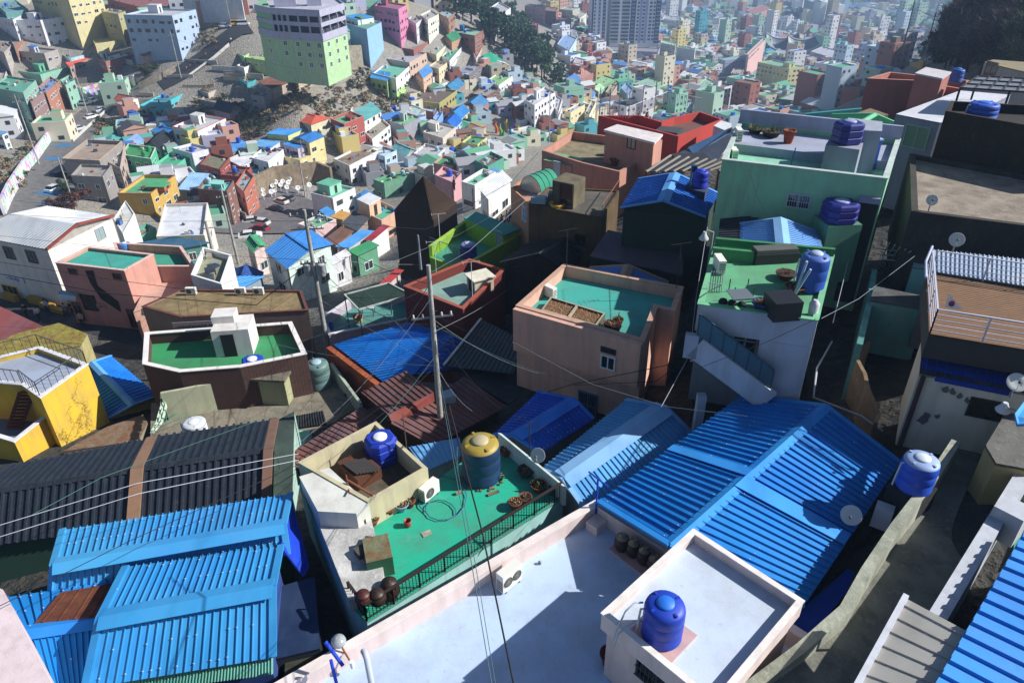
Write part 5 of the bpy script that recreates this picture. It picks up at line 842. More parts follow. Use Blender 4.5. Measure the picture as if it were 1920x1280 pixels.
CRW = [(1733, 622), (1724, 700), (1890, 731), (2060, 760), (2060, 680)]; T = flat('house', 'cream walled house with peeling paint under the deck', CRW, 14.7, 18, '#d2c4ac', '#2c2a30', ph=0, t=0); P = T.P; b = MB(); b.ribs(G(1726, 700, 14.75), G(1892, 733, 14.75), G(1905, 660, 14.35), G(1738, 628, 14.35), 9, mat('#123a9c', 'metal'), .06); b.beam(G(1726, 702, 14.8), G(1892, 735, 14.8), .2, .2, mat('#0f2f8c', 'metal')); T.part('blue_tarp_roof', b)
win_px(T, P[1], P[2], 1848, 765, 1.15, .85, fr='#1c1a18', gl='#16181a'); b = MB(); wd = (P[2]-P[1]).normalized(); nn = V((wd.y, -wd.x, 0)); rr = random.Random(9)
for cx_, cy_, s_ in ((1773, 730, 1), (1786, 734, .9), (1800, 742, .9), (1812, 750, .8), (1738, 778, 1.2), (1728, 786, 1.4), (1757, 780, .8)):
    c_ = onwall(P[1], P[2], cx_, cy_)+nn*.02; b.face([c_+wd*math.cos(t_)*.12*s_*rr.uniform(.5, 1.4)+V((0, 0, 1))*math.sin(t_)*.16*s_*rr.uniform(.5, 1.4) for t_ in [i*.9 for i in range(7)]], mat('#5f5c58', 'plain'))
T.part('peeling_patches', b); b = MB(); x0 = onwall(P[1], P[2], 1731, 702); b.tube([x0+nn*.15, V((x0.x, x0.y, CZ-18))+nn*.15], .09, mat('#3a2220', 'plain'), 8); T.part('downpipe', b)
flat('house', 'low cream wing with dark doorway at the right path', [(1848, 835), (1888, 770), (1950, 790), (1935, 880), (1868, 868)], 15.6, 18, '#a8945c', '#6f6f6a', ph=0, t=0, rk='concrete')
dish('large white satellite dish beyond the wooden deck', G(1783, 480, 13.4), .3, .75, 205, 30); dish('white satellite dish on the stained roof corner', G(1740, 398, 13.1), .26, .6, 200, 30); dish('white satellite dish above the cream house wall', G(1893, 745, 14.7), .32, .6, 200, 45)
lp = G(1885, 790, 15); b = MB(); b.tube([G(1905, 770, 14.8), G(1888, 762, 14.4)], .03, mat('#8a8d90', 'plain'), 6); b.lathe(G(1883, 762, 14.6), [(.2, -.2), (.24, -.14), (.12, .05), (.08, .16)], mat('#c4c6ca', 'plain'), 14); single('wall_lamp', 'white bell lamp on the cream house corner', 'lamp', b, lp)
# aqua yard in the alley
wallseg('flaking aqua yard wall along the dark alley', [(1640, 505), (1632, 560), (1612, 645)], [16.4, 16.4, 16.8], 20, .25, '#5f9c98', 'concrete'); flat('shed', 'grey sheet roof across the aqua yard', [(1631, 562), (1738, 580), (1738, 556), (1640, 536)], 16.2, 19, '#4f8a88', '#5a5c5c', ph=0, t=0, cat='shed', rk='concrete'); flat('house', 'aqua house with flaking paint at the yard end', [(1712, 500), (1716, 450), (1752, 455), (1750, 505)], 15.6, 20, '#6aa8b0', '#8fb4bc', ph=0, t=0)
wallseg('beige capped rail wall winding down the dark alley', [(1630, 640), (1605, 668), (1622, 700), (1628, 728), (1648, 775), (1643, 792)], [17.4, 17.6, 17.6, 17.6, 17.8, 17.8], 19.8, .16, '#8a7358', 'concrete')
for lab, x, y, d_, r_ in (('leafy green bush inside the aqua yard', 1662, 512, 17.2, .8), ('dark climbing plant on the aqua yard wall', 1655, 598, 17.4, .5)):
    b = MB(); rr = random.Random(x); c_ = G(x, y, d_)
    for i in range(260): p = c_+V((rr.gauss(0, r_*.5), rr.gauss(0, r_*.4), rr.gauss(0, r_*.35))); a_ = V((rr.uniform(-1, 1), rr.uniform(-1, 1), rr.uniform(-.3, 1)))*.12; w_ = a_.cross(V((rr.uniform(-1, 1), rr.uniform(-1, 1), 1))).normalized()*.05; b.face([p-a_, p+w_, p+a_, p-w_], mat('#24401c', 'leaf'))
    b.tube([c_-V((0, 0, 1.5)), c_], .04, mat('#4a3a2a', 'wood'), 5); single('bush', lab, 'bush', b, c_-V((0, 0, 1.5)))
b = MB()
for i in range(5): b.beam(G(1655+i*9, 480+i, 16.2), G(1668+i*10, 455+i*4, 14.8), .05, .05, mat('#9aa2aa', 'plain'))
for i in range(3): b.beam(G(1652, 486-i*9, 16), G(1700, 490-i*9, 16), .05, .05, mat('#9aa2aa', 'plain'))
single('drying_frame', 'tangle of pale metal frames at the top of the aqua yard', 'frame', b, G(1675, 480, 17))
# path, retaining wall, right edge
wallseg('long mossy concrete retaining wall beside the right path', [(1793, 826), (1742, 905), (1680, 985), (1625, 1068), (1585, 1140), (1500, 1215), (1400, 1290), (1330, 1345)], [16.5, 16.6, 16.7, 16.8, 16.9, 17.1, 17.3, 17.5], 21, .3, '#a9ad9c', 'concrete', 'retaining_wall')
wallseg('plain white parapet wall on the right side of the path', [(1930, 870), (1874, 962), (1755, 1160), (1730, 1210)], 15.9, 18.5, .42, '#b9bec9'); b = MB(); b.box(G(1878, 1000, 16.6), .8, .8, 1.1, mat('#b9bec9', 'paint'), -.9); single('chimney_block', 'rounded white block against the white parapet wall', 'block', b, G(1878, 1000, 16.6))
T = Thing('canopy', 'grey translucent ribbed canopy over the path', 'canopy', (*xy(G(1700, 1220, 16)), CZ-18)); q = [G(1560, 1370, 15.7), G(1697, 1120, 15.7), G(1812, 1182, 15.4), G(1690, 1400, 15.4)]; b = MB(); b.ribs(q[0], q[1], q[2], q[3], 9, mat('#c4c2bc', 'poly'), .04, duty=.08); T.part('sheet', b); b = MB(); b.beam(q[0]+V((0, 0, .06)), q[1]+V((0, 0, .06)), .14, .16, mat('#c4c8d4', 'paint')); T.part('edge_beam', b)
for k in (.95,): b = MB(); p = q[0].lerp(q[1], k); b.beam(p, V((p.x, p.y, CZ-18)), .08, .08, mat('#c4c8d4', 'paint')); T.part('post', b)
T = Thing('house', 'bright blue corrugated roof at the bottom right corner', 'house', (*xy(G(1900, 1200, 15)), CZ-18)); b = MB(); b.ribs(G(1742, 1300, 15.2), G(1930, 980, 15.2), G(2200, 1080, 15.9), G(2060, 1480, 15.9), 15, mat('#2a80d0', 'metal'), .09, duty=.4); T.part('roof', b); b = MB(); b.prism([xy(G(*p, 15.6)) for p in ((1760, 1310), (1930, 1010), (2180, 1090), (2050, 1460))], CZ-18, CZ-15.7, mat('#1f3f34', 'paint')); T.part('wall', b)
flat('house', 'mint green floor and wall beside the right path', [(1905, 905), (1960, 840), (2020, 1000), (1900, 1060)], 17.2, 19, '#3f9a7c', '#2f8a68', ph=0, t=0)
b = MB(); b.slab([G(1903, 775, 14.2), G(1960, 700, 14.2), G(1990, 790, 14.2), G(1908, 795, 14.4)], .1, mat('#3f8fd0', 'metal')); single('awning', 'small light blue awning at the right picture edge', 'awning', b, G(1920, 780, 15))
b = MB(); b.lathe(G(1853, 897, 17.52), [(.32, 0), (.32, .02)], mat('#2a1f18', 'rust'), 20); single('manhole_cover', 'dark round manhole cover on the path', 'manhole', b, G(1853, 897, 17.52))
b = MB(); b.box(G(1648, 985, 18.2), .55, .35, .9, mat('#b9b9c0', 'plain'), -.6); single('meter_box', 'pale rounded box by the retaining wall', 'box', b, G(1648, 985, 18.2))
b = MB(); b.tube([G(1560, 640, 18.2), G(1532, 690, 18.2), G(1525, 745, 18.2), G(1615, 780, 18.2), G(1655, 808, 18.2)], .045, mat('#a8acb4', 'plain'), 6); single('water_pipe', 'thin white pipe running through the dark alley', 'pipe', b, G(1560, 640, 18.3))
# ---------------------------------------------------------------- houses of the valley, each measured from its three visible roof corners

LABELS = {}
TB = {}
def rnd_tank(kind, loc, label):
    if not TB:
        TB['b'] = tank_proto('water_tank', 'p', V((0, 0, -500)), .62, 1.3, '#1746b8', '#3a76dd'); TB['g'] = tank_proto('water_tank', 'p', V((0, 0, -500)), .62, 1.3, '#1d8a52', '#2fae6b')
        TB['w'] = tank_proto('water_tank', 'p', V((0, 0, -500)), .6, 1.2, '#8fb4c4', '#dfe6ea'); TB['s'] = box_tank('water_tank', 'p', V((0, 0, -500)), 1.3, 1.15, '#2352c4')
        TB['used'] = set()
    label = ' '.join(label.split()[:16])
    if kind not in TB['used']:
        TB['used'].add(kind); TB[kind].location = loc; TB[kind]['label'] = label; return
    copy_tree(TB[kind], loc, label)
def quad3(Lp, Np, Rp, z):
    L_, N_, R_ = [G(*p, CZ-z) for p in (Lp, Np, Rp)]; B = L_+R_-N_; return [L_, N_, R_, B]
GREEN, TEAL = '#2f9a66', '#2aa58c'
def soft(c):
    v = [int(c[i:i+2], 16) for i in (1, 3, 5)]; g = sum(v)/3
    return '#'+''.join('%02x' % int(min(255, x*.84+(g*.6+85)*.16)) for x in v)
def house(t, co, H, wall, roof, typ, label, tank=None, pent=None, win=1, cap=None, ph=.55, rise=.2, fr=None, wall2=None, seed=None, cat='house', wk='paint', rk=None, d=None, ov=.3, tlab=None, name='house', gl=None, basez=None):
    """co = pixel corners left, near, right of the roof outline inside tile t"""
    if isinstance(co, str): co = [float(x) for x in co.split()]
    wall, roof = soft(wall), soft(roof)
    f = Tl(*t) if t else (lambda x, y: (x, y)); Lp, Np, Rp = f(*co[0:2]), f(*co[2:4]), f(*co[4:6]); rnd = random.Random(seed if seed is not None else label)
    cx, cy = (Lp[0]+Rp[0])/2, (Lp[1]+Rp[1])/2
    if d is None: p = hit(Np[0], Np[1], H); z = p.z
    else: z = CZ-d
    q = quad3(Lp, Np, Rp, z); poly = [(p.x, p.y) for p in q]; base = basez if basez is not None else min(gz(*p) for p in poly)-.4; base = min(base, z-H*.8)
    cen = (q[0]+q[2])/2; T = Thing(name, label, cat, (cen.x, cen.y, base)); FOOT.append((cen.x, cen.y, max((q[0]-q[1]).length, (q[1]-q[2]).length)*.5, base, z))
    wm = mat(wall, wk); b = MB(); L_, N_, R_, B = q
    if wk == 'metal' or wk == 'brick' or True: pass
    if typ == 'f':
        zt = z-ph; b.prism(poly, base, zt-.01, wm)
        ring(b, poly, .18, zt-.01, z, wm, mat(cap or wall, 'plain' if not cap else 'paint'))
        if wall2: b.prism([V(poly[1])+(V(poly[1])-V(poly[3])).normalized()*.004, ], 0, 0, wm) if False else None
        T.part('wall', b); r = MB(); ip = inset(poly, .17); r.prism(ip, zt-.12, zt, mat(roof, rk or 'deck')); T.part('roof', r)
        if cap:
            c = MB(); op = inset(poly, -.06)
            n = 4
            for i in range(n):
                j = (i+1) % n; A, Bq, Ci, Di = V(op[i][:2]), V(op[j][:2]), V(inset(poly, .2)[j]), V(inset(poly, .2)[i]); c.prism([A, Bq, Ci, Di], z+.003, z+.07, mat(cap, 'paint'))
            T.part('coping', c)
    else:
        zt = z-.12; b.prism(inset(poly, ov), base, zt, wm); r = MB(); rm = mat(roof, rk or 'metal'); nrib = 0
        if typ == 's':
            T.part('wall', b); w = (q[0]-q[1]).length; r.ribs(q[0], q[1], q[2], q[3], max(6, int(w/.5)), rm, .06); T.part('roof', r)
        else:
            lr = (q[1]-q[2]).length; ll = (q[0]-q[1]).length; along_r = typ == 'gr' or (typ in 'gh' and lr >= ll)
            if along_r: e1, e2, e3, e4 = q[0], q[1], q[2], q[3]    # ridge runs parallel to N-R: gable ends L-N and R-B
            else: e1, e2, e3, e4 = q[1], q[2], q[3], q[0]          # ridge parallel to L-N
            wd = (e1-e2).length; rs = V((0, 0, wd*rise)); r1, r2 = (e1+e2)/2+rs, (e3+e4)/2+rs
            if typ == 'h': dd = (r2-r1)*.22; r1, r2 = r1+dd, r2-dd
            n = max(6, int((r2-r1).length/.5)); big = n < 200
            r.ribs(e2, e3, r2, r1, n, rm, .05); r.ribs(e1, e4, r2, r1, n, rm, .05)
            if typ == 'h': r.slab([e1, e2, r1], .04, rm); r.slab([e3, e4, r2], .04, rm)
            else:
                ie = inset(poly, ov); k = 0 if along_r else 1; ca = V((*ie[k], zt)); cb_ = V((*ie[(k+1) % 4], zt)); cc = V((*ie[(k+2) % 4], zt)); cd = V((*ie[(k+3) % 4], zt))
                for a_, c_, o_ in ((ca, cb_, cd), (cc, cd, cb_)):
                    m_ = (a_+c_)/2; top = V((m_.x, m_.y, zt+wd*rise*.93)); ins = (o_-(a_ if o_ is cd else c_)).normalized()*.12; b.slab([a_, c_, top], .0, wm); b.face([a_, c_, top], wm); b.face([a_+ins, top+ins, c_+ins], wm)
            T.part('wall', b); T.part('roof', r); cpn = MB(); up = V((0, 0, .07)); cpn.beam(r1+up, r2+up, .35, .05, rm); T.part('ridge_cap', cpn)
    zb = max(base, z-H-.5)
    if typ == 'f' and not name.startswith('apart'):
        k = MB(); sx, sy = (q[1]-q[0]), (q[3]-q[0])
        for _ in range(rnd.randint(3, 7)):
            e = .13 if rnd.random() < .6 else .5; o_ = q[0]+sx*rnd.uniform(e, 1-e)+sy*(rnd.choice([.12, .86]) if e < .3 else rnd.uniform(.2, .8)); o_.z = zt+.01; w_ = rnd.uniform(.25, .9)
            k.box(o_, w_, rnd.uniform(.25, .8), rnd.uniform(.2, .8), mat(rnd.choice(['#c9c9c4', '#8a8f94', '#5a4034', '#2f3a46', '#a8a090', '#3f6fb0', '#93543a']), 'plain'), rnd.uniform(0, 3))
        for _ in range(rnd.randint(0, 2)): o_ = q[0]+sx*rnd.uniform(.1, .9)+sy*rnd.uniform(.1, .9); o_.z = zt; k.tube([o_, o_+V((0, 0, rnd.uniform(1, 2.2)))], .03, mat('#7c8084', 'plain'), 4)
        k = T.part('rooftop_clutter', k); k['kind'] = 'stuff'
    k = MB(); e = q[1]+(q[0]-q[1]).normalized()*.5+((q[1]-q[2]).normalized()*(.06 if typ == 'f' else -ov+.06)); k.tube([V((e.x, e.y, zt-.1)), V((e.x, e.y, base+.3))], .06, mat(rnd.choice(['#b9bcc0', '#6a6460', '#8a6a54']), 'plain'), 5); T.part('downpipe', k)
    if win:
        pp = poly if typ == 'f' else [tuple(x) for x in inset(poly, ov)]
        mx_ = 8 if H < 10 else 15; auto_windows(T, pp[0], pp[1], zb, zt, rnd, fr, gl, mx_); auto_windows(T, pp[1], pp[2], zb, zt, rnd, fr, gl, mx_)
    if pent and typ == 'f':
        u, v, w, dd, hh, pw, pr = pent; o = q[0].lerp(q[1], u).lerp(q[3].lerp(q[2], u), v); ex = (q[1]-q[0]).normalized(); ey = (q[2]-q[1]).normalized()
        pp = [o-ex*w/2-ey*dd/2, o+ex*w/2-ey*dd/2, o+ex*w/2+ey*dd/2, o-ex*w/2+ey*dd/2]; k = MB(); k.prism([(a.x, a.y) for a in pp], zt-.05, zt+hh, mat(pw, 'paint')); o_ = T.part('stair_house', k)
        k = MB(); k.prism(inset([(a.x, a.y) for a in pp], -.15), zt+hh+.003, zt+hh+.16, mat(pr, 'deck')); T.part('stair_house_roof', k, o_)
        window(T, pp[1], pp[2], dd*.5, zt+.1, .8, min(1.9, hh*.8), fr='#6a5a4c', gl='#1b1c20', name='door')
    if tank:
        for i, ch in enumerate(tank):
            u, v = rnd.uniform(.15, .85), rnd.uniform(.3, .85); p = q[0].lerp(q[1], u).lerp(q[3].lerp(q[2], u), v); nm = dict(b='round blue', g='round green', w='round pale', s='square blue')[ch]
            rnd_tank(ch, V((p.x, p.y, zt+(.02 if typ == 'f' else .4))), (nm+' water tank on the '+(tlab or label))[:110] if i == 0 else ('second '+nm+' water tank on the '+(tlab or label)))
    return T, q, zt
W_ = '#dcdcda'; CR = '#d8d2bc'
t = (0, 0)
house(t, '205 -95 495 -60 745 -95', 20, '#cfc38a', '#8f8f88', 'f', 'tall pale yellow apartment block above the terraces', name='apartment_block', cat='apartment block')
house(t, '760 85 885 108 940 85', 11, '#a9a266', '#8d8c74', 'f', 'olive yellow block between the tall yellow block and the blue block')
house(t, '925 110 1290 118 1468 72', 14.5, '#9db8d6', '#b5b8bd', 'f', 'large light blue apartment block with white end wall', pent=(.35, .6, 4, 3, 2.6, '#c9d0d8', '#c5c8cc'), name='apartment_block', cat='apartment block', fr='#5a3f3c')
house(t, '115 150 300 152 485 128', 9, '#dfe0e6', '#a9abb0', 'f', 'white house with lavender wall and slanted balcony', pent=(.3, .5, 3, 3, 2.4, '#dfe0ea', '#c9cad0'))
house(t, '-60 120 95 150 190 100', 8, '#cfd3dc', '#5a9a88', 'f', 'white house with teal roof at the top left edge', tank='g')
house(t, '75 295 105 345 215 262', 6, '#9a6248', '#8a8880', 'f', 'small orange brick house below the lavender wall', wk='brick')
house(t, '100 378 330 402 432 370', 6.5, '#a59d98', '#8b8884', 'f', 'grey house carrying a small blue roofed shed', pent=(.55, .3, 3.2, 2.4, 2.0, '#b9c4d4', '#1e6fd0'))
house(t, '100 525 300 560 520 500', 4, '#7fb8a0', '#3f8f74', 'f', 'mint house with a green roof hut', pent=(.55, .4, 3.6, 2.6, 2.3, '#5fae8c', '#57a789'))
house(t, '450 600 490 640 560 600', 8, '#86c0a8', '#6aa590', 'f', 'tall narrow mint house at the bend of the road')
house(t, '490 470 520 503 718 415', 5, '#b98f80', '#c04a3c', 's', 'house with red lean-to roof and glazed porch', fr='#2f8f80')
house(t, '725 430 790 462 1020 402', 6.5, '#9a5f4e', '#a5c4bd', 'f', 'two storey brick house with pale teal roof by the mural wall', wk='brick', pent=(.3, .15, 3, 2.4, 2.2, '#bcd0cc', '#a9c4c0'), fr='#eeeeee')
house(t, '1000 395 1075 425 1192 408', 3.6, '#cfa39a', '#6d625c', 'g', 'low salmon pink house beside the blue block')
house(t, '-60 655 172 695 268 602', 12, '#7db39e', '#4f9f86', 'f', 'tall mint green house at the left edge with white upper wall', pent=(.2, .5, 3, 2, .5, '#8fc0ac', '#7ab39c'))
house(t, '200 725 232 768 325 690', 9.5, '#8c6a66', '#8a8482', 'f', 'narrow purple brown brick house next to the mint house', wk='brick', fr='#e6e6e6')
house(t, '280 655 345 700 440 612', 9, '#b36b4c', '#7b8fc0', 'f', 'orange brick house with blue patch of roof', wk='brick', fr='#f0f0f0')
house(t, '-60 1000 12 1012 62 990', 4, '#cfdfe0', '#4b86b8', 's', 'small pale house with blue roof at the left edge of the hill')
house(t, '850 745 962 765 1040 735', 4.2, '#e0e0de', '#9a4632', 'gl', 'small white house with red brown gable roof and chimney')
house(t, '1045 790 1150 820 1395 690', 5, '#2fb5c4', '#2b9aa8', 'f', 'turquoise house with turquoise roof terrace', tank='b', fr='#a5533c')
house(t, '885 905 1075 925 1148 872', 4.2, '#243a86', '#8b8a86', 'f', 'dark blue house with cluttered roof', pent=(.3, .7, 2.6, 2.0, 2.0, '#243a86', '#3552a6'))
house(t, '1290 950 1480 985 1692 888', 6.8, '#e2e4e0', '#b9bbc0', 'f', 'white house with red band along its parapet', cap='#c8383a', pent=(.35, .6, 3.4, 3, 2.2, '#dadcd8', '#c9cbcd'), fr='#4a4f54')
house(t, '1150 930 1300 1000 1440 880', 2.2, '#c97b4c', '#c9713f', 'f', 'orange terrace below the turquoise house', win=0, name='terrace', cat='terrace')
house(t, '1595 820 1730 855 1815 800', 3.6, '#d9b3b0', '#2c3440', 'g', 'pale pink house with black gable roof')
house(t, '905 1082 1000 1112 1085 1052', 3.6, '#6bbcb4', '#7fa0d4', 'g', 'turquoise house with periwinkle gable roof')
house(t, '1080 1090 1205 1120 1300 1025', 4, '#a9cdbc', '#22272e', 'g', 'mint house with shiny black gable roof')
house(t, '1120 985 1250 1010 1390 985', 4, '#8fbcd0', '#2c7cc8', 'g', 'low house with bright blue roof behind the black roof', tank='b')
house(t, '915 1160 1130 1192 1168 1108', 5, '#3bb184', '#2d8f4c', 'f', 'bright green house with green roof and two green tanks', tank='gg', cap='#cfd8d0')
house(t, '1160 1230 1260 1290 1400 1180', 3, '#45c095', '#3aa980', 'f', 'emerald green annex of the green house', win=0)
house(t, '1290 1110 1440 1150 1590 1110', 5, '#d9d9e4', '#b4b8c8', 'f', 'white and lavender house with outside stair', tank='b')
house(t, '1640 1110 1725 1155 1875 1082', 3.2, '#8c6a5a', '#3f86cc', 's', 'low brown house under a light blue sheet roof', tank='b')
house(t, '465 1190 745 1205 915 1060', 6, '#8f8683', '#a08a76', 'f', 'grey house with beige parapet and roof pergola', ph=.8, cap='#c0a68a', fr='#d8d8d8')
house(t, '800 1210 900 1260 935 1080', 5, '#b3a294', '#9c948c', 'f', 'narrow beige house with stair beside the pergola house', ph=.8)
house(t, '1500 1230 1650 1272 1722 1182', 5, '#8c3b30', '#7b7a5e', 'f', 'dark red house with mossy grey roof', rk='concrete')
house(t, '1700 1195 1800 1245 1925 1185', 4.4, '#c9c6cc', '#b8bcc8', 's', 'grey white house with pale sheet roof and red porch')
house(t, '1715 370 1830 425 1960 340', 3, '#9ccf8a', '#93c184', 'f', 'low light green house beside the dark road')
house(t, '1775 490 1830 510 1960 452', 4, '#e2e2de', '#a9a59a', 'f', 'white house with two square windows under the cluttered yard')
house(t, '1785 590 1852 632 1990 560', 3.4, '#2a9fae', '#2b8f9c', 'f', 'small turquoise house below the white house')
house(t, '1465 665 1560 700 1795 600', 2.6, '#b5aca0', '#8d867e', 'f', 'long low concrete house with open bays', rk='concrete')
house(t, '1500 745 1680 790 1800 700', 3, '#a59c92', '#8f8880', 'f', 'grey concrete hut on the dry slope', rk='concrete', win=0)
house(t, '-60 350 30 395 85 340', 8, '#b0a79e', '#8c8882', 'f', 'beige grey house at the left edge above the mint house')
house(t, '-60 560 10 640 60 500', 6, '#c9b8b4', '#a29a96', 'f', 'pinkish grey house corner at the left edge')
house(t, '695 298 712 330 975 290', 5, '#c9bf86', '#a39c6c', 'f', 'low yellow annex with a long blank wall', win=0)
house(t, '800 -10 1080 62 1380 15', 6, '#8c4a48', '#8f4f4e', 'f', 'dark red brick block at the top edge', wk='brick')
house(t, '-40 20 40 95 210 70', 7, '#4d8a8a', '#5a97a0', 'f', 'white and teal house in the top left corner', tank='b')
house(t, '430 390 520 440 680 400', 3.2, '#a8c8cc', '#2f9fb8', 'f', 'low house with bright cyan roof behind the red lean-to')
t = (1, 0)
house(t, '660 172 830 222 940 168', 13.5, '#7fb2e0', '#5f9f86', 'f', 'tall blank light blue block with grey top', pent=(.4, .5, 5, 4, 2.4, '#5d6a66', '#4f8f70'), win=0, cap='#9c9ca6', name='apartment_block', cat='apartment block')
house(t, '655 122 760 150 890 128', 9, '#cfe0d8', '#1e7ac4', 's', 'low building with bright blue roof behind the blue block')
house(t, '888 42 1068 72 1132 36', 14.5, '#cf6f9a', '#9c5876', 'f', 'tall bright pink building with roof cutouts', pent=(.2, .6, 4, 3, 2.4, '#b8607f', '#a5506f'), name='apartment_block', cat='apartment block', fr='#5a3a48')
house(t, '1142 140 1200 180 1250 140', 8, '#c9c9cf', '#8f8f96', 'f', 'narrow grey white house right of the pink building')
house(t, '1232 112 1288 150 1370 108', 9.5, '#dcdcc4', '#a5a9a8', 'f', 'cream apartment house with small square windows')
house(t, '1372 102 1442 140 1488 98', 8.5, '#95644c', '#8fb3bd', 'f', 'brown brick house with pale blue roof below the pines', wk='brick')
house(t, '1455 235 1640 268 1712 222', 9, '#8a4a34', '#7fbfa4', 'f', 'dark brick house with balconies and mint roof', wk='brick', tank='s', pent=(.3, .5, 3, 2.5, 2.3, '#2c7fc4', '#2c7fc4'))
house(t, '1052 350 1182 375 1322 290', 4.2, '#8f4a3c', '#8d7f78', 'f', 'brown brick terrace house with white posts', wk='brick', tank='b')
house(t, '1262 385 1352 410 1425 342', 4.2, '#c9d0ac', '#8fa38c', 'f', 'small pale green house with round roof tank', tank='w')
house(t, '1385 292 1470 315 1545 282', 4, '#b98a62', '#2f8f62', 'g', 'small brick house with green gable roof')
house(t, '1395 420 1452 455 1545 352', 6, '#d6d6dc', '#3f9f74', 'f', 'white house with green roof between brick houses', tank='w')
house(t, '1625 385 1650 440 1712 335', 5, '#d9b0a8', '#a08f88', 'f', 'pink house at the foot of the dark brick house')
house(t, '985 442 1150 470 1278 398', 6.5, '#c9a890', '#a7a3ae', 'f', 'peach house with a long grey roof', cap='#b8b0b4', fr='#3a3f44')
house(t, '880 548 1048 590 1190 462', 8, '#e4e5ea', '#5fb894', 'f', 'long white house with pale green roof terrace', tank='wb', fr='#3b4150')
house(t, '852 582 988 612 1012 545', 6.8, '#a8cf5a', '#2a86cc', 's', 'lime green house with blue roof', fr='#3a4a2a')
house(t, '1015 665 1055 700 1128 632', 3.4, '#a4d673', '#b9dc7c', 'f', 'pale lime terrace beside the lime house', tank='s', win=0)
house(t, '1192 560 1255 592 1330 535', 5.6, '#d9a584', '#4a90d4', 'g', 'peach house with small blue gable roof')
house(t, '1288 500 1370 515 1435 470', 6, '#d8c79a', '#b3a888', 'f', 'cream yellow house with stepped balconies')
house(t, '1458 530 1600 565 1708 478', 5.6, '#6d6468', '#8a8f9c', 'f', 'dark grey house with brick balcony', pent=(.7, .5, 4, 3, .6, '#a0a6b4', '#8d93a2'))
house(t, '1612 465 1745 505 1852 450', 4.2, '#5fc0a0', '#27a07c', 'h', 'green hip roofed house next to the pine wood')
house(t, '1388 662 1490 695 1578 622', 3.8, '#8f7a66', '#3e8ec4', 'g', 'brown house with light blue gable roof', rise=.16)
house(t, '1140 745 1375 778 1508 680', 5.8, '#a89a4c', '#6c5a4c', 'f', 'long olive and brown terrace house', rk='concrete', tank='w', cap='#b8c46a')
house(t, '1108 792 1330 842 1378 778', 4.2, '#7d5048', '#b9bec8', 'f', 'low brick house with blue edged roof', wk='brick', cap='#5f8fd0')
house(t, '1612 700 1730 722 1830 662', 5, '#6d4a3c', '#97948e', 'f', 'dark brown house crowded with roof clutter', tank='b')
house(t, '1735 600 1820 642 1925 568', 6, '#cfd6d2', '#7fb86a', 'f', 'white house with light green roof', tank='w')
house(t, '1545 790 1680 825 1752 762', 4, '#b5614c', '#4a90cc', 'g', 'terracotta house with pale blue gable roof', rise=.18)
house(t, '1432 862 1540 895 1608 832', 4, '#d8c682', '#2d86d8', 'g', 'cream house with bright blue gable roof')
house(t, '1385 930 1492 965 1552 905', 4.2, '#a9c9e4', '#1c6ed8', 'g', 'light blue house with vivid blue gable roof')
house(t, '1328 880 1345 925 1402 842', 4, '#6f9fe0', '#7fb0ea', 'f', 'narrow periwinkle house beside the vivid blue roof', win=0)
house(t, '1560 1000 1640 1035 1732 950', 3.2, '#b5a888', '#a07a5c', 'gl', 'house with tan brown gable roof', rise=.12)
house(t, '1540 1068 1662 1085 1732 1030', 5, '#cfc77a', '#3f9a62', 'f', 'pale yellow house with green roof')
house(t, '1252 990 1400 1035 1498 952', 6, '#c9bdb0', '#b9b7b2', 'f', 'beige house with white stair block and brick end', pent=(.2, .5, 4, 3, 2.2, '#d9d9d2', '#c9c9c4'))
house(t, '1000 905 1110 945 1232 878', 7, '#8d8f9c', '#6fb87c', 'f', 'grey house with light green roof and glass stair block', pent=(.4, .5, 2.6, 2.4, 2.4, '#aab8c0', '#9fb4bc'), fr='#e6e6ea')
house(t, '1118 832 1210 868 1280 828', 4.2, '#b9b0a4', '#bcd8dc', 'g', 'house with very pale blue gable roof')
house(t, '558 890 660 932 806 872', 8.2, '#a8433c', '#5fae7c', 'f', 'square red house with green roof', cap='#c98a80', pent=(.6, .6, 3, 2.4, .8, '#a0524a', '#8a4038'), fr='#e8dcd4')
house(t, '700 850 775 930 945 835', 4, '#d6d6d2', '#4f9aa0', 's', 'white house with long teal sheet roof')
house(t, '812 985 872 1045 1006 940', 4.6, '#e0e2e0', '#a59a88', 'f', 'white shopfront house with flat concrete roof', rk='concrete', fr='#2a3a44')
house(t, '248 890 410 938 558 885', 3.6, '#cfc9a0', '#b8442c', 'h', 'cream house with bright red tile roof', rise=.14, rk='tile')
house(t, '455 950 490 990 570 955', 3.6, '#b3b39a', '#c4c2b4', 'f', 'small concrete house between the red roof and red house')
house(t, '68 1002 240 1015 372 960', 3.4, '#cdd987', '#2f86d8', 's', 'lime walled house with bright blue sheet roof')
house(t, '-40 1090 110 1112 200 1050', 4, '#c9cbe0', '#4a90d0', 's', 'white house with blue roof beside the satellite wall')
house(t, '265 1040 398 1072 518 1020', 6.8, '#dccb8c', '#2c80d4', 'gr', 'yellow house with bright blue gable roof and bay windows', rise=.1)
house(t, '195 1080 310 1115 398 1078', 5.4, '#b8a8c8', '#2a78c8', 's', 'lavender house with blue roof joined to the yellow house')
house(t, '190 1170 330 1200 520 1120', 4.6, '#dccb88', '#c4ba90', 'f', 'lower yellow house with laundry terrace', tank='b')
house(t, '8 610 112 668 305 598', 4.2, '#b09a84', '#6a4438', 's', 'tan house with brown sheet roof above the dry slope', fr='#f0f0f0')
house(t, '215 542 310 588 462 535', 4.2, '#b8a48c', '#1f78c8', 's', 'tan house with bright blue sheet roof above the dry slope', fr='#f0f0f0')
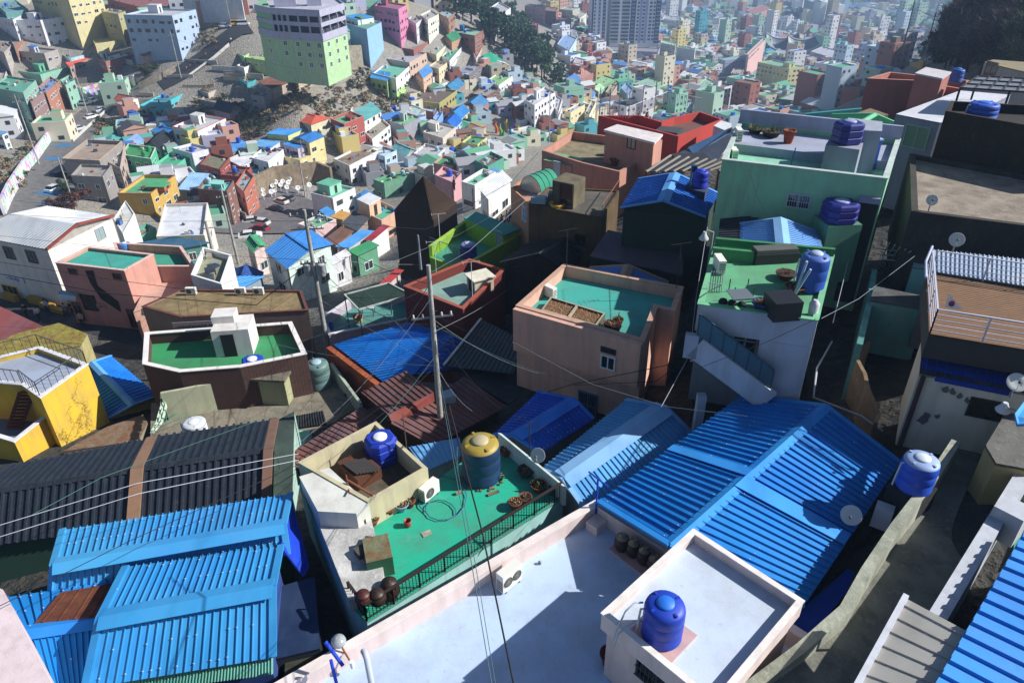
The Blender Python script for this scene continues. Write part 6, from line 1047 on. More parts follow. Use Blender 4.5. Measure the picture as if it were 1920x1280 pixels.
house(t, '120 395 250 470 480 440', 4.5, '#b9aed6', '#9a92b4', 'f', 'lavender stepped garden house under the green block', win=0)
house(t, '-80 430 70 455 105 415', 5, '#a9d080', '#a0c478', 'f', 'lime house beside the lavender garden wall')
house(t, '-40 712 60 730 100 700', 4.5, '#9c9a96', '#8d8a86', 'f', 'grey concrete house on the slope edge', rk='concrete')
house(t, '582 1190 700 1242 915 1132', 5.5, '#d6d9dc', '#8b7a66', 'f', 'white house with brown concrete roof', rk='concrete')
house(t, '862 1140 965 1172 1055 1125', 5, '#a8cbe8', '#b4cde0', 'f', 'sky blue house with two dark windows')
house(t, '1010 1120 1130 1172 1212 1128', 3.6, '#d0d8d6', '#5fa4ae', 'g', 'white house with teal gable roof')
house(t, '1180 1150 1330 1192 1415 1112', 4.5, '#c9c7ca', '#b3b3b8', 'f', 'pale house with wide grey roof terrace', tank='w')
house(t, '1330 1222 1470 1248 1535 1188', 5, '#b9887a', '#2c9a58', 'f', 'brick house with vivid green roof and green tank', tank='g')
house(t, '1478 1160 1560 1185 1640 1130', 3.6, '#c7cf8c', '#7a9fc4', 'g', 'pale lime house with blue grey roof')
house(t, '-40 1180 90 1215 205 1120', 6, '#dfdfe6', '#d0d2da', 'f', 'white terraced house above the satellite wall', tank='b')
house(t, '1640 1200 1740 1250 1860 1180', 4, '#3f9a84', '#5f5a50', 'f', 'green house with dark roof near the market pole', tank='w')
house(t, '1700 95 1790 150 1910 60', 9, '#dadae0', '#b0b0b8', 'f', 'white apartment house beyond the pine wood')
house(t, '1880 530 1950 575 2010 520', 4, '#6c8a58', '#a7c480', 'f', 'green house at the foot of the pine wood')
# tile 0,1 and 1,1
t = (0, 1)
house(t, '880 170 1130 172 1312 35', 5, '#c9a03c', '#46a46c', 'f', 'yellow and terracotta house with green roof', ph=.6, cap='#b5704c', pent=(.95, .4, 3.5, 3, .8, '#b5603c', '#46a46c'))
house(t, '530 35 770 45 835 -40', 6, '#8d8784', '#9a9088', 'f', 'grey rendered house above the winter bush', win=1)
house(t, '1328 140 1478 152 1572 22', 4, '#a7a7b4', '#86b4e0', 's', 'house with a light sky blue sheet roof')
house(t, '1480 135 1700 155 1752 72', 7.5, '#7a4434', '#6fc8b8', 'f', 'dark brick house with turquoise water tank terrace', wk='brick', tank='w', pent=(.6, .4, 2.4, 2.4, 1.2, '#7cccc0', '#8ad4c8'))
house(t, '1650 28 1812 45 1885 -25', 6.5, '#a03c34', '#7a4a44', 'f', 'red house above the brick house', tank='b')
house(t, '1765 100 1830 160 1905 40', 6, '#b85c40', '#8fa6b0', 'f', 'narrow orange red house at the alley')
house(t, '1172 492 1532 482 1558 240', 4, '#d6cfc4', '#cfd3de', 'f', 'low white house with wide lavender roof', ph=.5, fr='#cfd0d0')
house(t, '1430 780 1660 850 1735 630', 6, '#e2e3e3', '#8b8f70', 'f', 'white house with a wild garden roof', win=0)
house(t, '1700 850 1740 740 1980 760', 3, '#8aa0c0', '#20489c', 'gl', 'house with dark blue ribbed roof by the narrow lane')
house(t, '1450 890 1800 890 1990 790', 2.4, '#7f97ad', '#3f96e0', 's', 'low lean-to with bright blue sheet roof')
house(t, '1830 535 1900 620 2000 560', 3.4, '#d4b8b4', '#3f9c6c', 'g', 'small house with green roof by the car park')
t = (1, 1)
house(t, '412 165 575 205 742 128', 5, '#e1e2e6', '#66b69a', 'f', 'white house with mint roof and two mint penthouses', pent=(.35, .5, 4, 4, 2.2, '#8fd0b8', '#5fb898'), fr='#2a2c30')
house(t, '738 195 800 215 882 165', 3, '#7ab0cc', '#2476c8', 'h', 'low house with bright blue hip roof')
house(t, '880 65 960 95 1190 20', 4, '#5f9a7c', '#36a25c', 'f', 'green walled house with bright green roof and two tanks', tank='ww')
house(t, '762 285 940 372 1075 290', 3.6, '#d2a184', '#3faa8c', 'f', 'peach house with teal roof and planters', pent=(.35, .25, 3.4, 3.2, 2.4, '#dcb394', '#d6d8dc'))
house(t, '318 400 445 440 600 368', 3.8, '#d6b0b2', '#6cae84', 'f', 'pink house with sage green roof', cap='#e0dcd8', ph=.25, win=1)
house(t, '60 600 235 735 580 552', 4.5, '#c9dfd8', '#2476cf', 'gl', 'house with wide bright blue gable roof and pale mint walls', rise=.1)
house(t, '470 300 540 345 600 310', 2.6, '#8a7a5c', '#2f86d0', 's', 'hut with small blue roof below the mint house')
house(t, '560 345 650 370 720 320', 2.6, '#8f7440', '#b08840', 's', 'hut with rusty yellow roof')
house(t, '640 395 760 455 850 358', 3.4, '#8c7d70', '#3c4148', 's', 'beige house with charcoal sheet roof', rk='tile')
house(t, '500 520 600 560 735 455', 2.6, '#7d6a5c', '#6a4a3c', 's', 'low shed with brown sheet roof')
house(t, '590 570 700 580 890 450', 3, '#b9b5ac', '#3f8cd8', 's', 'long hut with sky blue sheet roof')
house(t, '805 520 860 535 1005 415', 3, '#dedede', '#8c2438', 's', 'white hut with crimson strip roof')
house(t, '1340 30 1480 90 1540 20', 4, '#c98f96', '#d8a0a4', 'f', 'pink roofed house behind the brown pyramid', win=0, tank='b')
house(t, '1540 80 1640 110 1800 10', 4, '#e2e0dc', '#5fb898', 'f', 'white house with mint roof at the viewing alley')
house(t, '680 600 760 640 930 560', 3, '#4f9a74', '#2f8f5c', 's', 'low house with green sheet roof beside the white house')
house(t, '480 690 520 740 715 630', 3, '#c9ccd4', '#b9bece', 's', 'house with white corrugated roof')
house(t, '920 850 985 860 1110 745', 2.2, '#b9b4b4', '#b4242c', 's', 'small hut with red roof on the stepped lane', rk='paint')
house(t, '1665 130 1740 215 1925 70', 3.6, '#e2e2e0', '#c9cdd2', 's', 'long white roofed shop row above the crowded lane')
house(t, '1560 110 1610 135 1830 0', 3, '#c9d0d8', '#3f80c0', 's', 'narrow blue roof behind the white railing lane')
t = (0, 1)
house(t, '850 360 920 470 1010 320', 4.6, '#dcdcd8', '#cfcfcc', 'f', 'small blank white house beside the corrugated roof house', win=0, ph=.15)
house(t, '1010 545 1300 595 1590 540', 2.4, '#4f9a8a', '#2a5a7c', 's', 'low green glazed garage with dark blue roof along the lane')
house(t, '930 480 1000 520 1170 430', 2.2, '#3f9a84', '#5f6a5c', 'f', 'low wall yard painted with green hills', win=0)
t = (2, 0)
house(t, '92 745 170 790 325 690', 11, '#d9dadf', '#c4c6ca', 'f', 'white apartment house with ribbon windows', pent=(.4, .4, 3, 4, 3, '#d9dce4', '#c9ccd2'), tank='s', fr='#5b6068')
house(t, '300 790 350 830 378 745', 8, '#cfd2d8', '#b9bcc2', 'f', 'white stair tower beside the ribbon window house')
house(t, '395 830 440 845 548 785', 6.5, '#ddd09a', '#b3b9d4', 'f', 'cream apartment house with lavender roof')
house(t, '545 850 580 865 630 765', 6.5, '#ddd4ac', '#9a948c', 'f', 'cream wing of the apartment house')
house(t, '455 555 520 600 612 545', 5, '#a5604c', '#c48a7c', 'f', 'terracotta house with salmon roof hut', pent=(.3, .5, 3, 3, 2, '#dba090', '#d07f74'))
house(t, '362 610 450 640 520 600', 3.6, '#3f5f8f', '#4f8ccf', 'g', 'navy house with light blue roof', tank='b')
house(t, '608 620 700 650 778 590', 5, '#5f9f6c', '#93c486', 'f', 'green house with light green roof')
house(t, '605 660 650 690 700 655', 3, '#93b49a', '#a7d8b0', 's', 'hut with pale mint roof')
house(t, '700 690 745 705 790 640', 4.6, '#b5a07c', '#a59a84', 'f', 'tan house below the green house')
house(t, '520 720 600 745 630 700', 3.6, '#8fa6c4', '#5f93cf', 'g', 'pale blue house with blue gable roof by the trees')
house(t, '920 680 980 720 1040 670', 4, '#c4a820', '#6fae5c', 'f', 'bright yellow and green house')
house(t, '910 630 1000 660 1120 610', 4.4, '#7fb884', '#8fb8a4', 'f', 'light green house with white windows', fr='#eeeeee')
house(t, '818 660 870 715 910 670', 4, '#8fa0bf', '#7fa3d6', 'f', 'periwinkle house with white ladders')
house(t, '1180 700 1290 720 1310 690', 5, '#8c93a8', '#94c4b0', 'f', 'grey blue house with pale green roof')
house(t, '890 455 1015 480 1060 470', 7, '#d3d6da', '#c9ccd2', 'f', 'white workshop with plain walls', fr='#4a4f58')
house(t, '752 480 860 495 870 470', 6, '#a8b4a4', '#3f7fc8', 's', 'house with blue roofed annex below the podium')
house(t, '458 470 565 500 582 455', 7, '#a9acc4', '#b3b3bf', 'f', 'lavender grey house above the terracotta house')
house(t, '655 505 745 525 750 500', 4, '#a87850', '#7aa8e4', 's', 'orange brown house with light blue roof')
house(t, '1130 525 1170 560 1255 540', 3.4, '#5f6f70', '#8fb5b0', 'g', 'hall with pale steel gable roof')
house(t, '1240 355 1372 375 1378 365', 14, '#c3c6cd', '#7fc49a', 'f', 'tall blank grey house with green roof', win=0)
house(t, '1370 445 1490 460 1492 445', 8, '#a8c4ac', '#8fc4a0', 'f', 'pale green house with small penthouse', pent=(.5, .5, 4, 4, 2.2, '#8fc4a8', '#8fc4a8'))
house(t, '1115 320 1225 345 1230 325', 12, '#c4cfc8', '#8fc49a', 'f', 'stacked white house with green roof beside the podium')
house(t, '1140 140 1245 160 1248 130', 13, '#d9dbe2', '#a9adb8', 'f', 'white office block with dark ribbon windows', fr='#333a44', gl='#1c2430')
house(t, '1275 185 1340 200 1345 180', 12, '#a8443c', '#8f6a64', 'f', 'red brick house behind the white office block', wk='brick')
house(t, '690 375 1095 392 1110 362', 9, '#a3a6c2', '#8f8c94', 'f', 'lavender podium building at the foot of the tower', cap='#b3b6cc', name='apartment_block', cat='apartment block')
house(t, '1550 440 1600 455 1802 430', 9, '#93a0bf', '#8fb0b0', 'f', 'long blue grey school block', name='apartment_block', cat='school', fr='#dfe2ea')
house(t, '1762 400 1775 420 1900 300', 15, '#d9a8a4', '#b3a4a4', 'f', 'pink apartment slab on the slope', name='apartment_block', cat='apartment block', fr='#6f5a5c')
house(t, '1755 80 1820 110 1960 60', 9, '#c87c6c', '#a56a62', 'f', 'salmon school block at the far right', name='apartment_block', cat='school')
house(t, '1590 620 1700 630 1740 600', 6, '#3fa07c', '#b3b8b8', 'f', 'emerald green house with grey roof by the street')
house(t, '1640 550 1720 560 1740 520', 6, '#a8907c', '#a89f98', 'f', 'tan brick house behind the green house')
house(t, '1740 640 1810 690 1875 620', 6, '#d3cfae', '#b9c4a4', 'f', 'cream house with arched terrace')
house(t, '1520 720 1620 760 1660 690', 4.5, '#bcbcc8', '#a9abc0', 'f', 'pale grey house beside the main street')
house(t, '1380 640 1450 680 1530 620', 4.5, '#9cbcae', '#8fb8a0', 'f', 'mint grey house on the street corner')
house(t, '1250 565 1370 590 1400 560', 4.5, '#8fa8b0', '#c3c8ce', 's', 'long grey hall by the market street')
house(t, '340 330 430 380 485 290', 6, '#b8d0d6', '#7fa8e0', 'f', 'pale blue house right of the pine wood')
house(t, '320 170 435 180 445 140', 9, '#8a4a48', '#8f5a58', 'f', 'dark red brick house behind the pine wood', wk='brick')
house(t, '355 70 455 80 510 60', 13, '#a9ad98', '#a3a598', 'f', 'sage grey apartment house behind the pine wood')
house(t, '455 110 510 140 560 100', 10, '#d8d2c0', '#b3ada4', 'f', 'cream apartment house left of the tower')
house(t, '95 50 240 60 250 40', 13, '#c48f8c', '#9fb4a8', 'f', 'dusty pink apartment house behind the pine wood')
house(t, '250 80 330 90 345 60', 12, '#9c5444', '#8a6a60', 'f', 'orange brick apartment house beyond the pines', wk='brick')
house(t, '0 120 50 130 60 100', 10, '#cfd0d8', '#b9bac2', 'f', 'white apartment house at the ridge crest')
house(t, '130 185 195 200 200 170', 8, '#a5483f', '#8a5a54', 'f', 'small red brick block above the pines', wk='brick')
house(t, '560 390 600 400 610 385', 4, '#c43c54', '#c98f98', 'f', 'raspberry pink hut below the podium')
house(t, '400 420 520 440 570 400', 5, '#2f8f5c', '#3fa06c', 'f', 'dark green house with green roof below the podium')
t = (3, 0)
house(t, '-75 465 160 515 275 500', 14, '#d9d08c', '#74b49a', 'f', 'yellow apartment block with rows of small windows', pent=(.75, .5, 5, 5, 2.6, '#d9d08c', '#74b49a'), name='apartment_block', cat='apartment block', fr='#8a8468')
house(t, '75 740 240 760 380 700', 6, '#2f7a4c', '#a3a8b4', 'f', 'dark green house with lavender roof', pent=(.95, .6, 4, 4, 3, '#5fa888', '#9fd0bc'))
house(t, '380 690 520 700 660 680', 6, '#7c7f8c', '#8a8c94', 'f', 'grey house with dark doorway in the shaded lane')
house(t, '510 600 590 640 650 590', 4, '#93b4bc', '#2a80d0', 's', 'house with a bright blue roof behind the salmon building')
house(t, '660 520 850 540 860 480', 7, '#3c5a6c', '#a8905c', 'f', 'dark blue house with ochre roof by the parking deck')
house(t, '850 400 980 430 985 380', 9, '#a9b8bc', '#b3c0c4', 'f', 'pale grey house left of the parking deck')
house(t, '715 320 800 335 840 300', 9, '#d99a72', '#c48f74', 'f', 'orange house in the middle of the far town')
house(t, '560 350 680 365 700 335', 8, '#b56a5c', '#c4b0b4', 'f', 'brick red house beside the orange house')
house(t, '430 270 480 300 495 250', 12, '#c47a4c', '#a8744c', 'f', 'tall narrow orange house in the far town')
house(t, '195 270 275 300 280 260', 14, '#d9d8b8', '#b9b8a4', 'f', 'cream apartment house in the far town')
house(t, '60 290 150 300 200 260', 11, '#a85c4c', '#a87a6c', 'f', 'rust red apartment house in the far town')
house(t, '275 -10 355 30 370 0', 22, '#7fa8bc', '#8fb0c0', 'f', 'blue grey apartment block at the far top', name='apartment_block', cat='apartment block')
house(t, '355 -30 390 0 515 -40', 30, '#d0d3dc', '#b9bcc8', 'f', 'tall white apartment slab with many balconies', name='apartment_block', cat='apartment block', fr='#8a8fa0')
house(t, '195 -30 270 -10 295 -40', 18, '#c9c9d2', '#b3b3bf', 'f', 'pale apartment slab beside the blue grey block', name='apartment_block', cat='apartment block')
house(t, '240 100 270 130 345 95', 9, '#5fb8a4', '#c9d4d6', 'f', 'mint house below the white apartment slab')
house(t, '680 90 860 130 885 80', 10, '#7f86a4', '#8fa08c', 'f', 'blue grey office block in the haze', name='apartment_block', cat='office block')
house(t, '660 120 745 150 750 110', 7, '#a8485c', '#8f5a68', 'f', 'wine red hall in the haze')
house(t, '320 385 430 420 520 380', 7, '#a8a8bc', '#b4b4c4', 'f', 'lavender grey house right of the temple roof')
# ---------------------------------------------------------------- town farther down the valley
def in_poly(x, y, P):
    c = False; n = len(P)
    for i in range(n):
        a, b = P[i], P[(i+1) % n]
        if (a[1] > y) != (b[1] > y) and x < (b[0]-a[0])*(y-a[1])/(b[1]-a[1])+a[0]: c = not c
    return c
FARW = [('white', '#d4d6da', 20), ('cream', '#cfc8ae', 11), ('pale blue', '#a9bfd2', 9), ('pale green', '#a3c2ac', 8), ('salmon', '#c08a78', 10), ('brick red', '#93503f', 10), ('beige', '#b3a48e', 9), ('mint', '#7fbba2', 6), ('yellow', '#cdb96c', 4), ('grey', '#8f929a', 9), ('lavender', '#a3a3c4', 4), ('turquoise', '#3f9fb0', 3)]
FARR = [('green', '#4f9f7a', 22), ('blue', '#2f6fc0', 16), ('grey', '#8f9094', 22), ('brown', '#6f5448', 8), ('pale', '#c0c4c8', 16), ('teal', '#3f9a98', 9), ('dark', '#3a3d44', 7)]
FARW, FARR = [(a, soft(c), w) for a, c, w in FARW], [(a, soft(c), w) for a, c, w in FARR]
LM = [('the pine wood on the ridge', 960, 90), ('the apartment tower', 1170, 60), ('the lavender podium', 1180, 105), ('the yellow apartment block', 1460, 145), ('the red roof terrace', 1230, 240), ('the temple roof', 1480, 105), ('the parking deck', 1720, 120), ('the white apartment slab', 1548, 20), ('the pink apartment slab', 1420, 90), ('the white ribbon window house', 1010, 200), ('the long street', 1330, 180), ('the salmon school block', 1410, 25), ('the orange house', 1635, 80), ('the blue grey office block', 1640, 30), ('the salmon building', 1760, 190), ('the green apartment block', 560, 70), ('the pink building', 735, 40), ('the brown pyramid', 800, 380), ('the mural wall', 190, 170), ('the square red house', 650, 240)]
def pick(rnd, L_): 
    s = sum(x[2] for x in L_); r = rnd.uniform(0, s)
    for x in L_:
        r -= x[2]
        if r <= 0: return x
    return L_[0]
def far_mesh(b, org, ang, w, dp, H, base, wc, rc, gable, rnd, detail=True):
    ca, sa = math.cos(ang), math.sin(ang)
    def P2(x, y): return (org.x+x*ca-y*sa, org.y+x*sa+y*ca)
    poly = [P2(-w/2, -dp/2), P2(w/2, -dp/2), P2(w/2, dp/2), P2(-w/2, dp/2)]; z1 = org.z; wm, rm = mat(wc, 'plain'), mat(rc, 'plain')
    if gable:
        rs = dp*.18; b.prism(poly, base, z1, wm, rm, False); r1, r2 = P2(-w/2-.3, 0), P2(w/2+.3, 0); e = [P2(-w/2-.3, -dp/2-.3), P2(w/2+.3, -dp/2-.3), P2(w/2+.3, dp/2+.3), P2(-w/2-.3, dp/2+.3)]
        b.face([(*e[0], z1+.02), (*e[1], z1+.02), (*r2, z1+rs), (*r1, z1+rs)], rm); b.face([(*e[2], z1+.02), (*e[3], z1+.02), (*r1, z1+rs), (*r2, z1+rs)], rm)
        b.face([(*e[1], z1+.02), (*e[2], z1+.02), (*r2, z1+rs)], wm); b.face([(*e[3], z1+.02), (*e[0], z1+.02), (*r1, z1+rs)], wm)
    else:
        b.prism(poly, base, z1-.5, wm, rm, False)
        if detail: ring(b, poly, .3, z1-.5, z1, wm)
        if rnd.random() < .55:
            x, y = rnd.uniform(-.25, .25)*w, rnd.uniform(-.2, .2)*dp; q = P2(x, y); b.box((*q, z1-.5), 2.8, 2.8, 2.3, wm, ang, rm)
        if rnd.random() < .35:
            x, y = rnd.uniform(-.35, .35)*w, rnd.uniform(-.35, .35)*dp; q = P2(x, y); b.box((*q, z1-.5), 1.3, 1.3, 1.3, mat('#1f55c0' if rnd.random() < .7 else '#d8dce0', 'plain'), ang)
    if detail:
        gm = mat('#2a323c', 'plain'); fl = max(1, int(H/2.9))
        for (a, c) in ((poly[0], poly[1]), (poly[1], poly[2]), (poly[3], poly[0])):
            a, c = V(a), V(c); d = c-a; ln = d.length; d = d/ln; nr = V((d.y, -d.x))*.05; k = max(1, int(ln/3))
            for f_ in range(fl):
                for i in range(k):
                    if rnd.random() < .25: continue
                    s = ln*(i+.5)/k; ww = rnd.uniform(.45, .8); z = z1-1.2-2.8*f_; p0, p1 = a+d*(s-ww)+nr, a+d*(s+ww)+nr
                    b.face([(*p0, z-1.1), (*p1, z-1.1), (*p1, z), (*p0, z)], gm)
# blocks that stay empty: roads, wild slopes, woods, car park (photo pixels on the ground)
VALLEY = [(180,300),(250,210),(380,190),(480,270),(620,225),(760,190),(830,130),(900,110),(960,110),(1060,175),(1130,215),(1120,255),(980,275),(940,330),(860,350),(700,350),(620,310),(480,330),(440,430),(300,420),(240,330)]
EMPTY = [[(870,-20),(1010,-20),(1085,150),(1040,200),(950,110),(880,60)], [(470,215),(500,175),(640,140),(700,160),(790,165),(760,215),(640,250),(560,262),(480,262)], [(300,150),(450,40),(420,35),(250,160),(130,220),(10,380),(60,400),(110,330),(180,240),(230,215)],
 [(480,330),(600,310),(620,400),(480,440),(450,400)], [(1330,140),(1370,140),(1340,220),(1280,235)], [(1670,90),(1920,60),(1920,200),(1800,190),(1690,130)], [(640,100),(700,95),(710,140),(650,150)], [(340,20),(470,0),(470,60),(370,50)], [(0,240),(60,230),(70,300),(20,330),(0,400)], [(250,80),(330,120),(300,160),(240,160)], [(905,215),(960,215),(985,275),(900,275)],[(390,165),(470,200),(470,270),(420,250),(350,215)],[(600,250),(720,260),(900,290),(960,340),(760,420),(620,480),(380,520),(0,430),(0,300),(300,250)]]
def far_town():
    rnd = random.Random(11); cand = []; keys = set()
    rows = []
    # street grids of differing direction
    y = 150.0
    for gi in range(-86, 87):
        for gj in range(14, 172):
            X0, Y0 = gi*10.9, gj*10.9; a = .35*math.sin(X0*.004+1)+.3*math.sin(Y0*.003)
            x = X0*math.cos(a)-Y0*.12*math.sin(a)+rnd.uniform(-2, 2); yy = Y0+X0*.15+rnd.uniform(-2, 2); r = math.hypot(x, yy)
            if yy < 160: continue
            cand.append((r, x, yy, a))
    dr = drops([(c[1], c[2]) for c in cand]); out = []
    for (r, x, y_, a), d in zip(cand, dr):
        px, py = proj(V((x, y_, CZ-d+4)))
        if not (-60 < px < 1980 and -60 < py < 400): continue
        if any(in_poly(px, py, P) for P in EMPTY): continue
        if px < 900 and py > 30+0*px and r < 330 and px < 940 and False: continue
        if any(abs(x-f[0]) < f[2]+5.5 and abs(y_-f[1]) < f[2]+5.5 and math.hypot(x-f[0], y_-f[1]) < f[2]+5.5 for f in FOOT): continue
        if r < 420 and py > 240: continue
        if px > 1180 and r < 330: continue
        out.append((r, x, y_, a, CZ-d, px, py))
    vc = []
    for gi in range(-48, 18):
        for gj in range(14, 66): vc.append((gi*6.3+rnd.uniform(-1.2, 1.2)+gj*1.5, gj*6.3+rnd.uniform(-1.4, 1.4)))
    vd = drops(vc)
    for (x, y_), d in zip(vc, vd):
        px, py = proj(V((x, y_, CZ-d)))
        if not in_poly(px, py, VALLEY) or any(in_poly(px, py, P) for P in EMPTY[:-1]): continue
        if any(math.hypot(x-f[0], y_-f[1]) < f[2]*.56+2.5 for f in FOOT): continue
        out.append((math.hypot(x, y_), x, y_, 9, CZ-d, px, py))
    for gi in range(-26, 0):
        for gj in range(20, 44):
            x, y_ = gi*6.8+rnd.uniform(-1.2, 1.2), gj*6.8+rnd.uniform(-1.2, 1.2); d = -(gz(x, y_)-CZ); px, py = proj(V((x, y_, CZ-d)))
            if in_poly(px, py, [(395,112),(440,80),(505,85),(530,165),(480,180),(400,165)]) and all(math.hypot(x-f[0], y_-f[1]) > f[2]*.6+2.5 for f in FOOT): out.append((math.hypot(x, y_), x, y_, 9, CZ-d, px, py))
    print('VALLEY fill', sum(o[3] == 9 for o in out))
    out.sort(); nthing = 0; big = MB(); nm = 300-sum(1 for o in bpy.data.objects if o.name.startswith('house'))
    big_det = 0
    for r, x, y_, a, z0, px, py in out:
        fill = a == 9; a = .5+rnd.uniform(-.2, .2) if fill else a; W1 = pick(rnd, FARW); R1 = pick(rnd, FARR); H = rnd.choice([3.2, 3.6, 5.8, 6, 6.4, 8.6]) if rnd.random() < .93 else rnd.uniform(12, 20)
        if r > 700 and rnd.random() < .03: H = rnd.uniform(18, 34)
        if px < 900: H = min(H, 6)
        w, dp = rnd.uniform(7, 11.5), rnd.uniform(6.5, 10); gable = H < 7 and rnd.random() < .35
        if_ = fill
        if fill: w, dp, H, gable = rnd.uniform(4.8, 7.8), rnd.uniform(4.4, 6.8), rnd.choice([2.8, 3.2, 3.6, 5.4]), rnd.random() < .4
        ang = a+rnd.choice([0, math.pi/2])+rnd.uniform(-.15, .15); org = V((x, y_, z0+H))
        if nthing < nm:
            b = MB(); far_mesh(b, org, ang, w, dp, H, z0-2.5, W1[1], R1[1], gable, rnd)
            near = sorted(LM, key=lambda m: (m[1]-px)**2+(m[2]-py)**2)[0]; side = 'just behind' if py < near[2]-12 else ('just below' if py > near[2]+14 else 'beside')
            fl = {1: 'one storey', 2: 'two storey', 3: 'three storey'}.get(int(H/2.8), 'tall'); lab = f'{fl} {W1[0]} house with {R1[0]} {"gable" if gable else "flat"} roof {side} {near[0]}'
            single('house', lab, 'house', b, (x, y_, z0-2.5), 'small houses of the far town'); nthing += 1
        else: far_mesh(big, org, ang, w, dp, H, z0-2.5, W1[1], R1[1], gable, rnd, r < 900)
    o = big.build('distant_town'); o['kind'] = 'stuff'; o['label'] = 'crowd of distant pastel houses fading into haze at the valley end'; o['category'] = 'town'
    print('FAR', nthing, len(out), 'faces', len(big.f))

# ---- apartment tower
def tower():
    t = Tl(2, 0); base = hit(*t(640, 345)); zb = base.z; d0 = CZ-zb; a, bq, c, e = G(*t(590, 335), d0), G(*t(700, 335), d0), G(*t(730, 325), d0), G(*t(1095, 325), d0)
    T = Thing('apartment_tower', 'tall white and navy apartment tower rising over the far town', 'apartment tower', ((a+e)/2).to_2d().to_3d()+V((0, 0, zb-2)), None)
    fw = V((0, 26, 0)); H = 70; wt, nv, pl, gy = mat('#e2e5ee', 'plain'), mat('#2a3a74', 'plain'), mat('#a3acd4', 'plain'), mat('#aab0a4', 'plain')
    w = MB(); w.prism([a.to_2d(), bq.to_2d(), (bq+fw).to_2d(), (a+fw).to_2d()], zb-3, zb+62, wt); sl = T.part('left_wing', w)
    k = MB(); m_ = (a+bq)/2; k.face([V((a.x-1, a.y-.3, zb+62)), V((bq.x+1, bq.y-.3, zb+62)), V((m_.x, m_.y-.3, zb+66))], nv); k.slab([V((a.x-1, a.y-.6, zb+62)), V((m_.x, m_.y-.6, zb+66)), V((m_.x, m_.y+26, zb+66)), V((a.x-1, a.y+26, zb+62))], .4, nv); k.slab([V((bq.x+1, bq.y-.6, zb+62)), V((m_.x, m_.y-.6, zb+66)), V((m_.x, m_.y+26, zb+66)), V((bq.x+1, bq.y+26, zb+62))], .4, nv); T.part('roof', k, sl)
    def strip(p, q, f0, f1, z0, z1, m, off=.12):
        A, B = p.lerp(q, f0), p.lerp(q, f1); s = MB(); s.prism([(A.x, A.y-off), (B.x, B.y-off), (B.x, B.y-.004), (A.x, A.y-.004)], z0, z1, m); return s
    for f0, f1, m in ((0, .1, nv), (.42, .58, pl), (.72, .92, nv)): T.part('coloured_stripe', strip(a, bq, f0, f1, zb, zb+61.5, m), sl)
    w = MB(); w.prism([c.to_2d(), e.to_2d(), (e+fw).to_2d(), (c+fw).to_2d()], zb-3, zb+H+6, wt); rw = T.part('right_wing', w)
    for f0, f1, m in ((0, .16, gy), (.22, .37, gy), (.40, .5, nv), (.58, .63, pl), (.69, .74, pl), (.9, 1.0, nv)): T.part('coloured_stripe', strip(c, e, f0, f1, zb, zb+H+5.5, m), rw)
    gm = mat('#56627a', 'plain')
    for wing, p, q, cols in ((sl, a, bq, ((.2, .05), (.5, .04), (.82, .07))), (rw, c, e, ((.05, .05), (.12, .05), (.27, .05), (.33, .05), (.45, .035), (.55, .02), (.66, .022), (.8, .025), (.87, .02), (.95, .035)))):
        for f_, hw in cols:
            for lv in (0, 1):
                s = MB()
                for i in range(12):
                    z = zb+2+(i+lv*12)*2.65
                    if z > zb+(60 if wing is sl else H+3): break
                    A, B = p.lerp(q, f_-hw), p.lerp(q, f_+hw); s.add([(A.x, A.y-.17, z), (B.x, B.y-.17, z), (B.x, B.y-.17, z+1.5), (A.x, A.y-.17, z+1.5)], [(0, 1, 2, 3)], gm); s.beam((A.x, A.y-.3, z-.25), (B.x, B.y-.3, z-.25), .3, .3, wt)
                if s.f: T.part('window_column', s, wing)
    FOOT.append((T.loc.x, T.loc.y+12, 40, 0, 0))
tower()
# ---- temple with curved roofs
def temple():
    p = hit(*Tl(3, 0)(140, 430)); T = Thing('temple', 'temple with sweeping dark curved roof ridges in the far town', 'temple', (p.x, p.y, p.z-1)); r = MB(); rm = mat('#4c5666', 'tile'); edge = MB(); wm = mat('#c9c9cc', 'plain')
    for ox, oy, s in ((-7, 0, 1.0), (9, -4, .9)):
        for sy in (-1, 1):
            for k in range(10):
                t0, t1 = k/10, (k+1)/10
                def pt(t, v): x = (t*2-1)*14*s; return V((p.x+ox+x, p.y+oy+sy*v*8*s, p.z+7+8*s*(1-v)**1.6+5*s*abs(t*2-1)**2.2))
                for j in range(4): v0, v1 = j/4, (j+1)/4; r.add([pt(t0, v0), pt(t1, v0), pt(t1, v1), pt(t0, v1)], [(0, 1, 2, 3)], rm, True)
        edge.tube([V((p.x+ox+(q/5-1)*14*s, p.y+oy, p.z+7.2+8*s+5*s*abs(q/5-1)**2.2)) for q in range(11)], .5, wm, 6)
        edge.tube([V((p.x+ox+(q/5-1)*14*s, p.y+oy-8*s, p.z+7.1+5*s*abs(q/5-1)**2.2)) for q in range(11)], .35, wm, 6)
    b = MB(); b.box((p.x, p.y, p.z-2), 34, 13, 9, mat('#b3a494', 'paint')); T.part('wall', b); T.part('curved_roof', r); T.part('roof_ridge', edge)
temple()
far_town()
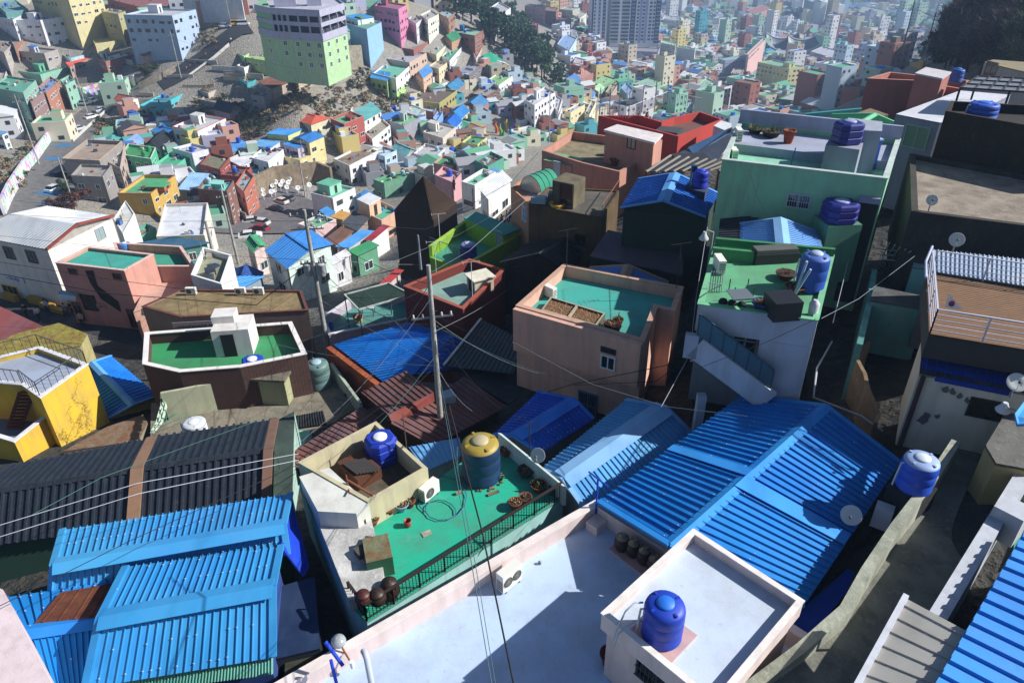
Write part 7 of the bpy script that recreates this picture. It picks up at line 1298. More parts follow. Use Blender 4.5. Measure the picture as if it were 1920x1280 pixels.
# ---------------------------------------------------------------- poles, cables
def pole_px(label, x0, y0, ytop, base_d=None, r=.15, **k):
    b0 = G(x0, y0, base_d) if base_d else hit(x0, y0); h = vtop(b0, ytop); utility_pole(label, b0, h, r, **k); return b0, h
A0, Ah = pole_px('tall pale concrete pole rising through the brown roofs', 828, 812, 497, 24.0, .135, arms=((.72, 1.0, .2),), coil=True)
B0, Bh = pole_px('concrete pole with two transformers beside the green roof house', 617, 668, 393, 29.0, .16, arms=((.96, 1.1, 0), (.88, 1.1, .1), (.66, .9, .1)), cyls=2)
for lab, a in {'left hillside pole beside the tall mint house': (74, 310, 178, .16), 'pole at the road bend by the mural wall': (164, 212, 100, .16), 'pole standing by the dark uphill road': (340, 148, 58, .16), 'rusty pole above the winter bush': (142, 393, 295, .14), 'pole below the white lavender roof': (416, 540, 415, .2), 'pole beside the red post box sign': (447, 495, 355, .17), 'pole in front of the satellite wall': (573, 372, 300, .15), 'pole beside the yellow houses': (571, 312, 262, .12), 'pole by the teal roofed houses': (806, 310, 258, .13), 'pole in front of the ribbon window house': (1030, 268, 160, .17), 'pole behind the red terrace at left': (1172, 232, 130, .17), 'pole behind the red terrace at right': (1285, 215, 122, .18), 'pole near the yellow apartment block': (1443, 180, 130, .2), 'pole at the white wall on top of the road': (377, 40, 0, .15), 'pole on the roadside before the green apartment block': (434, 52, 0, .15), 'pole behind the blue tall block': (668, 30, 0, .2)}.items(): pole_px(lab, a[0], a[1], a[2], None, a[3], arms=((.9, .9, .3),))
pole_px('nearer dark pole at the parking deck', 1690, 103, 2, 46, .22, arms=((.93, 1.6, .1),), col='#4a4a4c'); pole_px('farther dark pole beside the parking deck', 1730, 117, 22, 46, .22, arms=((.9, 1.6, .1),), col='#4a4a4c')
pole_px('short grey pipe pole before the brown pyramid', 789, 505, 441, 31, .12, col='#8c98a4')
At = A0+V((0, 0, Ah*.9)); Bt = B0+V((0, 0, Bh*.93)); Bm = B0+V((0, 0, Bh*.68)); Am = A0+V((0, 0, Ah*.66)); Al = A0+V((0, 0, Ah*.45))
cb = cable
cb('thick black cable crossing the lavender terrace in front', [G(842, 760, 12), G(905, 1000, 13), G(965, 1290, 14)], .022)
cb('twisted grey cable left of the thick black one', [Al, G(885, 1060, 14.5), G(925, 1300, 15)], .012, '#4a6a70'); cb('second twisted cable beside the grey one', [Al+V((.05, 0, .1)), G(892, 1060, 14.6), G(932, 1300, 15)], .010, '#4a6a70')
cb('white cable over the black tiled roofs, lower one', [G(-20, 1012, 17), G(260, 925, 17), G(560, 862, 18.5)], .011, '#c4c6cc'); cb('white cable over the black tiled roofs, upper one', [G(-20, 990, 17), G(260, 905, 17), G(560, 850, 18.5)], .011, '#c4c6cc')
cb('green cable crossing the black roof diagonally', [G(60, 965, 17), G(190, 895, 17.5), G(560, 760, 20)], .012, '#3f6a60'); cb('black cable sagging over the lower blue roofs', [G(-10, 1140, 16), G(240, 1015, 16.5), G(560, 870, 18)], .012)
cb('street cable in front of the pink houses, upper one', [G(-20, 488, 24), G(180, 520, 25), G(480, 560, 26)], .02); cb('thick street cable in front of the pink houses', [G(-20, 510, 24), G(200, 550, 25), G(480, 572, 25.5), Bm], .03)
cb('thin cable over the corrugated roof on the street', [G(-20, 400, 24), G(250, 415, 25), Bt], .014); cb('cable from the corrugated roof to the transformer pole', [G(-20, 440, 25), G(260, 470, 26), Bm], .014)
cb('cable from transformer pole to the tall pale pole', [Bm, Am], .02, sag=1.2); cb('upper line between the two concrete poles', [Bt, At], .014, sag=.6); cb('cable from transformer pole towards the pyramid', [Bt, G(800, 430, 22), G(960, 340, 20), G(1010, 285, 19)], .016)
cb('pale wire from the pyramid to the peach cabins', [G(620, 540, 24), G(860, 440, 21), G(1000, 360, 18)], .014, '#a8acb0'); cb('pale wire over the chartreuse roof', [G(810, 510, 21), G(880, 470, 20), G(990, 372, 18)], .014, '#a8acb0')
for i, (x, y, d) in enumerate(((968, 640, 17), (1010, 700, 18), (1090, 720, 18.5), (950, 780, 20), (780, 640, 23), (690, 760, 22), (700, 700, 24), (740, 600, 24), (620, 880, 20), (560, 860, 21), (885, 770, 19))):
    cb(['cable', 'thin cable', 'dark wire', 'service wire', 'drooping wire', 'slack wire', 'grey wire', 'black wire', 'long wire', 'pale wire', 'short wire'][i]+' running from the tall pale pole down to '+['the peach house corner', 'the peach house base', 'the peach gate', 'the deep blue roof', 'the orange walled house', 'the yard wall', 'the transformer pole foot', 'the dark red house', 'the cream yard', 'the brown roof strip', 'the yellow topped tank'][i], [Am+V((0, 0, -.3*i+.8)), G(x, y, d)], .011, ['#15161a', '#8a9094', '#3f6a64'][i % 3], sag=.35)
cb('thick black cables in front of the peach house', [G(1015, 738, 18), G(1075, 720, 18.2), G(1215, 692, 18.5), G(1335, 665, 18)], .018); cb('lower black cable in front of the peach house', [G(1075, 722, 18.2), G(1230, 715, 18.5), G(1330, 640, 16)], .014); cb('pale wire from peach house to the big blue roof', [G(960, 640, 17.5), G(1110, 720, 17), G(1250, 762, 16.5), G(1400, 780, 15)], .011, '#7a868c'); cb('pale wire climbing the dark alley', [G(1240, 762, 17), G(1293, 665, 16.5), G(1305, 560, 16), G(1328, 415, 15)], .014, '#9aa0a8')
cb('wires from the green roof to the white stair', [G(1530, 598, 13.2), G(1440, 640, 14), G(1310, 690, 15)], .011); cb('alley wire between the green roof and aqua yard', [G(1540, 597, 13.5), G(1610, 560, 13.5), G(1715, 480, 13)], .012, '#7f8890'); cb('rail line down the alley right of the green roof', [G(1595, 470, 16), G(1562, 605, 16.5)], .02, '#9aa0ac'); cb('wire over the mint wall', [G(1405, 320, 12), G(1420, 370, 12.3), G(1440, 405, 12.5)], .01)
for i in range(3): cb(['left', 'middle', 'right'][i]+' line between the parking deck poles', [G(1716+i*6, 16+i*3, 30), G(1760+i*5, 30+i*2, 30)], .03, sag=.4)
for i, (x0, y0, x1, y1, d) in enumerate(((130, 300, 330, 330, 42), (316, 70, 560, 130, 30), (160, 115, 320, 60, 36), (1031, 175, 1172, 150, 38), (1172, 150, 1290, 135, 42), (573, 305, 806, 270, 45))): cb(['valley wire over the grey pergola house', 'valley wire towards the green apartment block', 'valley wire between the two road poles', 'wire beside the ribbon window house', 'wire behind the red terrace', 'wire over the yellow valley houses'][i], [G(x0, y0, d), G(x1, y1, d)], .02, sag=.5)
_wr = random.Random(21)
for i in range(26):
    x, y = _wr.choice([(560, 860), (520, 640), (480, 600), (640, 560), (600, 740), (300, 560), (900, 600), (760, 640), (700, 900), (540, 930), (440, 470), (800, 520), (1000, 660), (620, 480), (350, 740), (980, 500)]); a_ = V((x+_wr.uniform(-40, 40), y+_wr.uniform(-30, 30))); e_ = [Am, Bm, Bt, At, Al][i % 5]; dd_ = 27-(a_.y-450)*.014
    if a_.y < 560: dd_ += 4
    cb('thin service wire fanning out from the concrete poles over the roofs', [e_+V((_wr.uniform(-.4, .4), 0, _wr.uniform(-.8, .4))), G(a_.x, a_.y, dd_)], .009, _wr.choice(['#15161a', '#2a2c30', '#9aa0a4', '#44606a']), 'thin service wires of the concrete poles', _wr.uniform(.2, .9))
# ---------------------------------------------------------------- cars
CARS = [(150, 244, 1.0, '#c4c8d0', 'silver car nearest on the blue parking bays'), (172, 222, 1.0, '#e0e2e6', 'white car second on the parking bays'), (190, 209, 1.0, '#aeb4c4', 'pale grey car third on the parking bays'), (160, 196, .3, '#e4e6ea', 'white car parked across the road bend'), (173, 192, -.3, '#dcdee2', 'white car beside the other at the road bend'), (112, 333, 1.2, '#14202e', 'black car under the winter bush'), (104, 358, 1.3, '#cfd4d8', 'white car beside the winter bush'),
 (527, 381, 2.6, '#c9c4bc', 'beige car in the car park below the satellite wall'), (539, 375, 2.6, '#4a5460', 'grey blue car at the back of the car park'), (514, 396, 2.9, '#20262e', 'black car at the front of the car park'), (489, 421, 2.8, '#c4c4c2', 'white car at the left of the car park'), (487, 433, 2.8, '#8c2a2c', 'red car lowest in the car park'), (470, 446, .3, '#d8dadc', 'white car half hidden by the lane wall'), (474, 418, .3, '#c4c8cc', 'silver car beyond the lane wall'),
 (444, 48, .2, '#d8a818', 'yellow taxi van on the upper road'), (422, 52, .2, '#c9d0da', 'pale car on the upper road by the mural'), (457, 48, .2, '#d8dce0', 'white car behind the yellow taxi van')]
for x, y, h, c, l in CARS: car(l, x, y, h, c, 'van' if 'van' in l else 'car')
for i, (x, y, c, l) in enumerate(((1716, 117, '#c9ccd4', 'silver car on the yellow railed parking deck'), (1718, 108, '#e0e2e8', 'white car behind the silver one on the parking deck'), (1762, 120, '#1c2026', 'black car on the parking deck'))): car(l, x, y, .1, c)
# ---------------------------------------------------------------- people
def person(label, loc, ang, top, legs, hair='#1a1512', pose=0, h=1.68, extra=None):
    sk = mat('#c89a7c', 'skin'); tp, lg = mat(top, 'cloth'), mat(legs, 'cloth'); k = h/1.7
    T = Thing('person', label, 'person', loc, None, ang)
    def skin_obj(vs, es, rs, m, name, parent=None):
        me = bpy.data.meshes.new(name); me.from_pydata([tuple(V(v)*k) for v in vs], es, []); o = bpy.data.objects.new(name, me); C.objects.link(o); o.parent = parent or T.o; me.materials.append(m)
        md = o.modifiers.new('skin', 'SKIN'); md.use_smooth_shade = True
        for i, r in enumerate(rs): me.skin_vertices[0].data[i].radius = (r*k, r*k)
        me.skin_vertices[0].data[0].use_root = True; s = o.modifiers.new('sub', 'SUBSURF'); s.levels = s.render_levels = 1; return o
    st = .16 if pose == 1 else .03; ar = .25 if pose == 2 else .05
    # body: pelvis, spine, neck, head; arms; legs - one continuous figure
    vs = [(0, 0, .93), (0, 0, 1.15), (0, 0, 1.36), (0, .01, 1.47), (0, .02, 1.56), (0, .02, 1.64), (.17, 0, 1.38), (.22, -.02, 1.12), (.2, .05+ar, .9+ar*.6), (.19, .08+ar, .81+ar*.8), (-.17, 0, 1.38), (-.22, -.02, 1.12), (-.2, .05+ar*.5, .9), (-.19, .09, .81), (.09, 0, .88), (.1, st, .5), (.1, st*.2-.02, .08), (.1, st*.2+.14, .04), (-.09, 0, .88), (-.1, -st*.4, .5), (-.1, -st*1.3, .08), (-.1, -st*1.3+.14, .04)]
    es = [(0, 1), (1, 2), (2, 3), (3, 4), (4, 5), (2, 6), (6, 7), (7, 8), (8, 9), (2, 10), (10, 11), (11, 12), (12, 13), (0, 14), (14, 15), (15, 16), (16, 17), (0, 18), (18, 19), (19, 20), (20, 21)]
    rs = [.14, .13, .15, .05, .085, .075, .06, .045, .035, .03, .06, .045, .035, .03, .09, .06, .04, .03, .09, .06, .04, .03]
    skin_obj(vs, es, rs, sk, 'body')
    vs2 = [(0, 0, .98), (0, 0, 1.15), (0, 0, 1.37), (.18, 0, 1.385), (.225, -.02, 1.12), (.205, .045+ar, .92+ar*.6), (-.18, 0, 1.385), (-.225, -.02, 1.12), (-.205, .045+ar*.5, .92)]
    skin_obj(vs2, [(0, 1), (1, 2), (2, 3), (3, 4), (4, 5), (2, 6), (6, 7), (7, 8)], [.17, .155, .16, .075, .062, .052, .075, .062, .052], tp, 'jacket')
    skin_obj([(0, 0, .95), (.09, 0, .88), (.1, st, .5), (.1, st*.2-.02, .11), (-.09, 0, .88), (-.1, -st*.4, .5), (-.1, -st*1.3, .11)], [(0, 1), (1, 2), (2, 3), (0, 4), (4, 5), (5, 6)], [.16, .105, .078, .058, .105, .078, .058], lg, 'trousers')
    hb = MB(); hb.lathe(V((0, -.005, 1.58))*k, [(.085*k, 0), (.1*k, .06*k), (.085*k, .12*k), (.03*k, .15*k)], mat(hair, 'leaf'), 12); T.local('hair', hb)
    if extra: b = MB(); b.box(V((0, -.22, 1.05))*k, .28*k, .14*k, .38*k, mat(extra, 'cloth')); T.local('backpack', b)
    return T
PPL = [(92, 588, 3.0, '#c9ccd2', '#22262c', 0, 'person in blue grey jacket walking farthest down the shadowed street', '#1f3a6a'), (55, 602, 1.2, '#1c1e24', '#14161c', 1, 'person in black walking behind the maroon roof', None), (80, 612, 1.0, '#c4c8d2', '#1c2028', 1, 'person in a white top beside the one in black', None), (128, 598, 2.8, '#6a7a9c', '#20242c', 1, 'person in a pale blue jacket by the yellow planters', None), (160, 621, 3.4, '#b4a48c', '#1a1c22', 2, 'person in a cream vest and white shoes in the sun', None), (222, 618, 2.9, '#141619', '#1c1e22', 0, 'person in black leaning near the pink house door', None), (138, 588, 3.1, '#22242a', '#2a2c34', 0, 'person in dark coat close to the street wall', '#3a2a22')]
for x, y, a, tp, lg, ps, l, ex in PPL: p = G(x, y, 34.0); person(l, V((p.x, p.y, gz(p.x, p.y)+.03)), a, tp, lg, pose=ps, extra=ex)
LANE = [(932, 398, '#20242c', 'person in a dark coat at the left of the crowded lane'), (940, 392, '#8c2a34', 'person in dark red in the crowded lane'), (950, 388, '#c4bcb0', 'person in cream in the crowded lane'), (957, 399, '#2a3a5c', 'person in navy at the right of the crowded lane'), (944, 408, '#3a3c40', 'person in grey lowest in the crowded lane'), (926, 408, '#6a5a4c', 'person in brown beside the white lane wall'), (748, 487, '#1a1c20', 'person in black on the stepped lane before the pyramid')]
for i, (x, y, tp, l) in enumerate(LANE): p = G(x, y, 32 if x > 800 else 36); person(l, V((p.x, p.y, gz(p.x, p.y)+.03)), i*.9, tp, '#1c1e24', pose=1)
UP_ = [(380, 112, '#26282e'), (387, 108, '#8a3a34'), (372, 120, '#3a4a6a'), (366, 126, '#22242a'), (351, 134, '#a83a38'), (358, 130, '#2a2c34'), (406, 97, '#9a3a30'), (434, 80, '#e0e0e4')]
for i, (x, y, tp) in enumerate(UP_): p = hit(x, y); person(['walker in dark coat on the uphill road', 'walker in brick red beside the dark coated one on the road', 'walker in slate blue on the uphill road', 'walker in black below the slate blue one', 'walker in bright red lowest on the uphill road', 'walker in charcoal above the bright red one', 'walker in rust orange farther up the road', 'walker in white at the top of the road'][i], p+V((0, 0, .03)), i, tp, '#1c2028', pose=1)
p = G(1012, 232, 22.35); person('person in black and white standing on the red terrace', G(1212, 232, 22.34), 1.0, '#1a1c20', '#24262a', pose=2)
p = G(852, 358, 29); person('person in black at the white railing above the lane', V((p.x, p.y, CZ-29)), 2.0, '#14161a', '#1a1c22', pose=0)
# ---------------------------------------------------------------- walls, roads
def ground_wall(label, pts, h, th, col, name='wall', kind='paint', top=None, cat='wall'):
    b = MB(); P = []
    for (x0, y0), (x1, y1) in zip(pts[:-1], pts[1:]):
        for i in range(6): P.append(hit(x0+(x1-x0)*i/6, y0+(y1-y0)*i/6))
    P.append(hit(*pts[-1])); m = mat(col, kind)
    mitre_wall(b, P, [p.z-1 for p in P], [p.z+h for p in P], th, m)
    return single(name, label, cat, b, P[0]-V((0, 0, 1))), P
ground_wall('white mural wall curving below the brick houses', [(133, 176), (160, 184), (200, 172), (255, 160)], 3.4, .5, '#d4d6d8', 'mural_wall', 'mural'); ground_wall('white painted wall along the left road', [(10, 405), (24, 370), (50, 325), (72, 300), (110, 245)], 3.0, .5, '#cfd2da', 'mural_wall', 'mural'); ground_wall('long white wall below the yellow band at the top edge', [(352, 42), (400, 42), (462, 46)], 9, .6, '#c9cbd0', 'mural_wall'); ground_wall('yellow band on top of the long white wall', [(354, 20), (470, 20)], 2, .5, '#c9962a', 'painted_band')
ground_wall('rubble retaining wall behind the satellite dishes', [(482, 372), (520, 352), (600, 342), (625, 352)], 5.5, .8, '#8c7d68', 'retaining_wall', 'concrete'); ground_wall('white guard rail wall beside the parking bays', [(138, 268), (170, 238), (208, 204)], 1.1, .15, '#c9c9c4', 'guard_rail'); ground_wall('white guard rail beside the dark uphill road', [(355, 145), (400, 112), (430, 86)], 1.0, .15, '#c4c4c0', 'guard_rail'); ground_wall('stone retaining wall below the hedge at the road bend', [(262, 168), (300, 152), (330, 135)], 2.2, .5, '#9a9080', 'retaining_wall', 'concrete'); ground_wall('concrete retaining wall beside the blue tall block', [(650, 136), (682, 134)], 9, .6, '#a09684', 'retaining_wall', 'concrete')
ground_wall('yellow barrier wall of the parking deck', [(1684, 112), (1700, 122), (1730, 130)], 1.6, .4, '#a8862a', 'barrier'); 
def strip(name, pts, w, col, kind='asphalt', off=.25, label=None):
    b = MB(); P = []
    for (x0, y0), (x1, y1) in zip(pts[:-1], pts[1:]):
        for i in range(8): P.append(hit(x0+(x1-x0)*i/8, y0+(y1-y0)*i/8))
    P.append(hit(*pts[-1])); L_ = []
    for i, p in enumerate(P):
        d = (P[min(i+1, len(P)-1)]-P[max(i-1, 0)]).to_2d().normalized(); n = V((-d.y, d.x)); L_.append([V((*(p.to_2d()+n*s), gz(*(p.to_2d()+n*s))+off)) for s in (w/2, 0, -w/2)])
    for a, c in zip(L_[:-1], L_[1:]):
        for k in range(2): b.face([a[k], a[k+1], c[k+1], c[k]], mat(col, kind))
    return structure(name, b)
strip('road', [(-40, 560), (60, 590), (150, 608), (215, 632), (300, 665)], 7, '#3c3f46', 'asphalt', .02) if False else None
strip('road', [(70, 420), (95, 345), (120, 285), (150, 240), (185, 205), (215, 190), (260, 178)], 10, '#6f6d6c', 'asphalt', .3); strip('upper_road', [(300, 160), (345, 135), (385, 108), (420, 75), (445, 58), (470, 55)], 8, '#2e3138', 'asphalt', .3); strip('car_park', [(470, 440), (500, 410), (530, 385), (580, 375)], 18, '#6a6668', 'asphalt', .2); strip('main_street', [(1310, 235), (1335, 200), (1352, 170), (1362, 140)], 9, '#4a4c52', 'asphalt', .3)
for i, (x, y) in enumerate(((100, 300), (118, 275), (100, 385), (92, 365))): b = MB(); p = hit(x, y); b.slab([V((p.x+sx, p.y+sy, gz(p.x+sx, p.y+sy)+.34)) for sx, sy in ((-2.5, -1.2), (1.5, -2.5), (2.5, 2.5), (-1.5, 3))], .02, mat('#2f6f9c', 'deck')); structure('road_marking', b)
# ---------------------------------------------------------------- terrain
def terrain():
    na, nr = 180, 200; azs = [math.radians(-68+136*i/(na-1)) for i in range(na)]; rs = [4*math.exp(math.log(900)*j/(nr-1)) for j in range(nr)]; pts = [(r*math.sin(a), r*math.cos(a)) for r in rs for a in azs]; dr = []
    for k in range(0, len(pts), 6000): dr += list(drops(pts[k:k+6000]))
    vs = [(x, y, CZ-max(d, 12)) for (x, y), d in zip(pts, dr)]; fs = [(j*na+i, j*na+i+1, (j+1)*na+i+1, (j+1)*na+i) for j in range(nr-1) for i in range(na-1)]
    k0 = len(vs); vs += [(-40, -40, CZ-24), (40, -40, CZ-24)]; fs.append((k0, k0+1)+tuple(range(na-1, -1, -1)))
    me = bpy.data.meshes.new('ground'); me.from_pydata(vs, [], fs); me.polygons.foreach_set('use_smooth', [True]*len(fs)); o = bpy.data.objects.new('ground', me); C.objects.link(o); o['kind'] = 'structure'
    m = bpy.data.materials.new('ground'); m.use_nodes = True; nt = m.node_tree; N, L = nt.nodes, nt.links; b = N['Principled BSDF']; b.inputs['Roughness'].default_value = .95; g = N.new('ShaderNodeNewGeometry')
    def nz(s, d=6):
        n = N.new('ShaderNodeTexNoise'); n.inputs['Scale'].default_value = s; n.inputs['Detail'].default_value = d; L.new(g.outputs['Position'], n.inputs['Vector']); r = N.new('ShaderNodeMapRange'); r.inputs[1].default_value = .42; r.inputs[2].default_value = .6; L.new(n.outputs['Fac'], r.inputs[0]); return r.outputs[0]
    def mx(f, a, c):
        x = N.new('ShaderNodeMix'); x.data_type = 'RGBA'; L.new(f, x.inputs[0])
        for i, q in ((6, a), (7, c)):
            if isinstance(q, tuple): x.inputs[i].default_value = (*q, 1)
            else: L.new(q, x.inputs[i])
        return x.outputs[2]
    c1 = mx(nz(.05), (.2, .18, .16), (.3, .24, .16)); c2 = mx(nz(.8), c1, (.12, .12, .11)); c3 = mx(nz(3.5), c2, (.36, .34, .3)); ln_ = N.new('ShaderNodeVectorMath'); ln_.operation = 'LENGTH'; sb = N.new('ShaderNodeVectorMath'); sb.operation = 'MULTIPLY'; sb.inputs[1].default_value = (1, 1, 0); L.new(g.outputs['Position'], sb.inputs[0]); L.new(sb.outputs[0], ln_.inputs[0]); rr_ = N.new('ShaderNodeMapRange'); rr_.inputs[1].default_value = 62; rr_.inputs[2].default_value = 90; L.new(ln_.outputs['Value'], rr_.inputs[0]); c4 = mx(nz(1.1), (.028, .03, .03), (.055, .052, .045)); c5 = mx(rr_.outputs[0], c4, c3); L.new(c5, b.inputs['Base Color']); bm = N.new('ShaderNodeBump'); bm.inputs['Distance'].default_value = .1; L.new(nz(2.2), bm.inputs['Height']); L.new(bm.outputs[0], b.inputs['Normal']); me.materials.append(m)  # ground near the camera coloured darker to stand in for the alleys' shade
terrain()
b = MB(); q = [G(x, y, 17.55) for x, y in ((1795, 830), (1900, 850), (1880, 960), (1745, 1175), (1660, 1400), (1330, 1400), (1590, 1145), (1690, 990))]; b.slab(q, .1, mat('#7c7c72', 'concrete')); structure('path', b)
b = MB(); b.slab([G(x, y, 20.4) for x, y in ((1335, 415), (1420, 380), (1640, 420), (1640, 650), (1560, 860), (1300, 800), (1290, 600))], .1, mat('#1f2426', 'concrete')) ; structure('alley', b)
b = MB()
for x0, y0, x1, y1, d in ((-40, 545, 300, 700, 34),): q = [G(-60, 560, 34.1), G(100, 560, 34.1), G(250, 600, 33.8), G(420, 640, 33), G(300, 790, 31.5), G(180, 700, 32.5), G(-60, 650, 34)]; b.slab(q, .1, mat('#34373d', 'asphalt'))
structure('street', b)
for i, (x, y) in enumerate(((22, 563), (70, 570), (92, 580), (112, 590), (160, 590), (180, 600), (200, 607), (240, 612))): b = MB(); p = G(x, y, 34.05 if i < 4 else 33.9); b.box(p, 2.0, .5, .75, mat('#b8901c', 'wood'), -.45); single('planter_box', ['yellow planter box first from the left along the street', 'second yellow planter box along the pink house', 'third yellow planter box along the pink house', 'fourth yellow planter box below the green canopy', 'fifth yellow planter box by the salmon wall', 'sixth yellow planter box by the barred window', 'seventh yellow planter box under the stair recess', 'last yellow planter box near the salmon door'][i], 'planter', b, p, 'yellow planter boxes along the street')
_wr = random.Random(33); nw = 0
for _ in range(400):
    if nw > 75: break
    x, y = _wr.uniform(120, 1100), _wr.uniform(110, 430)
    if not in_poly(x, y, VALLEY) and not (60 < x < 480 and 90 < y < 330) : continue
    if any(in_poly(x, y, P_) for P_ in EMPTY[3:5]+EMPTY[2:3]+EMPTY[8:9]): continue
    p = hit(x, y); gx, gy = gz(p.x+2, p.y)-p.z, gz(p.x, p.y+2)-p.z; d_ = V((-gy, gx)); d_ = d_.normalized() if d_.length > .05 else V((1, .2)).normalized(); L_ = _wr.uniform(6, 15); b = MB(); h_ = _wr.uniform(.9, 2.3); n_ = V((-d_.y, d_.x))*.13; m_ = mat(_wr.choice(['#b9b4a8', '#8f8a80', '#d4d2cc', '#c4b8a0', '#a3a8a4', '#cfc9b4']), 'paint'); c0 = p.to_2d()-d_*L_/2
    for k in range(3): q0, q1 = c0+d_*L_*k/3, c0+d_*L_*(k+1)/3; z0, z1 = gz(*q0), gz(*q1); b.prism([q0-n_, q1-n_, q1+n_, q0+n_], [z0-1, z1-1, z1-1, z0-1], [z0+h_, z1+h_, z1+h_, z0+h_], m_)
    single('garden_wall', 'low plastered wall stepping along the slope between valley houses', 'wall', b, (c0.x, c0.y, gz(*c0)-1), 'low walls between the valley houses'); nw += 1
# ---------------------------------------------------------------- satellite dish sculptures on the valley wall
rr = random.Random(4); SP = [(488, 362), (492, 352), (498, 360), (503, 350), (510, 347), (516, 352), (522, 345), (527, 340), (535, 344), (541, 338), (548, 340), (554, 336), (508, 328), (540, 327), (578, 335), (584, 350), (542, 355), (563, 356), (514, 363), (521, 361), (500, 368), (531, 350), (545, 346), (497, 344), (570, 331)]
for i, (x, y) in enumerate(SP):
    p = hit(x, y+3); b = MB(); n = V((.5, -.75, .35)).normalized(); R0 = rr.uniform(.42, .68); c = p+V((0, -2, 1.6)); b.lathe(c, [(.02, 0), (R0*.6, .12), (R0, .35), (R0, .4), (R0*.6, .2), (.02, .1)], mat('#d4d6da', 'plain'), 14, True, n); b.tube([V((c.x, c.y, gz(c.x, c.y))), c], .1, mat('#c4c6c8', 'plain'), 5); single('white_disc_sculpture', 'white disc on a stalk before the rubble retaining wall', 'sculpture', b, (c.x, c.y, gz(c.x, c.y)), 'white discs clustered on the valley slope')
# ---------------------------------------------------------------- coloured garden figures by the lane
for i, (x, y, c) in enumerate(((930, 250, '#d8582c'), (938, 255, '#7fae2c'), (950, 246, '#d8b81c'), (958, 262, '#2a6fb4'), (964, 250, '#8f5ab4'), (945, 268, '#3f9a4c'), (972, 258, '#d8b81c'), (978, 270, '#c9402c'))):
    p = hit(x, y); b = MB(); b.tube([p-V((0, 0, 1)), p+V((.4, 0, 1.5)), p+V((-.3, 0, 3)), p+V((.1, 0, 4.2))], [.5, .6, .5, .2], mat(c, 'paint'), 8); single('playground_figure', ['orange', 'lime', 'yellow', 'blue', 'violet', 'green', 'second yellow', 'red'][i]+' painted figure on the playground slope', 'sculpture', b, p-V((0, 0, 1)))
# ---------------------------------------------------------------- trees
def tree_proto(kind, seed, h, r, leafc, n, ls, trunk='#3a2e24'):
    rr = random.Random(seed); T = Thing('pine_tree' if kind == 'pine' else ('bare_tree' if kind == 'bare' else 'shrub'), 'p', 'tree' if kind != 'shrub' else 'shrub', V((0, 0, -500))); b = MB(); tm = mat(trunk, 'wood'); b.tube([V((0, 0, -1)), V((.1, 0, h*.4)), V((-.1, .15, h*.8))], [h*.03, h*.022, h*.01], tm, 7)
    ends = []
    for i in range(26 if kind != 'shrub' else 8):
        z = h*rr.uniform(.22, .8); a = rr.uniform(0, 6.28); q = r*rr.uniform(.45, .95)*(1-.45*max(0, z/h-.5)); e = V((math.cos(a)*q, math.sin(a)*q, z+h*rr.uniform(.04, .22))); b.tube([V((0, 0, z)), V((e.x*.5, e.y*.5, z+h*.04)), e], [h*.012, h*.008, h*.003], tm, 4); ends.append(e)
    T.local('trunk', b); c = MB(); lm = mat(leafc, 'leaf'); lm2 = mat('#'+''.join('%02x' % max(0, int(int(leafc[j:j+2], 16)*.72)) for j in (1, 3, 5)), 'leaf')
    if kind == 'bare':
        for e in ends:
            for k in range(n//26):
                d = V((rr.gauss(0, 1), rr.gauss(0, 1), rr.gauss(.6, .8))).normalized()*r*rr.uniform(.12, .42); w = d.cross(V((rr.random(), rr.random(), rr.random()))).normalized()*ls; s = e+V((rr.gauss(0, r*.12), rr.gauss(0, r*.12), rr.gauss(0, r*.1))); c.add([s-w, s+w, s+d], [(0, 1, 2)], lm if k % 3 else lm2)
    else:
        cl = [e+V((rr.gauss(0, r*.1), rr.gauss(0, r*.1), rr.gauss(0, r*.06))) for e in ends for _ in range(2)]+[V((rr.gauss(0, r*.2), rr.gauss(0, r*.2), h*rr.uniform(.75, .98))) for _ in range(8)]
        for e in cl:
            m = lm if rr.random() < .6 else lm2; s0 = rr.uniform(.1, .24)*r
            for k in range(n//len(cl)):
                d = V((rr.gauss(0, 1), rr.gauss(0, 1), rr.gauss(0, .6))); d = d.normalized()*s0*rr.uniform(.3, 1.15); p = e+d; u_ = V((rr.gauss(0, 1), rr.gauss(0, 1), rr.gauss(0, 1))).normalized()*ls*rr.uniform(.6, 1.4); w = u_.cross(d).normalized()*ls*rr.uniform(.3, .8); c.add([p-u_, p+w, p+u_, p-w], [(0, 1, 2, 3)], m)
    T.local('crown', c); return T.o
def scatter(protos, lst, labels, group, sc=(.8, 1.25), seed=1, dz=0):
    rr = random.Random(seed); used = set()
    for i, (x, y, z) in enumerate(lst):
        k = rr.randrange(len(protos)); s = rr.uniform(*sc); loc = V((x, y, z-.2+dz)); lab = labels if isinstance(labels, str) else labels[i % len(labels)]
        if k not in used: used.add(k); o = protos[k]; o.location = loc; o['label'] = lab; o['group'] = group; o.rotation_euler.z = rr.uniform(0, 6); o.scale = (s, s, s)
        else: copy_tree(protos[k], loc, lab, rr.uniform(0, 6), (s, s, s*rr.uniform(.85, 1.15)), group)
    for k in range(len(protos)):
        if k not in used:
            for ch in list(protos[k].children): bpy.data.objects.remove(ch)
            bpy.data.objects.remove(protos[k])
def inside(P, n, seed, sp):
    rr = random.Random(seed); xs = [p[0] for p in P]; ys = [p[1] for p in P]; out = []; tries = 0
    while len(out) < n and tries < n*60:
        tries += 1; x, y = rr.uniform(min(xs), max(xs)), rr.uniform(min(ys), max(ys))
        if not in_poly(x, y, P): continue
        q = hit(x, y)
        if all((q-V(o)).length > sp for o in out): out.append((q.x, q.y, gz(q.x, q.y)))
    return out
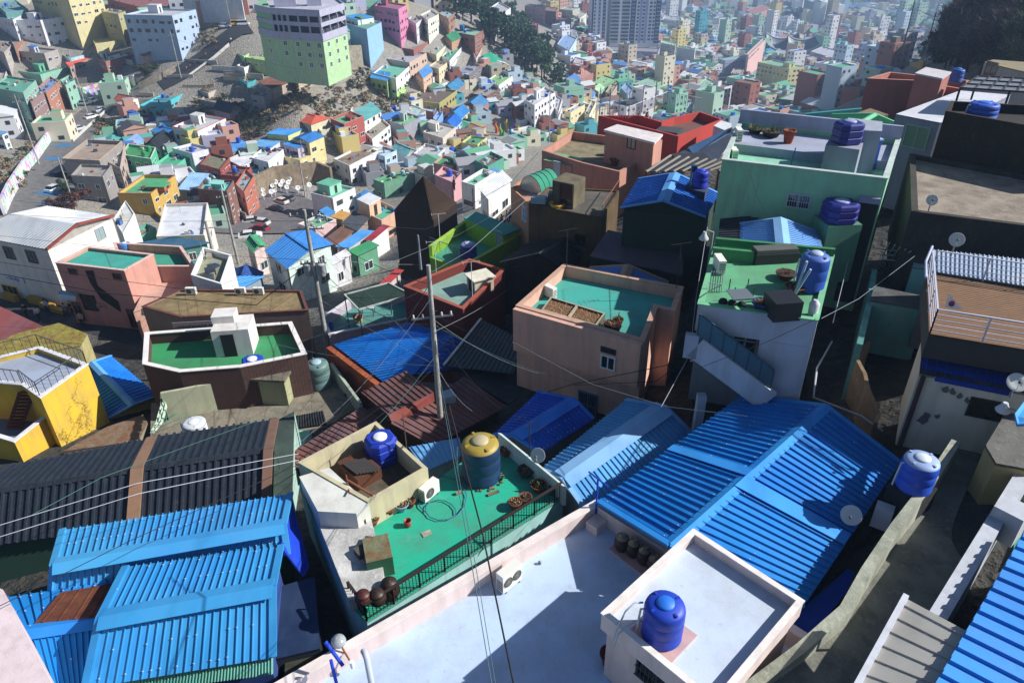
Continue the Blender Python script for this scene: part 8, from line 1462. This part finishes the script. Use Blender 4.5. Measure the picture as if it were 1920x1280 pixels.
pines = [tree_proto('pine', s, 11, 3.8, c, 2600, .42) for s, c in ((1, '#34502c'), (2, '#3c5a30'), (3, '#2c4628'))]
PW = inside([(905, 30), (945, 15), (975, 60), (1010, 95), (1045, 130), (1052, 162), (1040, 175), (1000, 140), (950, 105), (915, 85)], 64, 5, 3.6)+inside([(800, 8), (860, 5), (905, 20), (905, 50), (870, 45), (845, 30)], 16, 6, 4)
scatter(pines, PW, 'dark green pine in the wood on the valley ridge', 'pines of the ridge wood', seed=3)
bares = [tree_proto('bare', s, 9.5, 4.2, c, 3400, .05, '#2a2220') for s, c in ((11, '#574a4c'), (12, '#4c4642'), (13, '#43503f'))]
HT = inside([(1762, 60), (1800, 25), (1850, 5), (1960, -30), (1960, 140), (1850, 150), (1800, 128), (1765, 105)], 90, 8, 3.2)
HT += inside([(1775,125),(1850,120),(1960,100),(1960,185),(1860,165)], 60, 71, 2.6)
scatter(bares, HT, 'leafless dark tree on the shaded hill at top right', 'bare trees on the right hill', seed=5, sc=(.8, 1.3))
ever = [tree_proto('pine', 21, 6, 3, '#22331f', 1500, .3)]
scatter(ever, inside([(1730, 105), (1760, 85), (1800, 120), (1800, 140), (1740, 125)], 18, 9, 3)+inside([(1070, 70), (1100, 60), (1100, 90), (1075, 90)], 5, 10, 6), 'round dark evergreen tree on the far slope', 'evergreens on the slopes', seed=6)
shr = [tree_proto('shrub', 31, 1.6, 1.5, '#7d6b50', 420, .16, '#5a4a3a'), tree_proto('shrub', 32, 1.9, 1.7, '#3f4a28', 500, .16, '#4a3c2c'), tree_proto('shrub', 33, 1.7, 1.5, '#8d7a5c', 380, .15, '#5a4a3a')]
SH = inside([(478, 215), (520, 190), (600, 160), (690, 150), (700, 185), (672, 215), (620, 225), (560, 215), (500, 250), (478, 265)], 70, 12, 2.2)+inside([(440, 195), (480, 200), (475, 260), (430, 240)], 22, 13, 2.4)+inside([(180, 225), (210, 235), (212, 258), (185, 258)], 9, 14, 2)+inside([(720, 190), (760, 190), (740, 220), (715, 215)], 10, 15, 2)+inside([(640, 6), (690, 2), (700, 18), (650, 22)], 14, 17, 2.5)+inside([(375, 55), (410, 50), (400, 90), (375, 95)], 10, 18, 2.5)+inside([(560, 335), (620, 325), (628, 345), (590, 350)], 8, 19, 2.5)
SH += [q for q in inside(VALLEY, 70, 61, 3) if all(math.hypot(q[0]-f[0], q[1]-f[1]) > f[2]*.8+.5 for f in FOOT)]+inside([(60,330),(0,420),(0,300),(60,240)], 16, 62, 3)+inside([(390,165),(470,200),(470,270),(420,250),(350,215)], 30, 63, 2.2)+inside([(640,140),(700,130),(800,170),(760,215),(690,215)], 40, 64, 2)
scatter(shr, SH, 'dry winter shrub on the bare slope between houses', 'winter shrubs on the slopes', seed=8, sc=(.7, 1.5))
b1 = tree_proto('shrub', 41, 3.6, 4.6, '#4a2c24', 3000, .2, '#3a241c'); b1.name = 'winter_bush'; q = hit(140, 395); b1.location = V((q.x, q.y, q.z-.3)); b1['label'] = 'big reddish brown winter bush above the corrugated roof'; b1['category'] = 'bush'
b2 = tree_proto('shrub', 42, 4.2, 3.6, '#28381e', 2600, .2, '#3a2c1c'); b2.name = 'green_bush'; q = hit(143, 368); b2.location = V((q.x+1, q.y, q.z)); b2['label'] = 'dark green bush behind the reddish winter bush'; b2['category'] = 'bush'
b3 = tree_proto('shrub', 43, 2.6, 7, '#2c3620', 2600, .25, '#3a2c1c'); b3.name = 'hedge'; q = hit(286, 136); b3.location = V((q.x, q.y, q.z-.3)); b3['label'] = 'dark hedge mound between brick house and uphill road'; b3['category'] = 'hedge'
# ---------------------------------------------------------------- haze, light, camera
def haze():
    z0, z1 = CZ-175, CZ+25; b = MB(); b.prism([(-1900, -60), (1900, -60), (2500, 3900), (-2500, 3900)], z0, z1, mat('#ffffff', 'plain')); o = b.build('haze'); o['kind'] = 'stuff'; m = bpy.data.materials.new('haze'); m.use_nodes = True; nt = m.node_tree; nt.nodes.clear(); out = nt.nodes.new('ShaderNodeOutputMaterial'); v_ = nt.nodes.new('ShaderNodeVolumePrincipled'); v_.inputs['Color'].default_value = (.44, .66, 1.0, 1); v_.inputs['Density'].default_value = HAZE; v_.inputs['Anisotropy'].default_value = .2; nt.links.new(v_.outputs[0], out.inputs['Volume']); o.data.materials.clear(); o.data.materials.append(m)
HAZE = .0004
haze()
w = bpy.data.worlds.new('World'); bpy.context.scene.world = w; w.use_nodes = True; nt = w.node_tree; bg = nt.nodes['Background']; sky = nt.nodes.new('ShaderNodeTexSky'); sky.sky_type = 'NISHITA'; sky.sun_disc = False
EL, AZ = math.radians(35), math.radians(89)
sky.ozone_density = 4; sky.sun_elevation = EL; sky.sun_rotation = AZ; nt.links.new(sky.outputs[0], bg.inputs['Color']); bg.inputs['Strength'].default_value = .06
sd = bpy.data.lights.new('sun', 'SUN'); sd.energy = 4.6; sd.angle = math.radians(.5); sd.color = (1, .965, .91); so = bpy.data.objects.new('sun', sd); C.objects.link(so); dv = V((math.sin(AZ)*math.cos(EL), math.cos(AZ)*math.cos(EL), math.sin(EL))); so.rotation_euler = dv.to_track_quat('Z', 'Y').to_euler()
cd = bpy.data.cameras.new('camera'); cam = bpy.data.objects.new('camera', cd); C.objects.link(cam); cam.location = CAM; cd.sensor_width = 36; cd.lens = F/1920*36; cd.clip_end = 6000; cd.clip_start = .3
from mathutils import Matrix
# rows of the camera matrix: the camera axes written in world coordinates
cx = V((_X.x, _Y.x, _up.x)); cy = V((_X.y, _Y.y, _up.y)); cz = V((_X.z, _Y.z, _up.z))
cam.rotation_euler = Matrix(((cx.x, cy.x, cz.x), (cx.y, cy.y, cz.y), (cx.z, cy.z, cz.z))).to_euler()
sc = bpy.context.scene; sc.camera = cam; sc.view_settings.view_transform = 'Standard'; sc.view_settings.look = 'None'; sc.view_settings.exposure = .6; sc.view_settings.gamma = 1; sc.render.engine = 'CYCLES'; sc.cycles.volume_bounces = 0; sc.cycles.max_bounces = 5; sc.cycles.volume_max_steps = 32; sc.cycles.use_denoising = True
# drop prototypes that were never placed
for o in list(bpy.data.objects):
    if o.parent is None and o.location.z < -400:
        for ch in list(o.children_recursive): bpy.data.objects.remove(ch)
        bpy.data.objects.remove(o)
